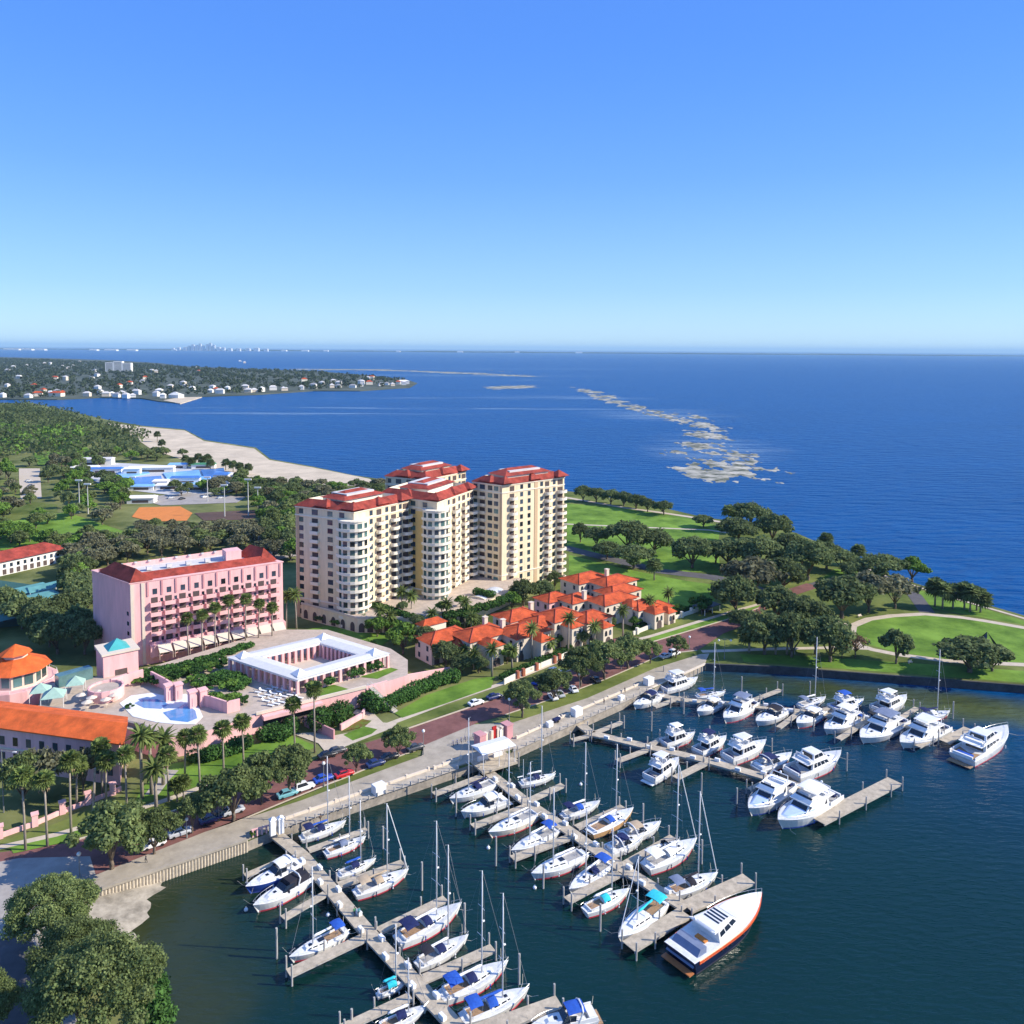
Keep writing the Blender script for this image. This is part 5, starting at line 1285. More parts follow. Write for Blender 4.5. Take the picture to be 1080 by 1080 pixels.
for x, y in ((672,668.5),(688,662),(702,656),(719,651),(729,647)):
    q = GL(x, y)-Vector(gf.location); b = MB(); b.obox((q.x,q.y-.2,1.1), (1,1,2.2), UA); b.build('pier', CREAM2, gf)
pk = thing('carport', 'low dark carport roof by the shrubs at the end of the townhouses', 'carport', GL(745,645), UA)
b = MB(); b.box(-5,5,-3,3,2.4,2.65); b.build('roof', mat('dark_flat_roof', (.06,.065,.08), rough=.6), pk)
b = MB()
for x in (-4.6,0,4.6):
    for y in (-2.7,2.7): b.box(x-.1,x+.1,y-.1,y+.1,0,2.4)
b.build('post', TRIM, pk)

# ------------------------------------------------------------------ white wing, tennis canopies, pool park
def white_wing():
    p0, p1 = GL(-14,611), GL(71,591.5); d = (p1-p0); d.z = 0; L = d.length; d.normalize(); nrm = Vector((-d.y,d.x,0))
    o = thing('white_building', 'long white building with a red roof at the left edge above the tennis club', 'building', (p1.x,p1.y,LAND)); O3 = Vector((p1.x,p1.y,0)); D = 13
    Q = [p0-O3,p1-O3,p1-O3+nrm*D,p0-O3+nrm*D]
    b = MB(); b.prism([tuple(q[:2]) for q in Q], -.2, 6.0); b.build('wall', TRIM, o)
    b = MB(); hip(b, *Q, 6.05, 3.2, 1.0); b.build('roof', REDTILE, o)
    f = Facade(o, p0, p1)
    for k in range(12): f.put(WIN_ME, (k+.5)/12, LAND+4.0, 1.2, 1.6, 1, .04); f.put(DOORDK_ME, (k+.5)/12, LAND+1.4, 1.6, 2.2, 1, .04)
    flush_rest()
white_wing()
for x, y, w, d_, lab in [(12,634,26,10,'teal canopy roof farthest left at the tennis club'),(34,640,18,12,'teal canopy roof right of the tennis club'),(14,656,22,12,'teal canopy roof nearest at the tennis club'),(46,628,14,8,'teal canopy roof behind at the tennis club'),(52,648,10,7,'small teal roof at the corner of the tennis club')]:
    p = GL(x, y); t = thing('court_canopy', lab, 'canopy', p, R(56), 'teal canopies of the tennis club')
    b = MB(); b.frustum((-w/2,w/2,d_/2,d_/2,3.2),(-w/2+1,w/2-1,.4,.4,4.6)); b.build('roof', mat('dull_teal_roof', (.10,.27,.27), rough=.6, var=.15, scale=.3), t)
    b = MB()
    for sx in (-1,1):
        for sy in (-1,1): b.box(sx*(w/2-.4)-.12,sx*(w/2-.4)+.12,sy*(d_/2-.4)-.12,sy*(d_/2-.4)+.12,0,3.2)
    b.build('post', TRIM, t)
# blue and white swimming park behind the clay courts
BLUEP = mat('vivid_blue_basin', (0.07,0.19,0.50), rough=.25, var=.2, scale=.08); PB = mat('pale_blue_basin', (0.22,0.46,0.78), rough=.3, var=.15, scale=.1)
for i, (pts, m, lab) in enumerate([([(120,497),(150,493),(158,500),(130,505)], PB, 'pale blue basin at the left of the swimming park'), ([(138,505),(170,503),(172,512),(145,514)], BLUEP, 'vivid blue basin in the middle of the swimming park'), ([(172,500),(210,497),(212,503),(176,506)], PB, 'long pale basin at the back of the swimming park'),
    ([(185,506),(222,503),(225,510),(190,513)], PB, 'pale basin at the right of the swimming park'), ([(212,497),(236,495),(238,503),(216,506)], BLUEP, 'vivid blue basin at the right end of the swimming park')]):
    p = GL(*pts[0]); b = MB(); b.prism([tuple((GL(x,y)-p)[:2]) for x, y in pts], .02, .9+.1*i); tag(b.build('pool_basin', m, None, (p.x,p.y,LAND)), lab, 'pool', 'basins of the swimming park')
for x, y, w, d_, h, m, lab in [(102,490,26,9,5,ROOFFLAT,'long grey-roofed shed left of the swimming park'),(112,499,24,6,3.6,BLUEP,'blue-roofed hut at the left of the swimming park'),(160,498,34,6,4,TRIM,'long white hut behind the blue basins'),(178,516,16,6,3.2,TRIM,'white hut in front of the blue basins'),(150,530,16,8,3.5,TRIM,'white clubhouse left of the clay court'),
      (196,510,20,5,4.4,BLUEP,'blue-roofed hut in the middle of the swimming park'),(234,510,10,8,7,BLUEP,'blue slide tower at the right end of the swimming park'),(245,505,16,5,3.5,TRIM,'white hut at the right end of the swimming park'),(125,510,14,6,3.2,BLUEP,'small blue-roofed hut left of the vivid basin'),(215,494,18,6,3.5,mat('green_flat_roof',(.06,.22,.12)),'green-roofed hut behind the swimming park'),(90,497,20,6,3.5,TRIM,'white hut at the far left of the swimming park'),(208,517,14,5,3,TRIM,'low white hut right of the blue basins'),(84,502,16,6,3.2,BLUEP,'blue-roofed hut at the far left of the swimming park'),(140,500,12,5,4.4,TRIM,'tall white hut between the pale and the vivid basins'),(170,512,10,5,3.4,TRIM,'small white hut right of the vivid basin'),(222,515,16,5,3.2,PB,'pale blue canopy at the right of the swimming park'),(256,512,12,5,3.4,BLUEP,'blue canopy at the far right of the swimming park'),(188,494,14,5,3.4,PB,'pale blue canopy behind the long pale basin'),(150,517,16,5,3,PB,'pale blue canopy in front of the vivid basin')]:
    p = GL(x, y); o = thing('pool_hut', lab, 'hut', p, R(8), 'huts of the swimming park'); b = MB(); b.box(-w/2,w/2,-d_/2,d_/2,0,h-.05); b.build('wall', TRIM, o)
    b = MB(); b.frustum((-w/2-.6,w/2+.6,d_/2+.6,d_/2+.6,h),(-w/2+.6,w/2-.6,.5,.5,h+1.2)); b.build('roof', m, o)
    b = MB(); b.box(-w*.3,w*.3,-d_/2-.06,-d_/2+.02,.6,2.2); b.build('doorway', DARKOPEN, o)
for i, (x, y0, y1) in enumerate([(84,541,506),(93,542,510),(140,516,503),(219,529,503),(237,545,511),(262,544,505),(272,535,514)]):
    p = GL(x, y0); h = (y0-y1)*px_m(p); o = thing('floodlight_mast', ORD[i]+' floodlight mast from the left around the sports courts', 'light mast', p, 0, 'floodlight masts of the sports courts')
    b = MB(); b.tube([(0,0,0),(0,0,h)], [.35,.2], n=6); b.build('pole', mat('grey_pole', (.55,.55,.53)), o); b = MB(); b.box(-2,2,-.4,.4,h-.3,h+.5); b.build('lamp_bank', TRIM, o)
flush_rest()

# ------------------------------------------------------------------ far shore
HAZEG = mat('far_shore_ground', (0.06,0.075,0.04), coord='World', scale=.01, var=.3, col2=(.11,.12,.08))
fp = [(-400,424),(0,421),(60,421),(105,419),(150,420),(168,423),(190,425),(212,418),(270,416),(330,412),(380,412),(432,408.5),(440,404),(428,400),(390,396),(330,391),(250,388.5),(190,386),(170,383),(120,380),(60,378),(0,376.5),(-600,375)]
b = MB(); b.prism([tuple(G(x,y,1.5)[:2]) for x, y in fp], -1, 1.5); struct('far_peninsula', b, HAZEG)
b = MB(); b.prism([tuple(G(x,y,1.6)[:2]) for x, y in [(172,422),(190,425.5),(213,418.5),(190,419)]], 0, 1.56); struct('far_beach', b, SAND)
LEAF_FAR = leafmat('far_leaves', (0.050,0.080,0.045), (0.100,0.128,0.070))
wood_mass('far_wood', [(-300,423),(0,421),(60,419),(105,417),(160,418),(200,417),(270,414),(330,411),(425,407),(430,401),(390,397),(330,392),(250,389.5),(190,387),(150,384),(60,380),(0,378.5),(-300,377)], 6500, 2.2, (6,12), LEAF_FAR, 'wooded far peninsula across the inlet, dotted with houses', 31, 1.5)
rr = random.Random(4)
HOUSECOL = [(TRIM,ROOFFLAT),(TRIM,TRIM),(CREAM2,TILE),(OFFW,ROOFFLAT),(TRIM,mat('grey_shingle',(.3,.3,.32)))]
def fhouse(x, y, w, d_, h, ci, lab, grp='houses on the far peninsula'):
    p = G(x, y, 1.5); o = thing('house', lab, 'house', p, rr.uniform(-.5,.5), grp); wm, rm = HOUSECOL[ci % 5]
    b = MB(); b.box(-w/2,w/2,-d_/2,d_/2,-.2,h-.05); b.build('wall', wm, o)
    b = MB(); hip(b, Vector((-w/2,-d_/2)), Vector((w/2,-d_/2)), Vector((w/2,d_/2)), Vector((-w/2,d_/2)), h, 3.5, .8); b.build('roof', rm, o)
fx = [(3,419),(8,408),(30,419.5),(40,418),(46,414),(53,417),(60,415.5),(66,417),(92,418),(106,416),(112,418),(118,417),(123,419),(128,416),(133,420),(140,419),(144,416),(150,404),(126,409),(103,410),(137,406),(165,418),(172,420),(185,418),(168,414),(196,408),(203,411),(222,414),(228,413.5),(232,415),(240,412),(262,414),(268,413.5),(276,413),(288,411.5),(300,412),(318,411),(350,409),(357,408.5),(372,409),(381,407.5),(402,407),(408,406),(414,407),(420,405.5),(426,406),
      (8,392),(14,388),(28,386),(66,387),(72,389),(77,387),(47,384),(84,382),(153,400),(97,400),(58,400),(20,399),(100,392),(160,392),(208,389),(253,381.5),(258,383),(36,408),(180,410)]
for i, (x, y) in enumerate(fx):
    fhouse(x, y, rr.uniform(9,17), rr.uniform(7,11), rr.uniform(4.5,8), rr.randrange(5), 'small pale house among the trees of the far peninsula')
for i in range(18):
    x = rr.uniform(0,400); lo = np.interp(x, [0,150,250,330,400], [417,417,414,410,405]); hi_y = np.interp(x, [0,150,250,330,400], [381,386,391,394,399])
    fhouse(x, rr.uniform(hi_y, lo), rr.uniform(10,18), rr.uniform(8,12), rr.uniform(7,11), rr.choice([2,3,3,4,0]), 'small pale house among the trees of the far peninsula')
fhouse(186,419.5,26,14,6,1,'white waterfront house on the sandy point of the far peninsula'); fhouse(425,405,34,16,8,1,'large white house at the tip of the far peninsula'); fhouse(60,418,26,12,7,2,'orange-roofed waterfront house on the left far shore')
p = G(126,392,1.5); o = thing('apartment_block', 'white apartment block rising above the trees of the far peninsula', 'apartment block', p, R(8), None)
for x0, x1, h in ((-48,-18,36),(-18,14,40),(14,46,34)):
    b = MB(); b.box(x0+.1,x1-.1,-12,12,0,h); b.build('wall', TRIM, o)
    for k in range(8):
        b = MB(); b.box(x0+3,x1-3,-12.15,-12,2.5+k*h/8.6,2.5+k*h/8.6+1.7); b.build('window', WIN, o)
# the far coast along the horizon and the city on it
FARC = mat('far_coast', (0.05,0.07,0.07), coord='World', scale=.0008, var=.3)
from mathutils import noise as mnoise
b = MB(); secs = []
for i in range(161):
    x = -22000+i*340; y = 21000+1500*math.sin(i*.05)+900*mnoise.noise(Vector((i*.13,0,0))); h = 26+22*mnoise.noise(Vector((i*.21,3,0)))+12*mnoise.noise(Vector((i*.9,5,0)))
    h = max(4, h)*(1.0 if x < 9000 else max(.35, 1-(x-9000)/18000))
    secs.append([(x,y,-2),(x,y,h*.7),(x,y+900,h),(x,y+2500,-2)])
b.loft(secs); struct('far_coast', b, FARC)
cx = G(215,372,0); base = Vector((215-540,0,0))
for i, (x, w, h) in enumerate([(183,60,40),(189,70,55),(196,80,60),(200,60,95),(204,70,125),(208,65,110),(211.5,60,150),(215,50,110),(219,60,135),(222.5,60,165),(226,60,120),(231,80,70),(236,80,60),(243,90,45),(252,90,40),(262,100,45),(271,110,55),(281,90,38)]):
    d = 19500.0; q = Vector(((x-540)/FPX*d, d, 0)); o = thing('city_tower', ORD[i]+' tower from the left in the far city skyline on the horizon', 'skyscraper', q, 0, 'skyline on the horizon')
    h = h+30
    b = MB(); b.box(-w/2,w/2,-w/2,w/2,0,h*.9-.3); b.build('wall', mat('far_tower', (.62,.64,.67), rough=.6), o); b = MB(); b.frustum((-w*.4,w*.4,w*.4,w*.4,h*.9),(-w*.3,w*.3,w*.3,w*.3,h)); b.build('roof', mat('far_tower_top', (.35,.37,.40)), o)
for i, (x, w) in enumerate([(14,330),(30,220),(44,200),(100,160),(118,260),(140,200),(185,110),(300,120),(322,160),(344,110),(420,90),(485,140),(545,120),(610,160)]):
    d = 17500.0 if i < 6 else 20000.0; q = Vector(((x-540)/FPX*d, d, 0)); o = thing('port_building', ORD[i]+' pale block from the left along the far horizon shore', 'building', q, 0, 'pale blocks on the far shore')
    b = MB(); b.box(-w/2,w/2,-60,60,-1,26); b.build('wall', TRIM, o); b = MB(); b.frustum((-w/2,w/2,60,60,26.2),(-w/2,w/2,5,5,34)); b.build('roof', ROOFFLAT, o)

# ------------------------------------------------------------------ the air over the bay
b = MB(); b.box(-95000,95000,-2100,121000,-3.0,330.0)
hz = bpy.data.materials.new('hazy_air'); hz.use_nodes = True; hz.node_tree.nodes.clear()
hv = hz.node_tree.nodes.new('ShaderNodeVolumePrincipled'); ho = hz.node_tree.nodes.new('ShaderNodeOutputMaterial')
hv.inputs['Color'].default_value = (0.50, 0.78, 1.0, 1); hv.inputs['Density'].default_value = 3.0e-5
hz.node_tree.links.new(hv.outputs[0], ho.inputs['Volume'])
tag(b.build('haze', hz), kind='stuff')
# ================================================================== the marina: docks, pilings, boats
DZ = 1.5
pb = MB(); pb.cyl(0,0,-1.5,1.0,0.17,0.16,8)
PILE_MESH = pb.mesh('piling', PILE, False)          # unit: top at z = 1, scaled per piling below
def piling(parent, x, y, top, group=None, label=None, r=1.0):
    o = link('piling', PILE_MESH, parent, (x, y, 0), 0, (r, r, top))
    if label: tag(o, label, 'piling', group)
    return o
def dock(name, label, line, width, fingers, extra=()):
    P = [G(x, y, DZ) for x, y in line]; o = thing(name, label, 'dock', (P[0].x, P[0].y, 0)); O = Vector((P[0].x, P[0].y, 0))
    def strip(nm, a, c, w, zt, th=.32):
        b = MB(); d = c-a; L = math.hypot(d.x, d.y); ang = math.atan2(d.y, d.x); m = (a+c)/2
        b.obox((m.x-O.x, m.y-O.y, zt-.06), (L, w, .12), ang, 0)
        dx, dy = -math.sin(ang)*(w/2-.13), math.cos(ang)*(w/2-.13)
        for s in (-1, 1): b.obox((m.x-O.x+dx*s, m.y-O.y+dy*s, zt-.06-.06-.13), (L-.02, .2, .26), ang, 1)
        b.build(nm, [DECK, PILE], o); return ang, L
    for a, c in zip(P[:-1], P[1:]):
        ang, L = strip('deck', a, c, width, DZ); nx, ny = -math.sin(ang), math.cos(ang)
        k = max(2, int(L/7))
        for i in range(k+1):
            t = i/k; s = 1 if i % 2 else -1
            q = a.lerp(c, t); piling(o, q.x-O.x+nx*s*(width/2+.14), q.y-O.y+ny*s*(width/2+.14), 2.5 if i % 3 else 2.9)
    for i, (p0, p1, w) in enumerate(fingers):
        a, c = G(*p0, DZ), G(*p1, DZ)
        ang, L = strip('finger_deck', a, c, w, DZ-.015-.004*i); nx, ny = -math.sin(ang), math.cos(ang)
        k = max(1, int(L/4.5))
        for j in range(k+1):
            q = a.lerp(c, min(.99, j/k))
            for s in (-1, 1):
                if j == k or (j+ (s > 0)) % 2: piling(o, q.x-O.x+nx*s*(w/2+.16), q.y-O.y+ny*s*(w/2+.16), (3.3 if j == k or j == 0 else 2.9)+rnd.uniform(-.2,.3))
    return o
dock('dock', 'long dock nearest the lower left, lined with sailboats at its lower end', [(284,874),(319,902),(389,984),(440,1038),(490,1092)], 2.6,
     [((300,905),(258,923),1.3), ((343,942),(298,968),1.5), ((384,988),(304,1026),2.0), ((433,1050),(360,1084),1.6),
      ((325,896),(387,874),1.5), ((357,933),(425,909),1.8), ((399,981),(470,947),1.8), ((446,1032),(520,999),1.9), ((500,1088),(590,1056),2.6)])
dock('dock', 'middle dock running from the white canopy to the long navy yacht', [(511,811),(556,846),(605,879),(656,915),(724,957)], 2.6,
     [((508,818),(457,837),1.6), ((554,850),(498,871),1.7), ((601,882),(540,905),1.8), ((653,920),(598,949),1.9), ((722,962),(663,998),3.0),
      ((514,810),(545,800),1.6), ((559,843),(594,827),1.7), ((608,872),(657,850),1.7), ((659,911),(710,882),1.8), ((724,956),(790,926),3.2)])
dock('dock', 'motor yacht dock between the middle and the farthest one, with a wide end platform', [(606,759),(624,773),(683,787),(744,801),(807,819),(880,838)], 2.6,
     [((622,775),(603,780),1.3), ((683,790),(651,802),1.5), ((744,804),(712,820),1.8), ((628,772),(656,761),1.4), ((686,785),(699,777),1.5), ((811,822),(790,832),1.2), ((862,865),(944,823),3.6)])
dock('dock', 'farthest dock, parallel to the dark seawall of the park', [(676,728),(720,738),(774,742),(837,749),(900,757),(996,771)], 2.4,
     [((690,745),(719,735),1.5), ((786,741),(823,727),1.5), ((821,767),(841,752),1.4), ((862,750),(884,743),1.3), ((884,779),(914,760),1.5), ((946,759),(967,746),1.4), ((968,787),(992,772),1.5), ((996,782),(1022,768),2.6)])
GP_ = 'pilings standing alone in the water'
for x, y0, y1, lab in [(292,1011,976,'tall piling in the water below the blue cruisers'),(404,895,870,'piling alone right of the tan-canopy sailboat mast'),(445,939,907,'piling alone between the two rows of sailboats'),(490,984,950,'piling at the bow of the largest left sailboat'),
   (547.5,1038,1003,'tall piling at the bow of the lowest sailboats'),(371,1085,1062,'piling near the bottom edge below the left dock'),(573,937,910,'piling in front of the second-row sailboat bow'),(633,982,951,'piling beside the sailboat with the blue stern cover'),
   (678,873,846,'piling between the cabin boat and the big sailboat'),(740,911,884,'piling at the bow of the big sailboat'),(481,861,835,'piling at the bow of the uppermost sailboat'),(523,913,880,'piling at the end of the second finger of the middle dock'),
   (739.6,838,814,'piling alone in the water left of the covered yachts'),(687,771,750,'piling left of the small cruiser near the promenade'),(721,753,736,'piling in the water beside the short finger dock'),(782,730,713,'piling alone by the far seawall'),(854,733,718,'piling left of the far sailboat'),
   (926,740,726,'piling behind the white flybridge boat'),(1005,758,739,'piling left of the largest far yacht'),(893,813,793,'piling alone between the two yacht docks'),(814,792,778,'piling right of the large trawler'),(748,782,765,'piling behind the trawlers'),
   (777,848,830,'piling left of the first pale-covered yacht'),(811,858,841,'piling between the two pale-covered yachts'),(936,775,757,'piling at the bow of the middle far cruiser'),(858,772,757,'piling beside the small far cruiser'),(700,716,702,'piling behind the boat nearest the promenade end')]:
    p = G(x, y1, 0); q = G(x, y0, 0); piling(None, q.x, q.y, (y0-y1)*px_m(q)*1.02, GP_, lab, 1.15)

# ---- materials of the boats
GEL = mat('white_gelcoat', (0.76,0.76,0.74), rough=0.25, var=0.06, scale=1, spec=0.5, rand=0.07)
GELDECK = mat('white_deck', (0.66,0.67,0.66), rough=0.5, var=0.12, scale=1.5, rand=0.1)
CREAMHULL = mat('cream_gelcoat', (0.80,0.74,0.62), rough=0.3, var=0.04)
NAVY = mat('navy_hull', (0.012,0.018,0.055), rough=0.2, var=0.1, spec=0.5)
BLUEHULL = mat('blue_hull', (0.03,0.08,0.36), rough=0.25, var=0.1, spec=0.5)
OCHREHULL = mat('tan_hull', (0.62,0.38,0.18), rough=0.35, var=0.1)
BOOTRED = mat('red_bottom_paint', (0.42,0.035,0.06), rough=0.6)
BOOTBLUE = mat('blue_bottom_paint', (0.03,0.06,0.28), rough=0.6)
BOOTDARK = mat('dark_bottom_paint', (0.03,0.03,0.05), rough=0.6)
GLASS = mat('dark_glass', (0.012,0.018,0.03), rough=0.08, var=0.2, spec=0.6)
ALU = mat('mast_aluminium', (0.66,0.67,0.68), rough=0.4, var=0.03)
RAILM = mat('stainless_rail', (0.55,0.56,0.58), rough=0.3, metal=0.6)
WIRE = mat('rigging_wire', (0.25,0.25,0.26), rough=0.5)
TEAK = mat('teak', (0.33,0.21,0.12), rough=0.8, var=0.2, scale=3)
COCK = mat('cockpit_floor', (0.36,0.35,0.33), rough=0.8, var=0.15, scale=2)
ROPE = mat('mooring_rope', (0.50,0.46,0.38), rough=.9)
RED_ = mat('orange_red_trim', (0.62,0.10,0.03), rough=0.35)
CANV = {'navy': mat('navy_canvas', (0.012,0.02,0.085), rough=0.9, var=0.2, scale=2), 'blue': mat('blue_canvas', (0.02,0.09,0.42), rough=0.9, var=0.15, scale=2),
        'tan': mat('tan_canvas', (0.42,0.33,0.23), rough=0.9, var=0.1), 'teal': mat('turquoise_canvas', (0.03,0.48,0.58), rough=0.9, var=0.12), 'white': mat('white_canvas', (0.78,0.78,0.77), rough=0.8, var=0.05),
        'grey': mat('grey_canvas', (0.16,0.20,0.30), rough=0.9, var=0.1), 'pale': mat('pale_blue_canvas', (0.40,0.52,0.72), rough=0.85, var=0.07), 'black': mat('black_canvas', (0.02,0.02,0.03), rough=0.9), 'green': mat('green_canvas', (0.02,0.16,0.15), rough=0.9)}
HULLM = {'white': GEL, 'navy': NAVY, 'blue': BLUEHULL, 'cream': CREAMHULL, 'ochre': OCHREHULL}
BOOTM = {'red': BOOTRED, 'blue': BOOTBLUE, 'dark': BOOTDARK}

def hull_lines(L, B, fs, fb, tw, pw, rake, n=16):
    st = []
    for i in range(n+1):
        t = i/n
        hb = B/2*(tw+(1-tw)*math.sin(min(t/.45,1)*math.pi/2)) if t < .45 else B/2*(1-((t-.45)/.55)**pw)
        hb = max(hb, .03)
        z = fs+(fb-fs)*t**1.7 - .06*math.sin(math.pi*t)
        xw = -L/2+L*t - rake*t**4 + .12*(1-t)**6*L*.3
        wl = hb*(.90-.30*t**3); wl = max(wl, .02)
        st.append((-L/2+L*t, hb, z, xw, wl))
    return st
def make_hull(o, st, hm, bm, deckm=None, stripe=None):
    b = MB(); b.loft([[(xw,-wl*.7,-.4),(xw,-wl,.22),(x*.55+xw*.45,-(hb*.6+wl*.4)*1.0,z*.55+.1),(x,-hb,z),(x,hb,z),(x*.55+xw*.45,(hb*.6+wl*.4),z*.55+.1),(xw,wl,.22),(xw,wl*.7,-.4)] for x,hb,z,xw,wl in st], closed=True)
    b.build('hull', hm, o, smooth=False)
    b = MB(); secs = [[(xw,-(wl+.02),-.05),(xw,-(wl+.02),.24),(xw,(wl+.02),.24),(xw,(wl+.02),-.05)] for x,hb,z,xw,wl in st]
    b.loft(secs, closed=True); b.build('waterline_stripe', bm, o)
    b = MB(); b.loft([[(x,-hb*.985,z+.01),(x,-hb*.9,z+.07),(x,0,z+.10),(x,hb*.9,z+.07),(x,hb*.985,z+.01)] for x,hb,z,xw,wl in st], closed=False, cap=False)
    b.build('deck', deckm or GELDECK, o)
    if stripe:
        b = MB()
        for s in (-1, 1): b.tube([(x, s*(hb+.01), z-.10) for x,hb,z,xw,wl in st], .07, n=4)
        b.build('rub_rail', stripe, o)
def mooring(o, L, B, z):
    for s in (-1, 1):
        b = MB()
        b.tube([(-L*.47,s*B*.36,z),(-L*.52,s*B*.52,z*.6+.55),(-L*.56,s*B*.72,1.75)], .03, n=3)
        b.build('mooring_line', ROPE, o); b = MB()
        b.tube([(L*.40,s*B*.16,z+.1),(L*.47,s*B*.40,z*.5+.6),(L*.52,s*B*.66,1.9)], .03, n=3)
        b.build('mooring_line', ROPE, o)
    for s in (-1, 1):
        for t in (-.18, .12):
            f = MB(); f.tube([(L*t,s*(B*.5+.10),z-.15),(L*t,s*(B*.5+.13),z-.35),(L*t,s*(B*.5+.13),z-.8),(L*t,s*(B*.5+.10),z-.95)], [.05,.15,.15,.05], n=6); f.build('fender', CANV[rnd.choice(['white','white','navy','blue'])], o)
def rail(o, st, t0, t1, h=.6, r=.018, name='bow_rail'):
    b = MB(); q = [s for i, s in enumerate(st) if t0 <= i/(len(st)-1) <= t1]
    pts = [(x,-hb*.93,z+h) for x,hb,z,_,_ in q] + [(x,hb*.93,z+h) for x,hb,z,_,_ in q[::-1]]
    b.tube(pts, r*1.3, n=4)
    for x,hb,z,_,_ in q[::2]:
        for s in (-1,1): b.tube([(x,s*hb*.93,z),(x,s*hb*.93,z+h)], r, n=4)
    b.build(name, RAILM, o)
def canopy(o, name, x0, x1, hw, z0, z1, m, sag=.25, posts=True, flat=False):
    b = MB(); secs = []
    for i in range(5):
        x = x0+(x1-x0)*i/4; e = .12*(abs(i-2)/2)**2
        secs.append([(x, hw*math.sin(t), z1 - e - sag*(1-math.cos(t)) ) for t in [(k-3)/3*(math.pi/2) for k in range(7)]])
    b.loft(secs, closed=False, cap=False); b.loft([[(p[0],p[1],p[2]-.05) for p in q] for q in secs], closed=False, cap=False)
    c = b.build(name, m, o)
    if posts:
        f = MB()
        for x in (x0+.1, x1-.1):
            for s in (-1,1): f.tube([(x*.8+(x0+x1)*.1, s*hw*.97, z0),(x, s*hw*.97, z1-sag)], .022, n=4)
        f.build('canopy_frame', RAILM, o)
    return c

def boat_root(name, label, cat, bow, stern, group):
    a, c = G(*bow, .8), G(*stern, .6); m = (a+c)/2
    L = math.hypot(a.x-c.x, a.y-c.y)
    o = thing(name, label, cat, (m.x, m.y, 0), math.atan2(a.y-c.y, a.x-c.x), group)
    return o, L, a, c

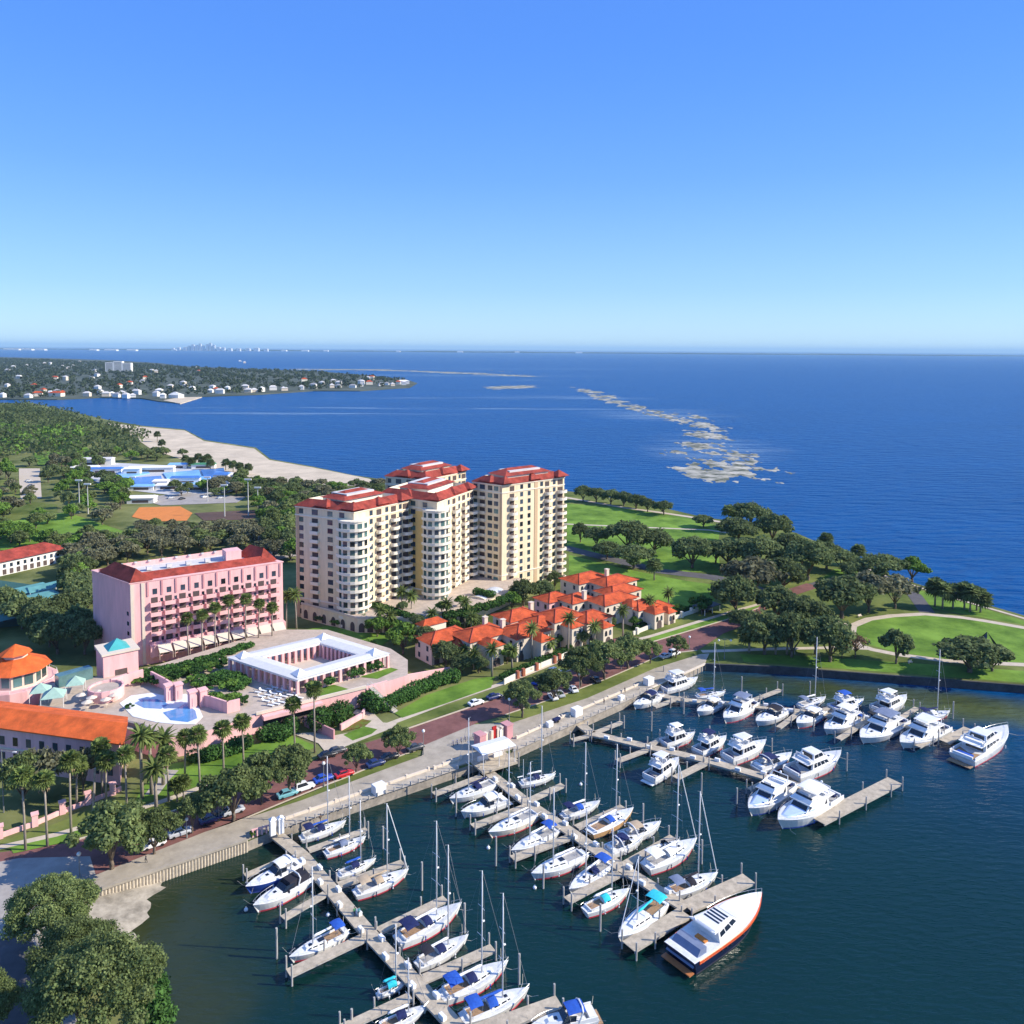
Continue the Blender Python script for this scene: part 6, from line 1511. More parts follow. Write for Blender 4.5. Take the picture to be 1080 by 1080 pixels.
def sailboat(label, bow, stern, mast_top, hull='white', boot='red', cover='blue', bimini=None, dodger=None, mizzen=None, furl=None, boomcov=True, rot=0):
    o, L, a, c = boat_root('sailboat', label, 'sailboat', bow, stern, 'sailboats in the marina')
    B = L*.315; st = hull_lines(L, B, L*.085+.15, L*.115+.2, .62, 2.1, L*.09)
    make_hull(o, st, HULLM[hull], BOOTM[boot])
    zd = L*.09+.2
    # cabin trunk with windows
    x0, x1 = -L*.10, L*.27; w = B*.30; h = .42+L*.008
    lo, hi = (x0,x1,w*1.05,w*.55,zd-.05), (x0+.1,x1-.5,w*.88,w*.38,zd+h)
    cb = MB(); cb.frustum(lo, hi); cab = cb.build('cabin', GEL, o)
    for s in (-1, 1):
        q = [(lo[0],s*lo[2],lo[4]),(lo[1],s*lo[3],lo[4]),(hi[1],s*hi[3],hi[4]),(hi[0],s*hi[2],hi[4])]
        for u0, u1 in ((.10,.36),(.44,.66),(.72,.84)):
            m = MB(); m.panel(q, u0, u1, .45, .78, .02); m.build('window', GLASS, cab)
    m = MB(); m.box(x0+.15, x0+1.2, -w*.45, w*.45, zd+h-.02, zd+h+.07); m.box(L*.12,L*.12+.55,-.28,.28,zd+h-.06,zd+h+.05)
    m.build('hatch', GLASS if rnd.random()<.5 else GELDECK, cab)
    # cockpit
    cx0, cx1 = -L*.42, -L*.11; cw = B*.30
    m = MB(); m.box(cx0,cx1,-cw,cw,zd-.1,zd+.03,0); m.build('cockpit_floor', COCK if rnd.random()<.6 else TEAK, o)
    m = MB()
    for s in (-1,1): m.box(cx0,cx1,s*cw-.1,s*cw+.1,zd-.05,zd+.32)
    m.box(cx0-.1,cx0+.15,-cw,cw,zd-.05,zd+.30); m.build('cockpit_coaming', GEL, o)
    m = MB()
    wx = cx0+L*.09
    m.tube([(wx, .5*math.cos(t), zd+.75+.5*math.sin(t)) for t in [k*math.pi/6 for k in range(13)]], .025, n=4); m.tube([(wx,0,zd),(wx,0,zd+.8)], .06, n=5)
    m.build('steering_wheel', RAILM, o)
    # mast and rig
    tm = .60; mx = -L/2+L*tm
    base = c.lerp(a, tm); 
    pxb = None
    H = mast_top
    m = MB(); m.tube([(mx,0,zd+h*.8),(mx,0,H*.7),(mx,0,H)], [.125,.12,.085], n=8); mast = m.build('mast', ALU, o, smooth=True)
    m = MB()
    for zz, ww in ((.42,.30),(.68,.24)):
        z = H*zz; m.tube([(mx-.15,-B*ww,z+.05),(mx,0,z),(mx-.15,B*ww,z+.05)], .045, n=4)
    m.build('spreader', ALU, mast)
    m = MB(); m.tube([(mx+.1,0,H*.55),(mx+.45,0,H*.55)], .16, n=6); m.tube([(mx,0,H),(mx-.5,.15,H+.1)], .02, n=3); m.build('radar', GEL, mast)
    bz = zd+h+1.0; bl = L*.40
    m = MB(); m.tube([(mx-.1,0,bz),(mx-bl,0,bz+.15)], .075, n=6); boom = m.build('boom', ALU, o)
    if boomcov:
        m = MB(); n_ = 7
        m.tube([(mx-.05-bl*.97*k/n_,0,bz+.22+.04*math.sin(k*2)+.03*k/n_) for k in range(n_+1)], [.14]+[.20+.03*math.sin(k*1.7) for k in range(n_-1)]+[.08], n=7)
        m.build('sail_cover', CANV[cover], boom, smooth=True)
    m = MB(); bowz = st[-1][2]
    m.tube([(L*.475,0,bowz+.2),(mx+(L*.475-mx)*.04,0,H*.97)], .085 if furl else .03, n=6); m.build('furled_jib' if furl else 'forestay', CANV[furl] if furl else WIRE, o)
    m = MB()
    for s in (-1,1):
        m.tube([(mx-.1,s*B*.44,zd),(mx-.15,s*B*.30,H*.42),(mx-.15,s*B*.24,H*.68),(mx,0,H)], .011, n=3)
    m.tube([(-L*.49,0,zd),(mx,0,H)], .011, n=3); m.build('stay', WIRE, o)
    rail(o, st, .82, 1.0); rail(o, st, 0, .18, name='stern_rail')
    m = MB()
    for s in (-1,1): m.tube([(x,s*hb*.94,z+.58) for x,hb,z,_,_ in st[3:14]], .012, n=3)
    m.build('lifeline', WIRE, o)
    if dodger: canopy(o, 'dodger', x0-.35, x0+1.1, cw*1.05, zd, zd+h+.75, CANV[dodger], sag=.6, posts=False)
    if bimini: canopy(o, 'bimini', cx0+.1, cx0+L*.19, cw*1.2, zd+.3, zd+2.15, CANV[bimini], sag=.3)
    mooring(o, L, B, zd)
    if mizzen:
        z = mizzen; xm = -L*.40
        m = MB(); m.tube([(xm,0,zd),(xm,0,z)], [.08,.055], n=6); mm = m.build('mizzen_mast', ALU, o)
        m = MB(); m.tube([(xm-.1,0,zd+1.5),(xm-L*.16,0,zd+1.5)], .12, n=6); m.build('sail_cover', CANV[cover], mm)
    return o
def mh(y_base, y_top): return (y_base-y_top)*86000/(y_base-368.5)/FPX*1.0

S = sailboat
S('blue-covered sailboat squeezed in the first slip right of the left dock', (365,868), (316,886), mh(881,797), cover='blue', dodger='navy', bimini='navy', boot='dark')
S('sailboat with a grey dodger in the second slip right of the left dock', (386,884), (342,902), mh(894,815), cover='white', dodger='grey', boot='red')
S('small sailboat with blue sail cover, third slip right of the left dock', (396.5,907), (355.5,925), mh(914,838), cover='blue', dodger='navy', boot='dark')
S('white sailboat with a tan cockpit canopy and a furled jib beside the left dock', (431,920), (373,945), mh(930,841), cover='tan', bimini='tan', dodger='tan', boot='red', furl='white')
S('sailboat moored on the outer side of the left dock under a blue bimini', (305,1013), (366,983), mh(999,905), cover='white', bimini='blue', boot='red')
S('largest white sailboat of the left dock with navy bimini and dodger', (487,957), (418,996), mh(972,858), cover='white', bimini='navy', dodger='navy', boot='red')
S('sailboat with navy dodger right below the largest one of the left dock', (494,989), (439,1021), mh(1003,884), cover='white', dodger='navy', bimini='black', boot='dark')
S('white sailboat with blue bimini and dark dodger, just above the blue-covered bottom sailboat', (536,1018), (464,1055), mh(1032,909), cover='white', dodger='navy', bimini='blue', boot='red')
S('sailboat covered in blue canvas at the bottom of the picture', (558,1046), (486,1078), mh(1058,932), cover='blue', bimini='blue', dodger='blue', boot='red')
S('small sailboat with turquoise trim on the outer side of the left dock, near the bottom', (431,1034), (397,1050), mh(1046,972), cover='teal', dodger='teal', boot='dark')
S('sailboat cut by the bottom edge of the picture, left of the dock', (452,1062), (398,1088), mh(1075,1005), cover='white', dodger='navy', boot='dark')
S('uppermost sailboat of the middle dock with navy covers, on its left side', (474,846), (523,827), mh(837,751), cover='navy', dodger='navy', boot='dark')
S('cream sailboat third in the row left of the middle dock', (515,882), (567,859), mh(872,778), hull='cream', cover='white', boot='red')
S('white sailboat with a bright blue stern tarp left of the middle dock', (539,901), (587,877), mh(888,795), cover='white', bimini='blue', boot='dark')
S('large white sailboat with red waterline, bow towards the open water, left of the middle dock', (560,926), (617,902), mh(913,822), cover='white', boot='red')
S('sailboat with a light blue bimini left of the middle dock', (600,942), (643,912), mh(925,842), cover='white', bimini='blue', dodger='navy', boot='dark')
S('beamy white sailboat with a round stern and red waterline, stern to the open water', (664,940), (616,963), mh(951,868), cover='white', dodger='teal', boot='red')
S('white sailboat with turquoise bimini next to the navy yacht', (652,994), (700,953), mh(972,892), cover='teal', bimini='teal', boot='dark', furl='white')
S('sailboat in the first slip right of the middle dock, with a short second mast', (586,818), (548,828), mh(824,741), cover='white', dodger='navy', mizzen=6.5, boot='dark')
S('sailboat with blue cockpit covers, second slip right of the middle dock', (633,847), (592,863), mh(854,778), cover='white', dodger='blue', bimini='navy', boot='dark')
S('tan-hulled sailboat with a round blue dinghy cover right of the middle dock', (668,856), (621,881), mh(867,780), hull='ochre', cover='white', dodger='blue', boot='dark')
S('big white sailboat with red waterline and a tall slanting jib right of the middle dock', (735,889), (680,918), mh(903,800), cover='white', bimini='white', dodger='white', boot='red', furl='white')
S('sailboat with black dodger in the last slip right of the middle dock', (757,924), (704,945), mh(933,828), cover='black', dodger='black', bimini='grey', boot='dark', furl='white')
S('sailboat with blue sail cover at the promenade end, moored to the farthest dock', (765,731), (734,736), mh(737,677), cover='blue', bimini='blue', boot='dark')
S('white sailboat on the park side of the farthest dock, in the middle', (871,737), (842,746), mh(742,669), cover='white', bimini='grey', boot='dark')
S('white motor sailer with a tall bare mast near the end of the farthest dock', (1002,752), (968,758), mh(756,682), cover='navy', bimini='navy', dodger='white', boot='red')

# ---- motor boats
def quads(lo, hi):
    def q(a): return [(a[0],-a[2],a[4]),(a[1],-a[3],a[4]),(a[1],a[3],a[4]),(a[0],a[2],a[4])]
    l, h = q(lo), q(hi)
    return {'right': (l[0],l[1],h[1],h[0]), 'front': (l[1],l[2],h[2],h[1]), 'left': (l[2],l[3],h[3],h[2]), 'back': (l[3],l[0],h[0],h[3])}
def house(o, lo, hi, name, m, panes=3, v=(.40,.88), front=True, back=True, wn_='side_window'):
    b = MB(); b.frustum(lo, hi); h = b.build(name, m, o); Q = quads(lo, hi)
    for sd in ('left','right'):
        for k in range(panes):
            g = MB(); u0 = .06+k*.88/panes; g.panel(Q[sd], u0+.02, u0+.88/panes-.03, v[0], v[1], .02); g.build(wn_, GLASS, h)
    if front:
        g = MB(); g.panel(Q['front'], .06, .94, v[0]-.08, v[1], .025); g.build('windshield', GLASS, h)
    if back:
        g = MB(); g.panel(Q['back'], .12, .88, .12, .85, .02); g.build('cabin_door', GLASS, h)
    return h
def motorboat(label, bow, stern, style='express', hull='white', boot='dark', top=None, cover=None, canvas='navy', group='motor boats in the marina', beam=.33, arch=True, cat='motor boat', stripe=None, hi_=1.0):
    o, L, a, c = boat_root('motor_yacht' if style in ('fly','trawler','big') else 'motor_boat', label, cat, bow, stern, group)
    B = L*beam; fs, fb = (.95+L*.022)*hi_, (1.25+L*.055)*hi_
    st = hull_lines(L, B, fs, fb, .90, 2.5, L*.10)
    make_hull(o, st, HULLM[hull], BOOTM[boot], stripe=stripe)
    zd = fs+.06; zf = fs+(fb-fs)*.35
    mooring(o, L, B, zd)
    m = MB(); m.box(-L/2-L*.07, -L/2+.02, -B*.40, B*.40, .35, .5); m.build('swim_platform', TEAK if rnd.random()<.4 else GEL, o)
    rail(o, st, .55, 1.0, h=.7, r=.022)
    if style == 'express':
        lo, hi = (-L*.02, L*.36, B*.40, B*.15, zf-.15), (-L*.02, L*.24, B*.33, B*.10, zf+.55)
        b = MB(); b.frustum(lo, hi); cab = b.build('cabin', GEL, o)
        b = MB(); b.box(L*.10,L*.15,-.3,.3,zf+.50,zf+.60); b.build('hatch', GLASS, cab)
        lo2, hi2 = (-L*.14, L*.07, B*.42, B*.33, zf+.25), (-L*.16, -L*.03, B*.37, B*.28, zf+1.25)
        b = MB(); Q = quads(lo2, hi2)
        for s in ('left','right','front'): b.panel(Q[s], .02,.98,.05,.95,.025)
        b.build('windshield', GLASS, o)
        b = MB(); b.box(-L*.46,-L*.03,-B*.38,B*.38,zd-.05,zd+.06); b.build('cockpit_floor', COCK, o)
        b = MB(); b.box(-L*.44,-L*.36,-B*.34,B*.34,zd,zd+.55); b.box(-L*.30,-L*.12,B*.18,B*.36,zd,zd+.55); b.box(-L*.14,-L*.09,-B*.30,-B*.08,zd,zd+.95); b.build('seat', CANV['white'], o)
        b = MB()
        for s in (-1,1): b.box(-L*.48,-L*.05,s*B*.42-.1,s*B*.42+.1,zd-.05,zf+.45)
        b.build('cockpit_coaming', GEL, o)
        if arch:
            b = MB(); xa = -L*.22
            b.tube([(xa+.3,-B*.44,zf+.3),(xa-.3,-B*.40,zf+1.6),(xa-.4,-B*.2,zf+1.95),(xa-.4,B*.2,zf+1.95),(xa-.3,B*.40,zf+1.6),(xa+.3,B*.44,zf+.3)], .14, n=6); b.build('radar_arch', GEL, o)
        if canvas and not cover: canopy(o, 'canvas_top', -L*.30, -L*.03, B*.38, zf+.4, zf+1.95, CANV[canvas], sag=.3)
        if cover:
            b = MB(); b.frustum((-L*.47,-L*.02,B*.42,B*.40,zd+.35),(-L*.40,-L*.08,B*.28,B*.30,zf+1.5)); b.build('cockpit_cover', CANV[cover], o)
    else:
        big = style == 'big'
        sal = (-L*.24, L*.20, B*.40, B*.32, zd-.05), (-L*.22, L*.08, B*.37, B*.28, zd+1.95)
        h = house(o, *sal, 'cabin', GEL, panes=4 if L > 13 else 3)
        b = MB(); b.frustum((L*.17,L*.38,B*.30,B*.14,zf-.1),(L*.10,L*.31,B*.26,B*.08,zf+.55)); fc = b.build('foredeck_trunk', GEL, o)
        b = MB(); b.box(L*.20,L*.25,-.3,.3,zf+.50,zf+.60); b.build('hatch', GLASS, fc)
        ft = zd+1.95
        b = MB(); b.box(-L*.34, L*.10, -B*.40, B*.40, ft, ft+.12); b.build('flybridge_deck', GEL, o)
        b = MB(); lo, hi = (-L*.30, L*.09, B*.39, B*.30, ft+.12), (-L*.29, L*.05, B*.40, B*.31, ft+.75)
        Q = quads(lo, hi)
        for s in ('left','right','front'): b.panel(Q[s], 0,1,0,1,.06)
        b.build('flybridge_coaming', GEL, o)
        b = MB(); b.panel(Q['front'], .05,.95,1.0,1.5,.03); b.build('flybridge_windscreen', GLASS, o)
        b = MB(); b.box(-L*.06,-L*.02,-B*.25,B*.05,ft+.12,ft+.95); b.box(-L*.27,-L*.20,-B*.3,B*.3,ft+.12,ft+.6); b.build('flybridge_seat', CANV['white'], o)
        if top == 'hard':
            b = MB(); b.frustum((-L*.24,L*.04,B*.36,B*.28,ft+2.0),(-L*.22,L*.0,B*.33,B*.25,ft+2.18)); b.build('hardtop', GEL, o)
            b = MB()
            for x in (-L*.21,L*.0):
                for s in (-1,1): b.tube([(x,s*B*.33,ft+.6),(x-.2,s*B*.29,ft+2.03)], .07, n=5)
            b.build('hardtop_post', GEL, o)
        elif top == 'enclosed':
            house(o, (-L*.20,L*.06,B*.34,B*.30,ft+.12), (-L*.18,-L*.01,B*.30,B*.26,ft+1.75), 'pilothouse', GEL, panes=2)
        elif top: canopy(o, 'bimini', -L*.24, -L*.01, B*.36, ft+.7, ft+2.2, CANV[top], sag=.25)
        b = MB(); b.tube([(-L*.25,-B*.36,ft+.7),(-L*.29,-B*.30,ft+1.6),(-L*.29,B*.30,ft+1.6),(-L*.25,B*.36,ft+.7)], .12, n=5); b.ball((-L*.29,0,ft+1.85),.30,8,5); b.build('radar_arch', GEL, o)
        b = MB(); b.box(-L*.47,-L*.25,-B*.40,B*.40,zd-.05,zd+.06); b.build('cockpit_floor', TEAK if big else COCK, o)
        b = MB()
        for s in (-1,1): b.box(-L*.49,-L*.24,s*B*.43-.09,s*B*.43+.09,zd-.05,zd+.7)
        b.box(-L*.49,-L*.47,-B*.34,B*.34,zd-.05,zd+.65); b.build('cockpit_coaming', GEL, o)
        b = MB(); b.box(-L*.455,-L*.41,-B*.26,B*.26,zd,zd+.5); b.build('seat', CANV[canvas or 'white'], o)
        if cover:
            b = MB(); b.frustum((L*.02,L*.40,B*.38,B*.12,zf+.55),(L*.02,L*.36,B*.30,B*.08,zf+.72)); b.build('deck_cover', CANV[cover], o)
    return o
M_ = motorboat
M_('blue-hulled express cruiser with a white windscreen, upper of the pair left of the left dock', (259,941), (318,911), hull='blue', canvas='white', boot='blue')
M_('white express cruiser with a black cockpit cover, lower one left of the left dock', (267,961), (326,927), cover='black', canvas=None, boot='red')
M_('white motor boat with a blue cockpit cover at the bottom edge of the picture', (560,1088), (628,1072), canvas='blue')
M_('white express cruiser between the sailboats at the top of the middle dock', (486,861), (534,845), canvas='white', boot='dark')
M_('white cabin boat with an open canvas top behind the tan-hulled sailboat', (697,871), (655,887), canvas='tan', boot='dark')
M_('navy-covered cabin boat in the middle slips right of the middle dock', (680,883), (641,901), canvas='navy', cover=None, boot='dark')
M_('small white runabout beside the big sailboat with red waterline', (717,890), (690,902), canvas=None, arch=False, boot='dark')
M_('white fishing boat with a hard top, lone boat left of the motor yacht dock', (716,803), (684,824), style='fly', top='hard', boot='dark')
M_('flybridge yacht with a hard top, leftmost above the motor yacht dock', (733,776), (699,787), style='fly', hull='white', top='hard', canvas='navy', boot='red')
M_('low sport yacht with dark cockpit next to the cream-topped flybridge yacht', (766,780), (735,796), style='fly', top='navy', canvas='navy', boot='red')
M_('large white trawler yacht with many cabin windows on the motor yacht dock', (808,786), (766,803), style='trawler', top='hard', boot='red', hi_=1.15)
M_('sport cruiser with dark canvas between the trawler and the biggest flybridge yacht', (835,798), (797,813), canvas='navy', boot='red')
M_('big white flybridge motor yacht at the outer end of the motor yacht dock', (887,799), (834,820), style='fly', top='enclosed', boot='red', hi_=1.2)
M_('white yacht with its foredeck under a pale blue cover, left of the two covered ones', (789,860), (831,829), style='fly', cover='pale', top=None, boot='blue', hi_=1.1)
M_('white yacht with its foredeck under a pale blue cover, right one beside the wide platform', (820,874), (877,840), style='fly', cover='pale', top='white', boot='blue', hi_=1.15)
M_('round-bowed small cruiser nearest the promenade on the farthest dock', (668,747), (696,735), canvas='navy', boot='dark')
M_('white flybridge boat behind the farthest dock next to the promenade end', (736,718), (698,729), style='fly', top='hard', boot='dark')
M_('small white cruiser with a radar arch near the left end of the farthest dock', (735,754), (761,742), canvas='white', boot='dark')
M_('express yacht with dark windscreen, third boat on the near side of the farthest dock', (763,762), (793,743), style='fly', top='grey', boot='red')
M_('white cruiser with a high arch and dark cockpit in the middle of the farthest dock', (797,765), (828,750), canvas='black', boot='dark')
M_('compact white cruiser right of the short finger of the farthest dock', (840,767), (866,752), canvas='white', boot='red')
M_('sport fishing boat with blue seats on the park side of the farthest dock', (911,741), (877,750), style='fly', top='blue', canvas='blue', boot='red')
M_('yacht with a white bimini, leftmost of three big ones below the farthest dock', (869,774), (906,756), style='fly', top='white', canvas='blue', boot='dark')
M_('yacht with a grey bimini, middle of three big ones below the farthest dock', (907,784), (949,761), style='fly', top='grey', boot='dark')
M_('yacht with a hard top, rightmost of three big ones below the farthest dock', (949,789), (993,768), style='fly', top='hard', boot='dark')
M_('high white cabin yacht with a hard top on the park side of the farthest dock', (956,738), (924,752), style='trawler', top='hard', boot='dark', hi_=1.15)
M_('long white sport yacht with blue cockpit at the outer end of the farthest dock', (1062,773), (1014,803), style='big', top='enclosed', canvas='blue', boot='red', beam=.28, hi_=1.15)

# ---- the long navy yacht at the end of the middle dock
def navy_yacht():
    o, L, a, c = boat_root('motor_yacht', 'long navy-hulled yacht with red gunwale stripe and white foredeck at the middle dock end', 'yacht', (803,952), (716,1016), 'motor boats in the marina')
    B = L*.305; st = hull_lines(L, B, 2.4, 2.8, .92, 2.4, L*.09, 20)
    make_hull(o, st, NAVY, BOOTDARK)
    b = MB()
    for s in (-1,1):
        b.loft([[(x,s*(hb+.03),z-.62),(x,s*(hb+.05),z-.05),(x,s*(hb-.06),z+.06),(x,s*(hb-.05),z-.62)] for x,hb,z,_,_ in st[1:]], closed=True)
    b.build('gunwale_stripe', RED_, o)
    b = MB(); b.loft([[(x,-min(hb*.86,B*.43),z+.06),(x,-min(hb*.62,B*.31),z+.06+.75*max(0,math.sin(math.pi*min(1,max(0,(1.0-i/20)/.72))))**.8),(x,min(hb*.62,B*.31),z+.06+.75*max(0,math.sin(math.pi*min(1,max(0,(1.0-i/20)/.72))))**.8),(x,min(hb*.86,B*.43),z+.06)] for i,(x,hb,z,_,_) in enumerate(st) if i >= 6], closed=False, cap=False)
    b.build('foredeck', GEL, o)
    zc = 2.4
    lo, hi = (-L*.20, L*.12, B*.42, B*.30, zc), (-L*.20, L*.02, B*.36, B*.24, zc+1.75)
    h = house(o, lo, hi, 'cabin', GEL, panes=3, v=(.42,.85), back=False)
    b = MB(); b.frustum((-L*.24,L*.0,B*.37,B*.25,zc+1.76),(-L*.22,-L*.03,B*.32,B*.2,zc+1.98)); b.build('hardtop', GEL, o)
    b = MB(); b.box(-L*.40,-L*.20,-B*.38,B*.38,2.1,2.36); b.build('cockpit_floor', CANV['black'], o)
    b = MB(); b.box(-L*.29,-L*.25,-B*.2,B*.1,2.36,2.7); b.build('seat', mat('orange_seat', (.6,.22,.05)), o)
    b = MB(); b.frustum((-L*.50,-L*.36,B*.40,B*.42,1.4),(-L*.40,-L*.34,B*.36,B*.38,3.3)); b.build('sun_deck', CANV['grey'], o)
    b = MB(); b.box(-L*.54,-L*.49,-B*.42,B*.42,.45,.62); b.build('swim_platform', mat('varnished_wood', (.42,.16,.06), rough=.4), o)
    b = MB()
    for s in (-1,1):
        for t in (.30,.36,.42,.55): 
            x,hb,z,_,_ = st[int(t*20)]; b.ball((x, s*hb*.985, z-.95), .20, 8, 5)
    b.build('porthole', GLASS, o)
    rail(o, st, .5, 1.0, h=.7, r=.022)
    b = MB()
    for s in (-1,1): b.tube([(-L*.21,s*B*.36,zc+1.7),(-L*.27,s*B*.33,zc+2.5)], .05, n=4)
    b.tube([(-L*.27,-B*.33,zc+2.5),(-L*.27,B*.33,zc+2.5)], .07, n=4); b.ball((-L*.27,B*.15,zc+2.75),.28,8,5); b.build('radar_arch', GEL, o)
    b = MB()
    for k in range(4): b.box(-L*.14+k*L*.035,-L*.125+k*L*.035,-B*.22,B*.22,zc+1.99,zc+2.05)
    b.build('roof_hatch', GLASS, o)
navy_yacht()

# ---- dock boxes, pedestals and other dock furniture
bx = MB(); bx.frustum((-.6,.6,.32,.32,0),(-.62,.62,.35,.35,.55)); bx.frustum((-.64,.64,.36,.36,.55),(-.58,.58,.28,.28,.68))
BOXM = bx.mesh('dock_box', WHITE)
DBG = 'white dock boxes along the docks'
for line, n, lab in [([(319,902),(389,984),(440,1038),(480,1080)], 13, 'white dock box on the boards of the left dock'), ([(520,817),(556,846),(605,879),(656,915),(712,950)], 12, 'white dock box on the boards of the middle dock'), ([(630,775),(683,787),(744,801),(807,819),(870,836)], 10, 'white dock box on the boards of the motor yacht dock'), ([(720,738),(774,742),(837,749),(900,757),(985,769)], 10, 'white dock box on the boards of the farthest dock')]:
    P = [G(x, y, DZ) for x, y in line]; tot = sum((c-a).length for a, c in zip(P[:-1], P[1:]))
    for i in range(n):
        d = tot*(i+.5)/n
        for a, c in zip(P[:-1], P[1:]):
            if d <= (c-a).length: break
            d -= (c-a).length
        ang = math.atan2(c.y-a.y, c.x-a.x); q = a.lerp(c, d/(c-a).length); s = 1 if i % 2 else -1
        tag(link('dock_box', BOXM, None, (q.x-math.sin(ang)*s*.85, q.y+math.cos(ang)*s*.85, DZ), ang), lab, 'dock box', DBG)
# mooring buoys
for x, y, lab in [(259.5,960.5,'white float at the bow of the lower blue cruiser'),(346,966,'white float beside the outer sailboat of the left dock'),(515,895,'white float below the cream sailboat'),(564,937,'white float near the bow of the large white sailboat'),(612.5,828,'white float between the middle dock fingers')]:
    p = G(x, y, 0); b = MB(); b.ball((0,0,.18), .38, 10, 6); b.cyl(0,0,.5,.75,.06,n=5); tag(b.build('mooring_buoy', WHITE, None, p, True), lab, 'buoy', 'mooring buoys')
# ================================================================== cars, people, lamps and small things on the promenade
PAINTS = {'white': (.78,.78,.77), 'silver': (.45,.47,.50), 'red': (.50,.015,.02), 'blue': (.02,.07,.42), 'black': (.015,.016,.02), 'dark grey': (.06,.065,.075), 'dark blue': (.015,.03,.12), 'teal': (.15,.38,.42)}
TYRE = mat('tyre_rubber', (.015,.015,.016), rough=.9); LAMPG = mat('lamp_glass', (.8,.8,.76), rough=.3, var=.03)
def car(label, x, y, colr, ang, van=False):
    o = thing('parked_car', label, 'car', GL(x,y)+Vector((0,0,.16)), ang, 'cars parked along the shore road')
    pm = mat(colr.replace(' ','_')+'_car_paint', PAINTS[colr], rough=.25, var=.03, spec=.6)
    L, W = 4.6, 1.84; h = 1.95 if van else 1.46
    b = MB(); secs = []
    for xx, w, z0, z1 in ((-2.3,.78,.45,.75),(-2.2,.90,.30,.92),(-1.3,.92,.24,.98),(.9,.92,.24,.95),(1.9,.88,.26,.82),(2.28,.74,.40,.66)):
        secs.append([(xx,-w,z0),(xx,-w*1.0,z1*.8),(xx,-w*.88,z1),(xx,w*.88,z1),(xx,w*1.0,z1*.8),(xx,w,z0)])
    b.loft(secs); body = b.build('body', pm, o, smooth=False)
    lo, hi = (-2.05 if van else -1.75, 1.05, .80, .78, .95), (-1.95 if van else -1.05, .25, .66, .62, h)
    b = MB(); b.frustum(lo, hi); cab = b.build('cabin', pm, o); Q = {}
    def q(a): return [(a[0],-a[2],a[4]),(a[1],-a[3],a[4]),(a[1],a[3],a[4]),(a[0],a[2],a[4])]
    l, hh = q(lo), q(hi)
    for nm, quad in (('windshield',(l[1],l[2],hh[2],hh[1])),('rear_window',(l[3],l[0],hh[0],hh[3])),('side_window',(l[0],l[1],hh[1],hh[0])),('side_window',(l[2],l[3],hh[3],hh[2]))):
        g = MB(); g.panel(quad, .07,.93,.12,.86,.015); g.build(nm, GLASS, cab)
    wh = MB(); wh.cyl(0,0,-.11,.11,.33,n=12); wh.v = [(a,c,bb) for a,bb,c in wh.v]
    wm = wh.mesh('wheel', TYRE)
    for sx in (-1.4,1.4):
        for sy in (-.86,.86): link('wheel', wm, o, (sx,sy,.33-.16+.0))
    for sy in (-.6,.6): b = MB(); b.box(2.2,2.3,sy-.15,sy+.15,.55,.70); b.build('headlight', LAMPG, o)
    return o
RA = R(36)
for args in [('white car half under the dense oaks, first of the bright ones by the promenade', 303,840,'teal',RA),('white van-like car second by the promenade near the dense oaks', 321,833,'white',RA,True),('blue and white car beside the street lamp left of the red car', 341,824,'blue',RA),
    ('bright red car parked by the promenade', 363,819,'red',RA),('dark car in the shade at the driveway mouth', 345,799,'black',RA),('grey car at the driveway mouth', 355,794.5,'dark grey',RA),('dark car under the round oak opposite the driveway', 411,801,'black',RA),('dark blue car left of the round oak', 396,808,'dark blue',RA),
    ('dark car right of the round oak by the lamp', 438,791,'dark grey',RA),('white car at the gap between the left oaks', 162,893,'white',RA),('white and blue car behind the low round oak', 190,881,'silver',RA),('dark car left of the three beside the low oak', 222,867,'dark blue',RA),('black car in the middle of the three beside the low oak', 233,862,'black',RA),('light car right of the three beside the low oak', 246,858,'silver',RA),
    ('white car parked on the sidewalk side of the brick road', 502,743.5,'white',RA),('dark car with a pale roof on the sidewalk side of the brick road', 521,737,'dark blue',RA),('blue car in the shade of the dark oak', 567,721,'blue',R(60)),('white car in front of the blue car by the garden wall', 585,711,'white',RA,True),('pair of white parked cars under the oak, left one', 583,737,'white',R(110)),('pair of white parked cars under the oak, right one', 590,734,'silver',R(110)),
    ('white van at the promenade end under the small oaks', 711,691,'white',RA,True),('white car behind the white van at the promenade end', 702,694,'silver',RA),('white car in the shade under the big roadside canopy', 604,729,'white',R(110)),('dark car in the shade under the big roadside canopy', 628,719,'black',R(110)),('dark car under the carport', 745,645.5,'black',RA)]:
    car(*args)
for i, (x, y, c_) in enumerate([(292,575,'white'),(298,572,'silver'),(304,569,'teal'),(296,580,'white'),(303,578,'dark grey'),(308,574,'white'),(285,585,'silver'),(30,508,'silver'),(33,513,'dark grey'),(28,518,'white'),(34,520,'black'),(150,527,'white'),(163,528,'dark grey'),(180,526,'silver'),(192,527,'black'),(216,525,'white'),(232,526,'silver')]):
    car(['white car in the small car park right of the wood','car in the pale lot at the left edge','car in the car park before the swimming park'][0 if i < 7 else 1 if i < 11 else 2]+', '+ORD[i if i < 7 else i-7 if i < 11 else i-11]+' from its left', x, y, c_, R(60)) if c_ != 'x' else None
POLE = mat('lamp_post_paint', (.22,.22,.21), rough=.6)
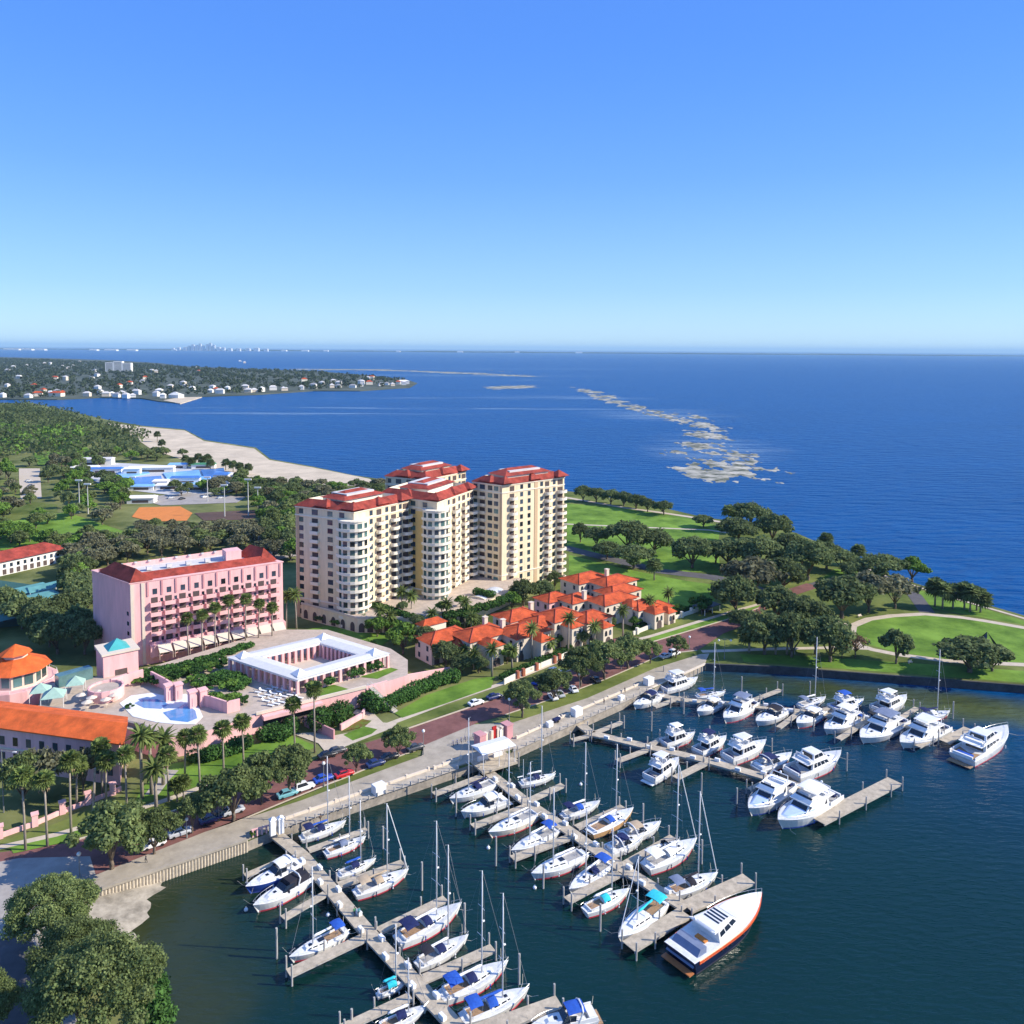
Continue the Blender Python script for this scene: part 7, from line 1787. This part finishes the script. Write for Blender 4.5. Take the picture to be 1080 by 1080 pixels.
def lamp(label, x, y0, y1, z=LAND, arm=False):
    p = G(x, y0, z); h = (y0-y1)*px_m(p); o = thing('street_lamp', label, 'street lamp', p, 0, 'street lamps along the shore road')
    b = MB(); b.cyl(0,0,0,.9,.22,.14,8); b.cyl(0,0,.9,h-.35,.09,.07,8); b.build('post', POLE, o)
    if arm:
        b = MB(); b.tube([(-1.9,0,h-.2),(-.5,0,h),(.5,0,h),(1.9,0,h-.2)], .06, n=5); b.build('arm', POLE, o)
        for s in (-1,1): b = MB(); b.ball((s*1.9,0,h-.45), .34, 10, 6); b.build('globe', LAMPG, o)
    else: b = MB(); b.ball((0,0,h-.05), .40, 10, 6); b.build('globe', LAMPG, o)
for x, y0, y1, lab in [(446.5,797,769,'globe lamp on the road edge left of the pink kiosk'),(537,761,736,'globe lamp right of the pink kiosk by the round oaks'),(341.5,830,803,'globe lamp behind the blue car'),(611,727,710,'globe lamp under the big roadside canopy'),(84,926,898,'lamp in front of the oak nearest the sandy corner'),(231,866,842,'lamp beside the three cars by the low oak'),
    (727,685,671,'globe lamp at the road junction'),(197,884,862,'lamp between the low round oak and the bushy oaks'),(655,706,690,'globe lamp hidden in the right of the big canopy')]: lamp(lab, x, y0, y1)
lamp('double-armed lamp at the start of the park seawall', 764, 695, 673, arm=True); lamp('double-armed lamp beside the brick road bend', 838, 690, 672, arm=True)
o = thing('street_lamp', 'tall road lamp with a long arm at the left edge by the fence', 'street lamp', GL(4,857), 0, 'street lamps along the shore road')
b = MB(); b.tube([(0,0,0),(0,0,13.6)], [.14,.09], n=6); b.tube([(0,0,13.5),(2.8,0,13.2)], .06, n=5); b.build('post', POLE, o); b = MB(); b.box(2.3,3.1,-.15,.15,13.1,13.25); b.build('lamp_head', TRIM, o)

# promenade edge wall with seats, white cabinets, kiosk, canopy, gate posts
PZ = LAND+.30
def seat_wall(label, a, c, h=.55, gaps=8):
    A, B = G(*a, PZ), G(*c, PZ); o = thing('promenade_wall', label, 'low wall', A); d = B-A; L = d.length; ang = math.atan2(d.y,d.x)
    b = MB(); m_ = d/2; b.obox((m_.x,m_.y,h/2), (L,.35,h), ang); b.build('wall', OFFW, o)
    for k in range(gaps+1):
        q = d*(k/gaps); b = MB(); b.obox((q.x,q.y,h*.75), (.5,.5,h*1.5), ang); b.build('pier', OFFW, o)
    return o
seat_wall('low white wall dividing promenade and wharf on the left stretch', (299,865), (452,812.5), gaps=6); seat_wall('low white wall dividing promenade and wharf beside the pink kiosk', (458,811), (486,800.5), gaps=3)
seat_wall('low white wall dividing promenade and wharf between kiosk and white cabinets', (545,779), (604,752), gaps=5); seat_wall('low white wall dividing promenade and wharf on the right stretch', (612,749), (682,719), gaps=5)
for x, y, lab in [(399.5,836,'white cabinet on the left stretch of the wharf'),(608,754,'white cabinet on the wharf near the motor yacht dock'),(579.5,766,'small white cabinet beside the blue wharf cart'),(684,721.5,'white cabinet at the end of the wharf'),(655,738,'small white cabinet on the right stretch of the wharf')]:
    o = thing('cabinet', lab, 'cabinet', G(x,y,PZ), R(40), 'white cabinets on the wharf'); s = .62 if 'small' in lab else 1.0
    b = MB(); b.box(-1.3*s,1.3*s,-1.0*s,1.0*s,0,1.9*s); b.build('body', WHITE, o); b = MB(); b.frustum((-1.4*s,1.4*s,1.1*s,1.1*s,1.9*s),(-1.3*s,1.3*s,.9*s,.9*s,2.05*s)); b.build('lid', WHITE, o); b = MB(); b.box(-.5*s,.5*s,-1.04*s,-.99*s,.2,1.6*s); b.build('door', TRIM, o)
# round-the-corner bollards along the wharf edge
bol = MB(); bol.cyl(0,0,0,.75,.16,.13,8); bol.cyl(0,0,.75,.85,.2,.2,8); BOLM = bol.mesh('bollard', PILE)
for a, c, n, side in [((292,876.5),(482,811),22,'left'),((546,790.5),(682,729),18,'right')]:
    A, B = G(*a, PZ), G(*c, PZ)
    for k in range(n):
        q = A.lerp(B, k/(n-1)); tag(link('bollard', BOLM, None, q), 'short grey mooring bollard on the %s stretch of the wharf edge' % side, 'bollard', 'mooring bollards on the wharf')
# pilings under the wharf edge and fender posts on the seawall, part of one sheet-pile wall
sw = thing('seawall', 'ribbed seawall of pale posts along the left shore of the basin', 'seawall', GL(160,925))
A, B = G(107,943,1.2), G(259,891,1.2); d = B-A; sh = Vector((d.y,-d.x,0)).normalized(); A += sh*.55; B += sh*.55; b = MB(); n = 46
for k in range(n): q = A.lerp(B, k/(n-1))-Vector(sw.location)-Vector((0,0,0)); b.cyl(q.x,q.y,-3.2,.35,.30,n=7)
b.build('post_row', mat('bleached_posts', (.50,.43,.33), var=.2, scale=2), sw)
b = MB(); m_ = (A+B)/2-Vector(sw.location); b.obox((m_.x,m_.y,.62), (d.length,.9,.42), math.atan2(d.y,d.x)); b.build('cap_beam', PROM, sw)
ps = thing('seawall', 'stone seawall of the park across the basin, with shade painted into its colour', 'seawall', GL(950,713))
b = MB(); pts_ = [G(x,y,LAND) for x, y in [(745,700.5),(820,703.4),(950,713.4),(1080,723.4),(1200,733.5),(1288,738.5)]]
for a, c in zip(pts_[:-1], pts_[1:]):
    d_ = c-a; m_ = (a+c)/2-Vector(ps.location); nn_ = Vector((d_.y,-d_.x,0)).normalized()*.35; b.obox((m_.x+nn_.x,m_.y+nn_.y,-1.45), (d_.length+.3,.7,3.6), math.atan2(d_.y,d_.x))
b.build('wall', mat('shade_painted_stone', (.055,.055,.06), rough=.8, var=.35, scale=.4, coord='World', bump=.3), ps)  # near-black base colour paints the wall's shade into the stone
wf = thing('wharf_front', 'front of the wharf with dark pilings under its pale edge beam', 'wharf', GL(400,842))
for a, c, n in [((289,880),(483,813.5),34),((543,795),(744,703.5),40)]:
    A, B = G(*a, 1.0), G(*c, 1.0); b = MB()
    for k in range(n): q = A.lerp(B, k/(n-1))-Vector(wf.location); b.cyl(q.x,q.y,-3.2,-.1,.22,n=6)
    b.build('piling_row', PILE, wf); b = MB(); m_ = (A+B)/2-Vector(wf.location); b.obox((m_.x,m_.y,.05), ((B-A).length,.6,.45), math.atan2(B.y-A.y,B.x-A.x)); b.build('edge_beam', OFFW, wf)
# white canopy over the dock head
p = G(520.5,803,PZ); o = thing('canopy', 'white flat canopy on posts at the head of the middle dock', 'canopy', p, UA-R(8))
b = MB(); b.add([(-4.6,-2.8,3.9),(4.6,-2.8,3.9),(4.6,2.8,3.9),(-4.6,2.8,3.9),(-4.2,0,4.5),(4.2,0,4.5)], [(0,1,5,4),(1,2,5),(2,3,4,5),(3,0,4),(3,2,1,0)]); b.build('roof', WHITE, o)
for x in (-4.3,0,4.3):
    for y in (-2.6,2.6): b = MB(); b.cyl(x,y,-.3,3.92,.09,n=6); b.build('post', TRIM, o)
b = MB(); b.box(-4.8,4.8,-3.2,3.6,-.45,.02); b.build('floor', DECK, o); b = MB(); b.box(-3.2,-.6,1.6,2.2,.02,1.0); b.box(1,3.4,1.4,2,.02,.9); b.build('counter', TRIM, o)
p = G(521,783,PZ); o = thing('gate_kiosk', 'pink kiosk with a red door panel and piers behind the white canopy', 'kiosk', p, UA)
for x, w in ((-4.4,1.9),(4.2,1.9)): b = MB(); b.box(x-w/2,x+w/2,-1.2,1.2,-.02,3.5); b.build('wall', PINKDK, o)
b = MB(); b.box(-5.5,-3.3,-1.35,1.35,3.5,3.7); b.box(3.1,5.3,-1.35,1.35,3.5,3.7); b.build('wall_cap', PINKDK, o)
for x in (-2.6,-.9,1.0,2.4): b = MB(); b.box(x-.35,x+.35,-.5,.5,0,3.4); b.build('pier', OFFW, o)
b = MB(); b.box(-.55,.65,-.2,.2,0,4.1); b.build('door', mat('red_door', (.40,.02,.02), rough=.5), o)
b = MB(); b.box(1.4,2.0,-.7,-.5,.8,3.0); b.build('sign_panel', TRIM, o)
for x, y, lab in [(287.5,880,'white gate post at the head of the left dock, nearer one'),(296,878,'white gate post at the head of the left dock, right one')]:
    o = thing('gate_post', lab, 'gate post', G(x,y,PZ), R(36)); b = MB(); b.box(-.55,.55,-.55,.55,0,3.1); b.build('post', WHITE, o); b = MB(); b.frustum((-.7,.7,.7,.7,3.1),(-.1,.1,.1,.1,3.6)); b.build('cap', WHITE, o)
o = thing('trellis', 'low pink lattice screen beside the gate posts', 'trellis', G(276,880,PZ), R(30)); 
for k in range(5): b = MB(); b.box(-1.9+k*.9,-1.6+k*.9,-.2,.2,0,1.5); b.build('slat', PINK, o)
b = MB(); b.box(-2,2.2,-.1,.1,1.3,1.6); b.build('top_rail', PINK, o)
tree_px(('bush',1), 'round purple flowering bush at the start of the wharf', 266, 884, 8, 9, name='shrub', cat='shrub')
# bicycles and a cart by the kiosk
def bike(label, x, y, z, ang):
    o = thing('bicycle', label, 'bicycle', G(x,y,z), ang, 'bicycles by the kiosk')
    for xx in (-.52,.52):
        b = MB(); b.tube([(xx+.34*math.cos(t),0,.35+.34*math.sin(t)) for t in [k*math.pi/6 for k in range(13)]], .03, n=4); b.build('wheel', TYRE, o)
    b = MB(); b.tube([(-.52,0,.35),(-.15,0,.85),(.4,0,.85),(-.02,0,.3),(-.52,0,.35)], .035, n=4); b.tube([(.52,0,.35),(.38,0,1.0)], .03, n=4); b.tube([(.34,-.28,1.02),(.34,.28,1.02)], .025, n=4); b.build('frame', CANV['blue'], o); b = MB(); b.box(-.32,-.06,-.08,.08,.88,.95); b.build('saddle', TYRE, o)
for i in range(6): bike(ORD[i]+' bicycle from the left in the row beside the pink kiosk', 478+i*4.2, 786-i*1.6, PZ, R(100))
o = thing('handcart', 'small blue wharf cart beside the white cabinet', 'cart', G(587,761.5,PZ), R(40)); b = MB(); b.frustum((-.9,.9,.45,.45,.45),(-1.1,1.1,.6,.6,1.05)); b.build('tub', CANV['navy'], o)
b = MB(); b.tube([(1.0,-.4,1.0),(1.6,-.4,1.1),(1.6,.4,1.1),(1.0,.4,1.0)], .04, n=4); b.build('handle', RAILM, o)
for s in (-1,1): b = MB(); b.cyl(0,0,-.05,.05,.35,n=10); b.v = [(a,c+s*.55,bb+.35) for a,bb,c in b.v]; b.build('wheel', TYRE, o)
# park sculpture
p = GL(1040,683); o = thing('sculpture', 'dark steel three-legged sculpture like an open tent on the round lawn', 'sculpture', p, R(20)); STEEL = mat('dark_steel', (.07,.075,.085), rough=.4, metal=.4)
for a in (R(200),R(330),R(85)):
    b = MB(); b.add([(4.4*math.cos(a-.42),4.4*math.sin(a-.42),0),(4.4*math.cos(a+.42),4.4*math.sin(a+.42),0),(.15,0,5.4),(3.0*math.cos(a)-.1,3.0*math.sin(a),0)], [(0,1,2),(1,3,2),(3,0,2)]); b.build('leg', STEEL, o)
# benches and bins in the park
bn = MB(); bn.box(-.9,.9,-.25,.25,.42,.5); bn.box(-.9,.9,.2,.28,.5,.95); bn.box(-.8,-.7,-.2,.2,0,.42); bn.box(.7,.8,-.2,.2,0,.42); BEN = bn.mesh('park_bench', OFFW)
for x, y, lab in [(907,651,'white bench on the walk left of the round lawn'),(700,540,'bench on the seawalk right of the tree row'),(960,700,'bench beside the lone round tree'),(760,557,'bench at the lone palm on the seawalk')]:
    tag(link('park_bench', BEN, None, GL(x,y)+Vector((0,0,.12)), R(30)), lab, 'bench', 'park benches')

# ---- people
def person(label, x, y, z, ang, top, legs, pose=0.15, bag=False):
    o = thing('person', label, 'person', G(x,y,z), ang)
    me = bpy.data.meshes.new('body')
    J = [(0,0,.95),(0,0,1.18),(0,0,1.42),(0,.01,1.52),(0,0,1.66),  # 0 pelvis,1 waist,2 chest,3 neck,4 head
         (.10,0,.90),(.11,pose,.50),(.11,pose*.6,.07),(.11,pose*.6+.14,.04), (-.10,0,.90),(-.11,-pose,.50),(-.11,-pose*1.5,.08),(-.11,-pose*1.5+.14,.04),
         (.20,0,1.40),(.26,-pose*.8,1.13),(.25,-pose*.4,.88),(.25,-pose*.3+.02,.80), (-.20,0,1.40),(-.26,pose*.8,1.13),(-.25,pose*1.4,.90),(-.25,pose*1.5+.02,.82)]
    E = [(0,1),(1,2),(2,3),(3,4),(0,5),(5,6),(6,7),(7,8),(0,9),(9,10),(10,11),(11,12),(2,13),(13,14),(14,15),(15,16),(2,17),(17,18),(18,19),(19,20)]
    RR = [.14,.13,.15,.055,.105,.10,.065,.045,.04,.10,.065,.045,.04,.07,.045,.035,.04,.07,.045,.035,.04]
    me.from_pydata(J, E, []); b_ = link('body', me, o)
    sk = b_.modifiers.new('skin', 'SKIN'); sub = b_.modifiers.new('sub', 'SUBSURF'); sub.levels = sub.render_levels = 1
    for v_, r_ in zip(me.skin_vertices[0].data, RR): v_.radius = (r_, r_*.85 if r_ > .1 else r_)
    me.skin_vertices[0].data[0].use_root = True
    m = bpy.data.materials.new('skin_and_clothes'); m.use_nodes = True; n, l = m.node_tree.nodes, m.node_tree.links
    tc = n.new('ShaderNodeTexCoord'); sp = n.new('ShaderNodeSeparateXYZ'); l.new(tc.outputs['Object'], sp.inputs[0]); rp = n.new('ShaderNodeValToRGB'); rp.color_ramp.interpolation = 'CONSTANT'
    mr = n.new('ShaderNodeMapRange'); mr.inputs['From Max'].default_value = 2.0; l.new(sp.outputs['Z'], mr.inputs['Value']); l.new(mr.outputs[0], rp.inputs[0])
    e = rp.color_ramp.elements; e[0].position = 0; e[0].color = (.03,.025,.02,1); e[1].position = .05; e[1].color = (*legs,1)
    for pos, c_ in ((.48,top),(.745,(.45,.28,.2))): k = e.new(pos); k.color = (*c_,1)
    l.new(rp.outputs[0], n['Principled BSDF'].inputs['Base Color']); n['Principled BSDF'].inputs['Roughness'].default_value = .8; me.materials.append(m)
    b = MB(); b.ball((0,-.02,1.735), .115, 10, 6, .85); b.build('hair', mat('dark_hair', (.03,.02,.015), rough=.8), o, smooth=True)
    return o
person('person in dark clothes walking on the promenade near the sandy corner', 154, 910, PZ, R(120), (.03,.03,.05), (.02,.02,.03))
person('person in a green shirt on the left dock', 374, 966.5, DZ, R(40), (.05,.25,.10), (.03,.03,.05), .05)
person('person in teal clothes standing right of the other on the left dock', 378.5, 966.5, DZ, R(220), (.03,.22,.25), (.04,.04,.05), .04)
person('person in dark clothes walking on the right stretch of the wharf', 659, 731, PZ, R(-50), (.02,.02,.04), (.02,.02,.03))
person('person walking near the white cabinet on the right stretch', 637, 743, PZ, R(-50), (.04,.02,.03), (.02,.02,.03))
person('person in a tan shirt on the left stretch of the wharf', 338, 867, PZ, R(60), (.25,.15,.08), (.03,.03,.05), .1)
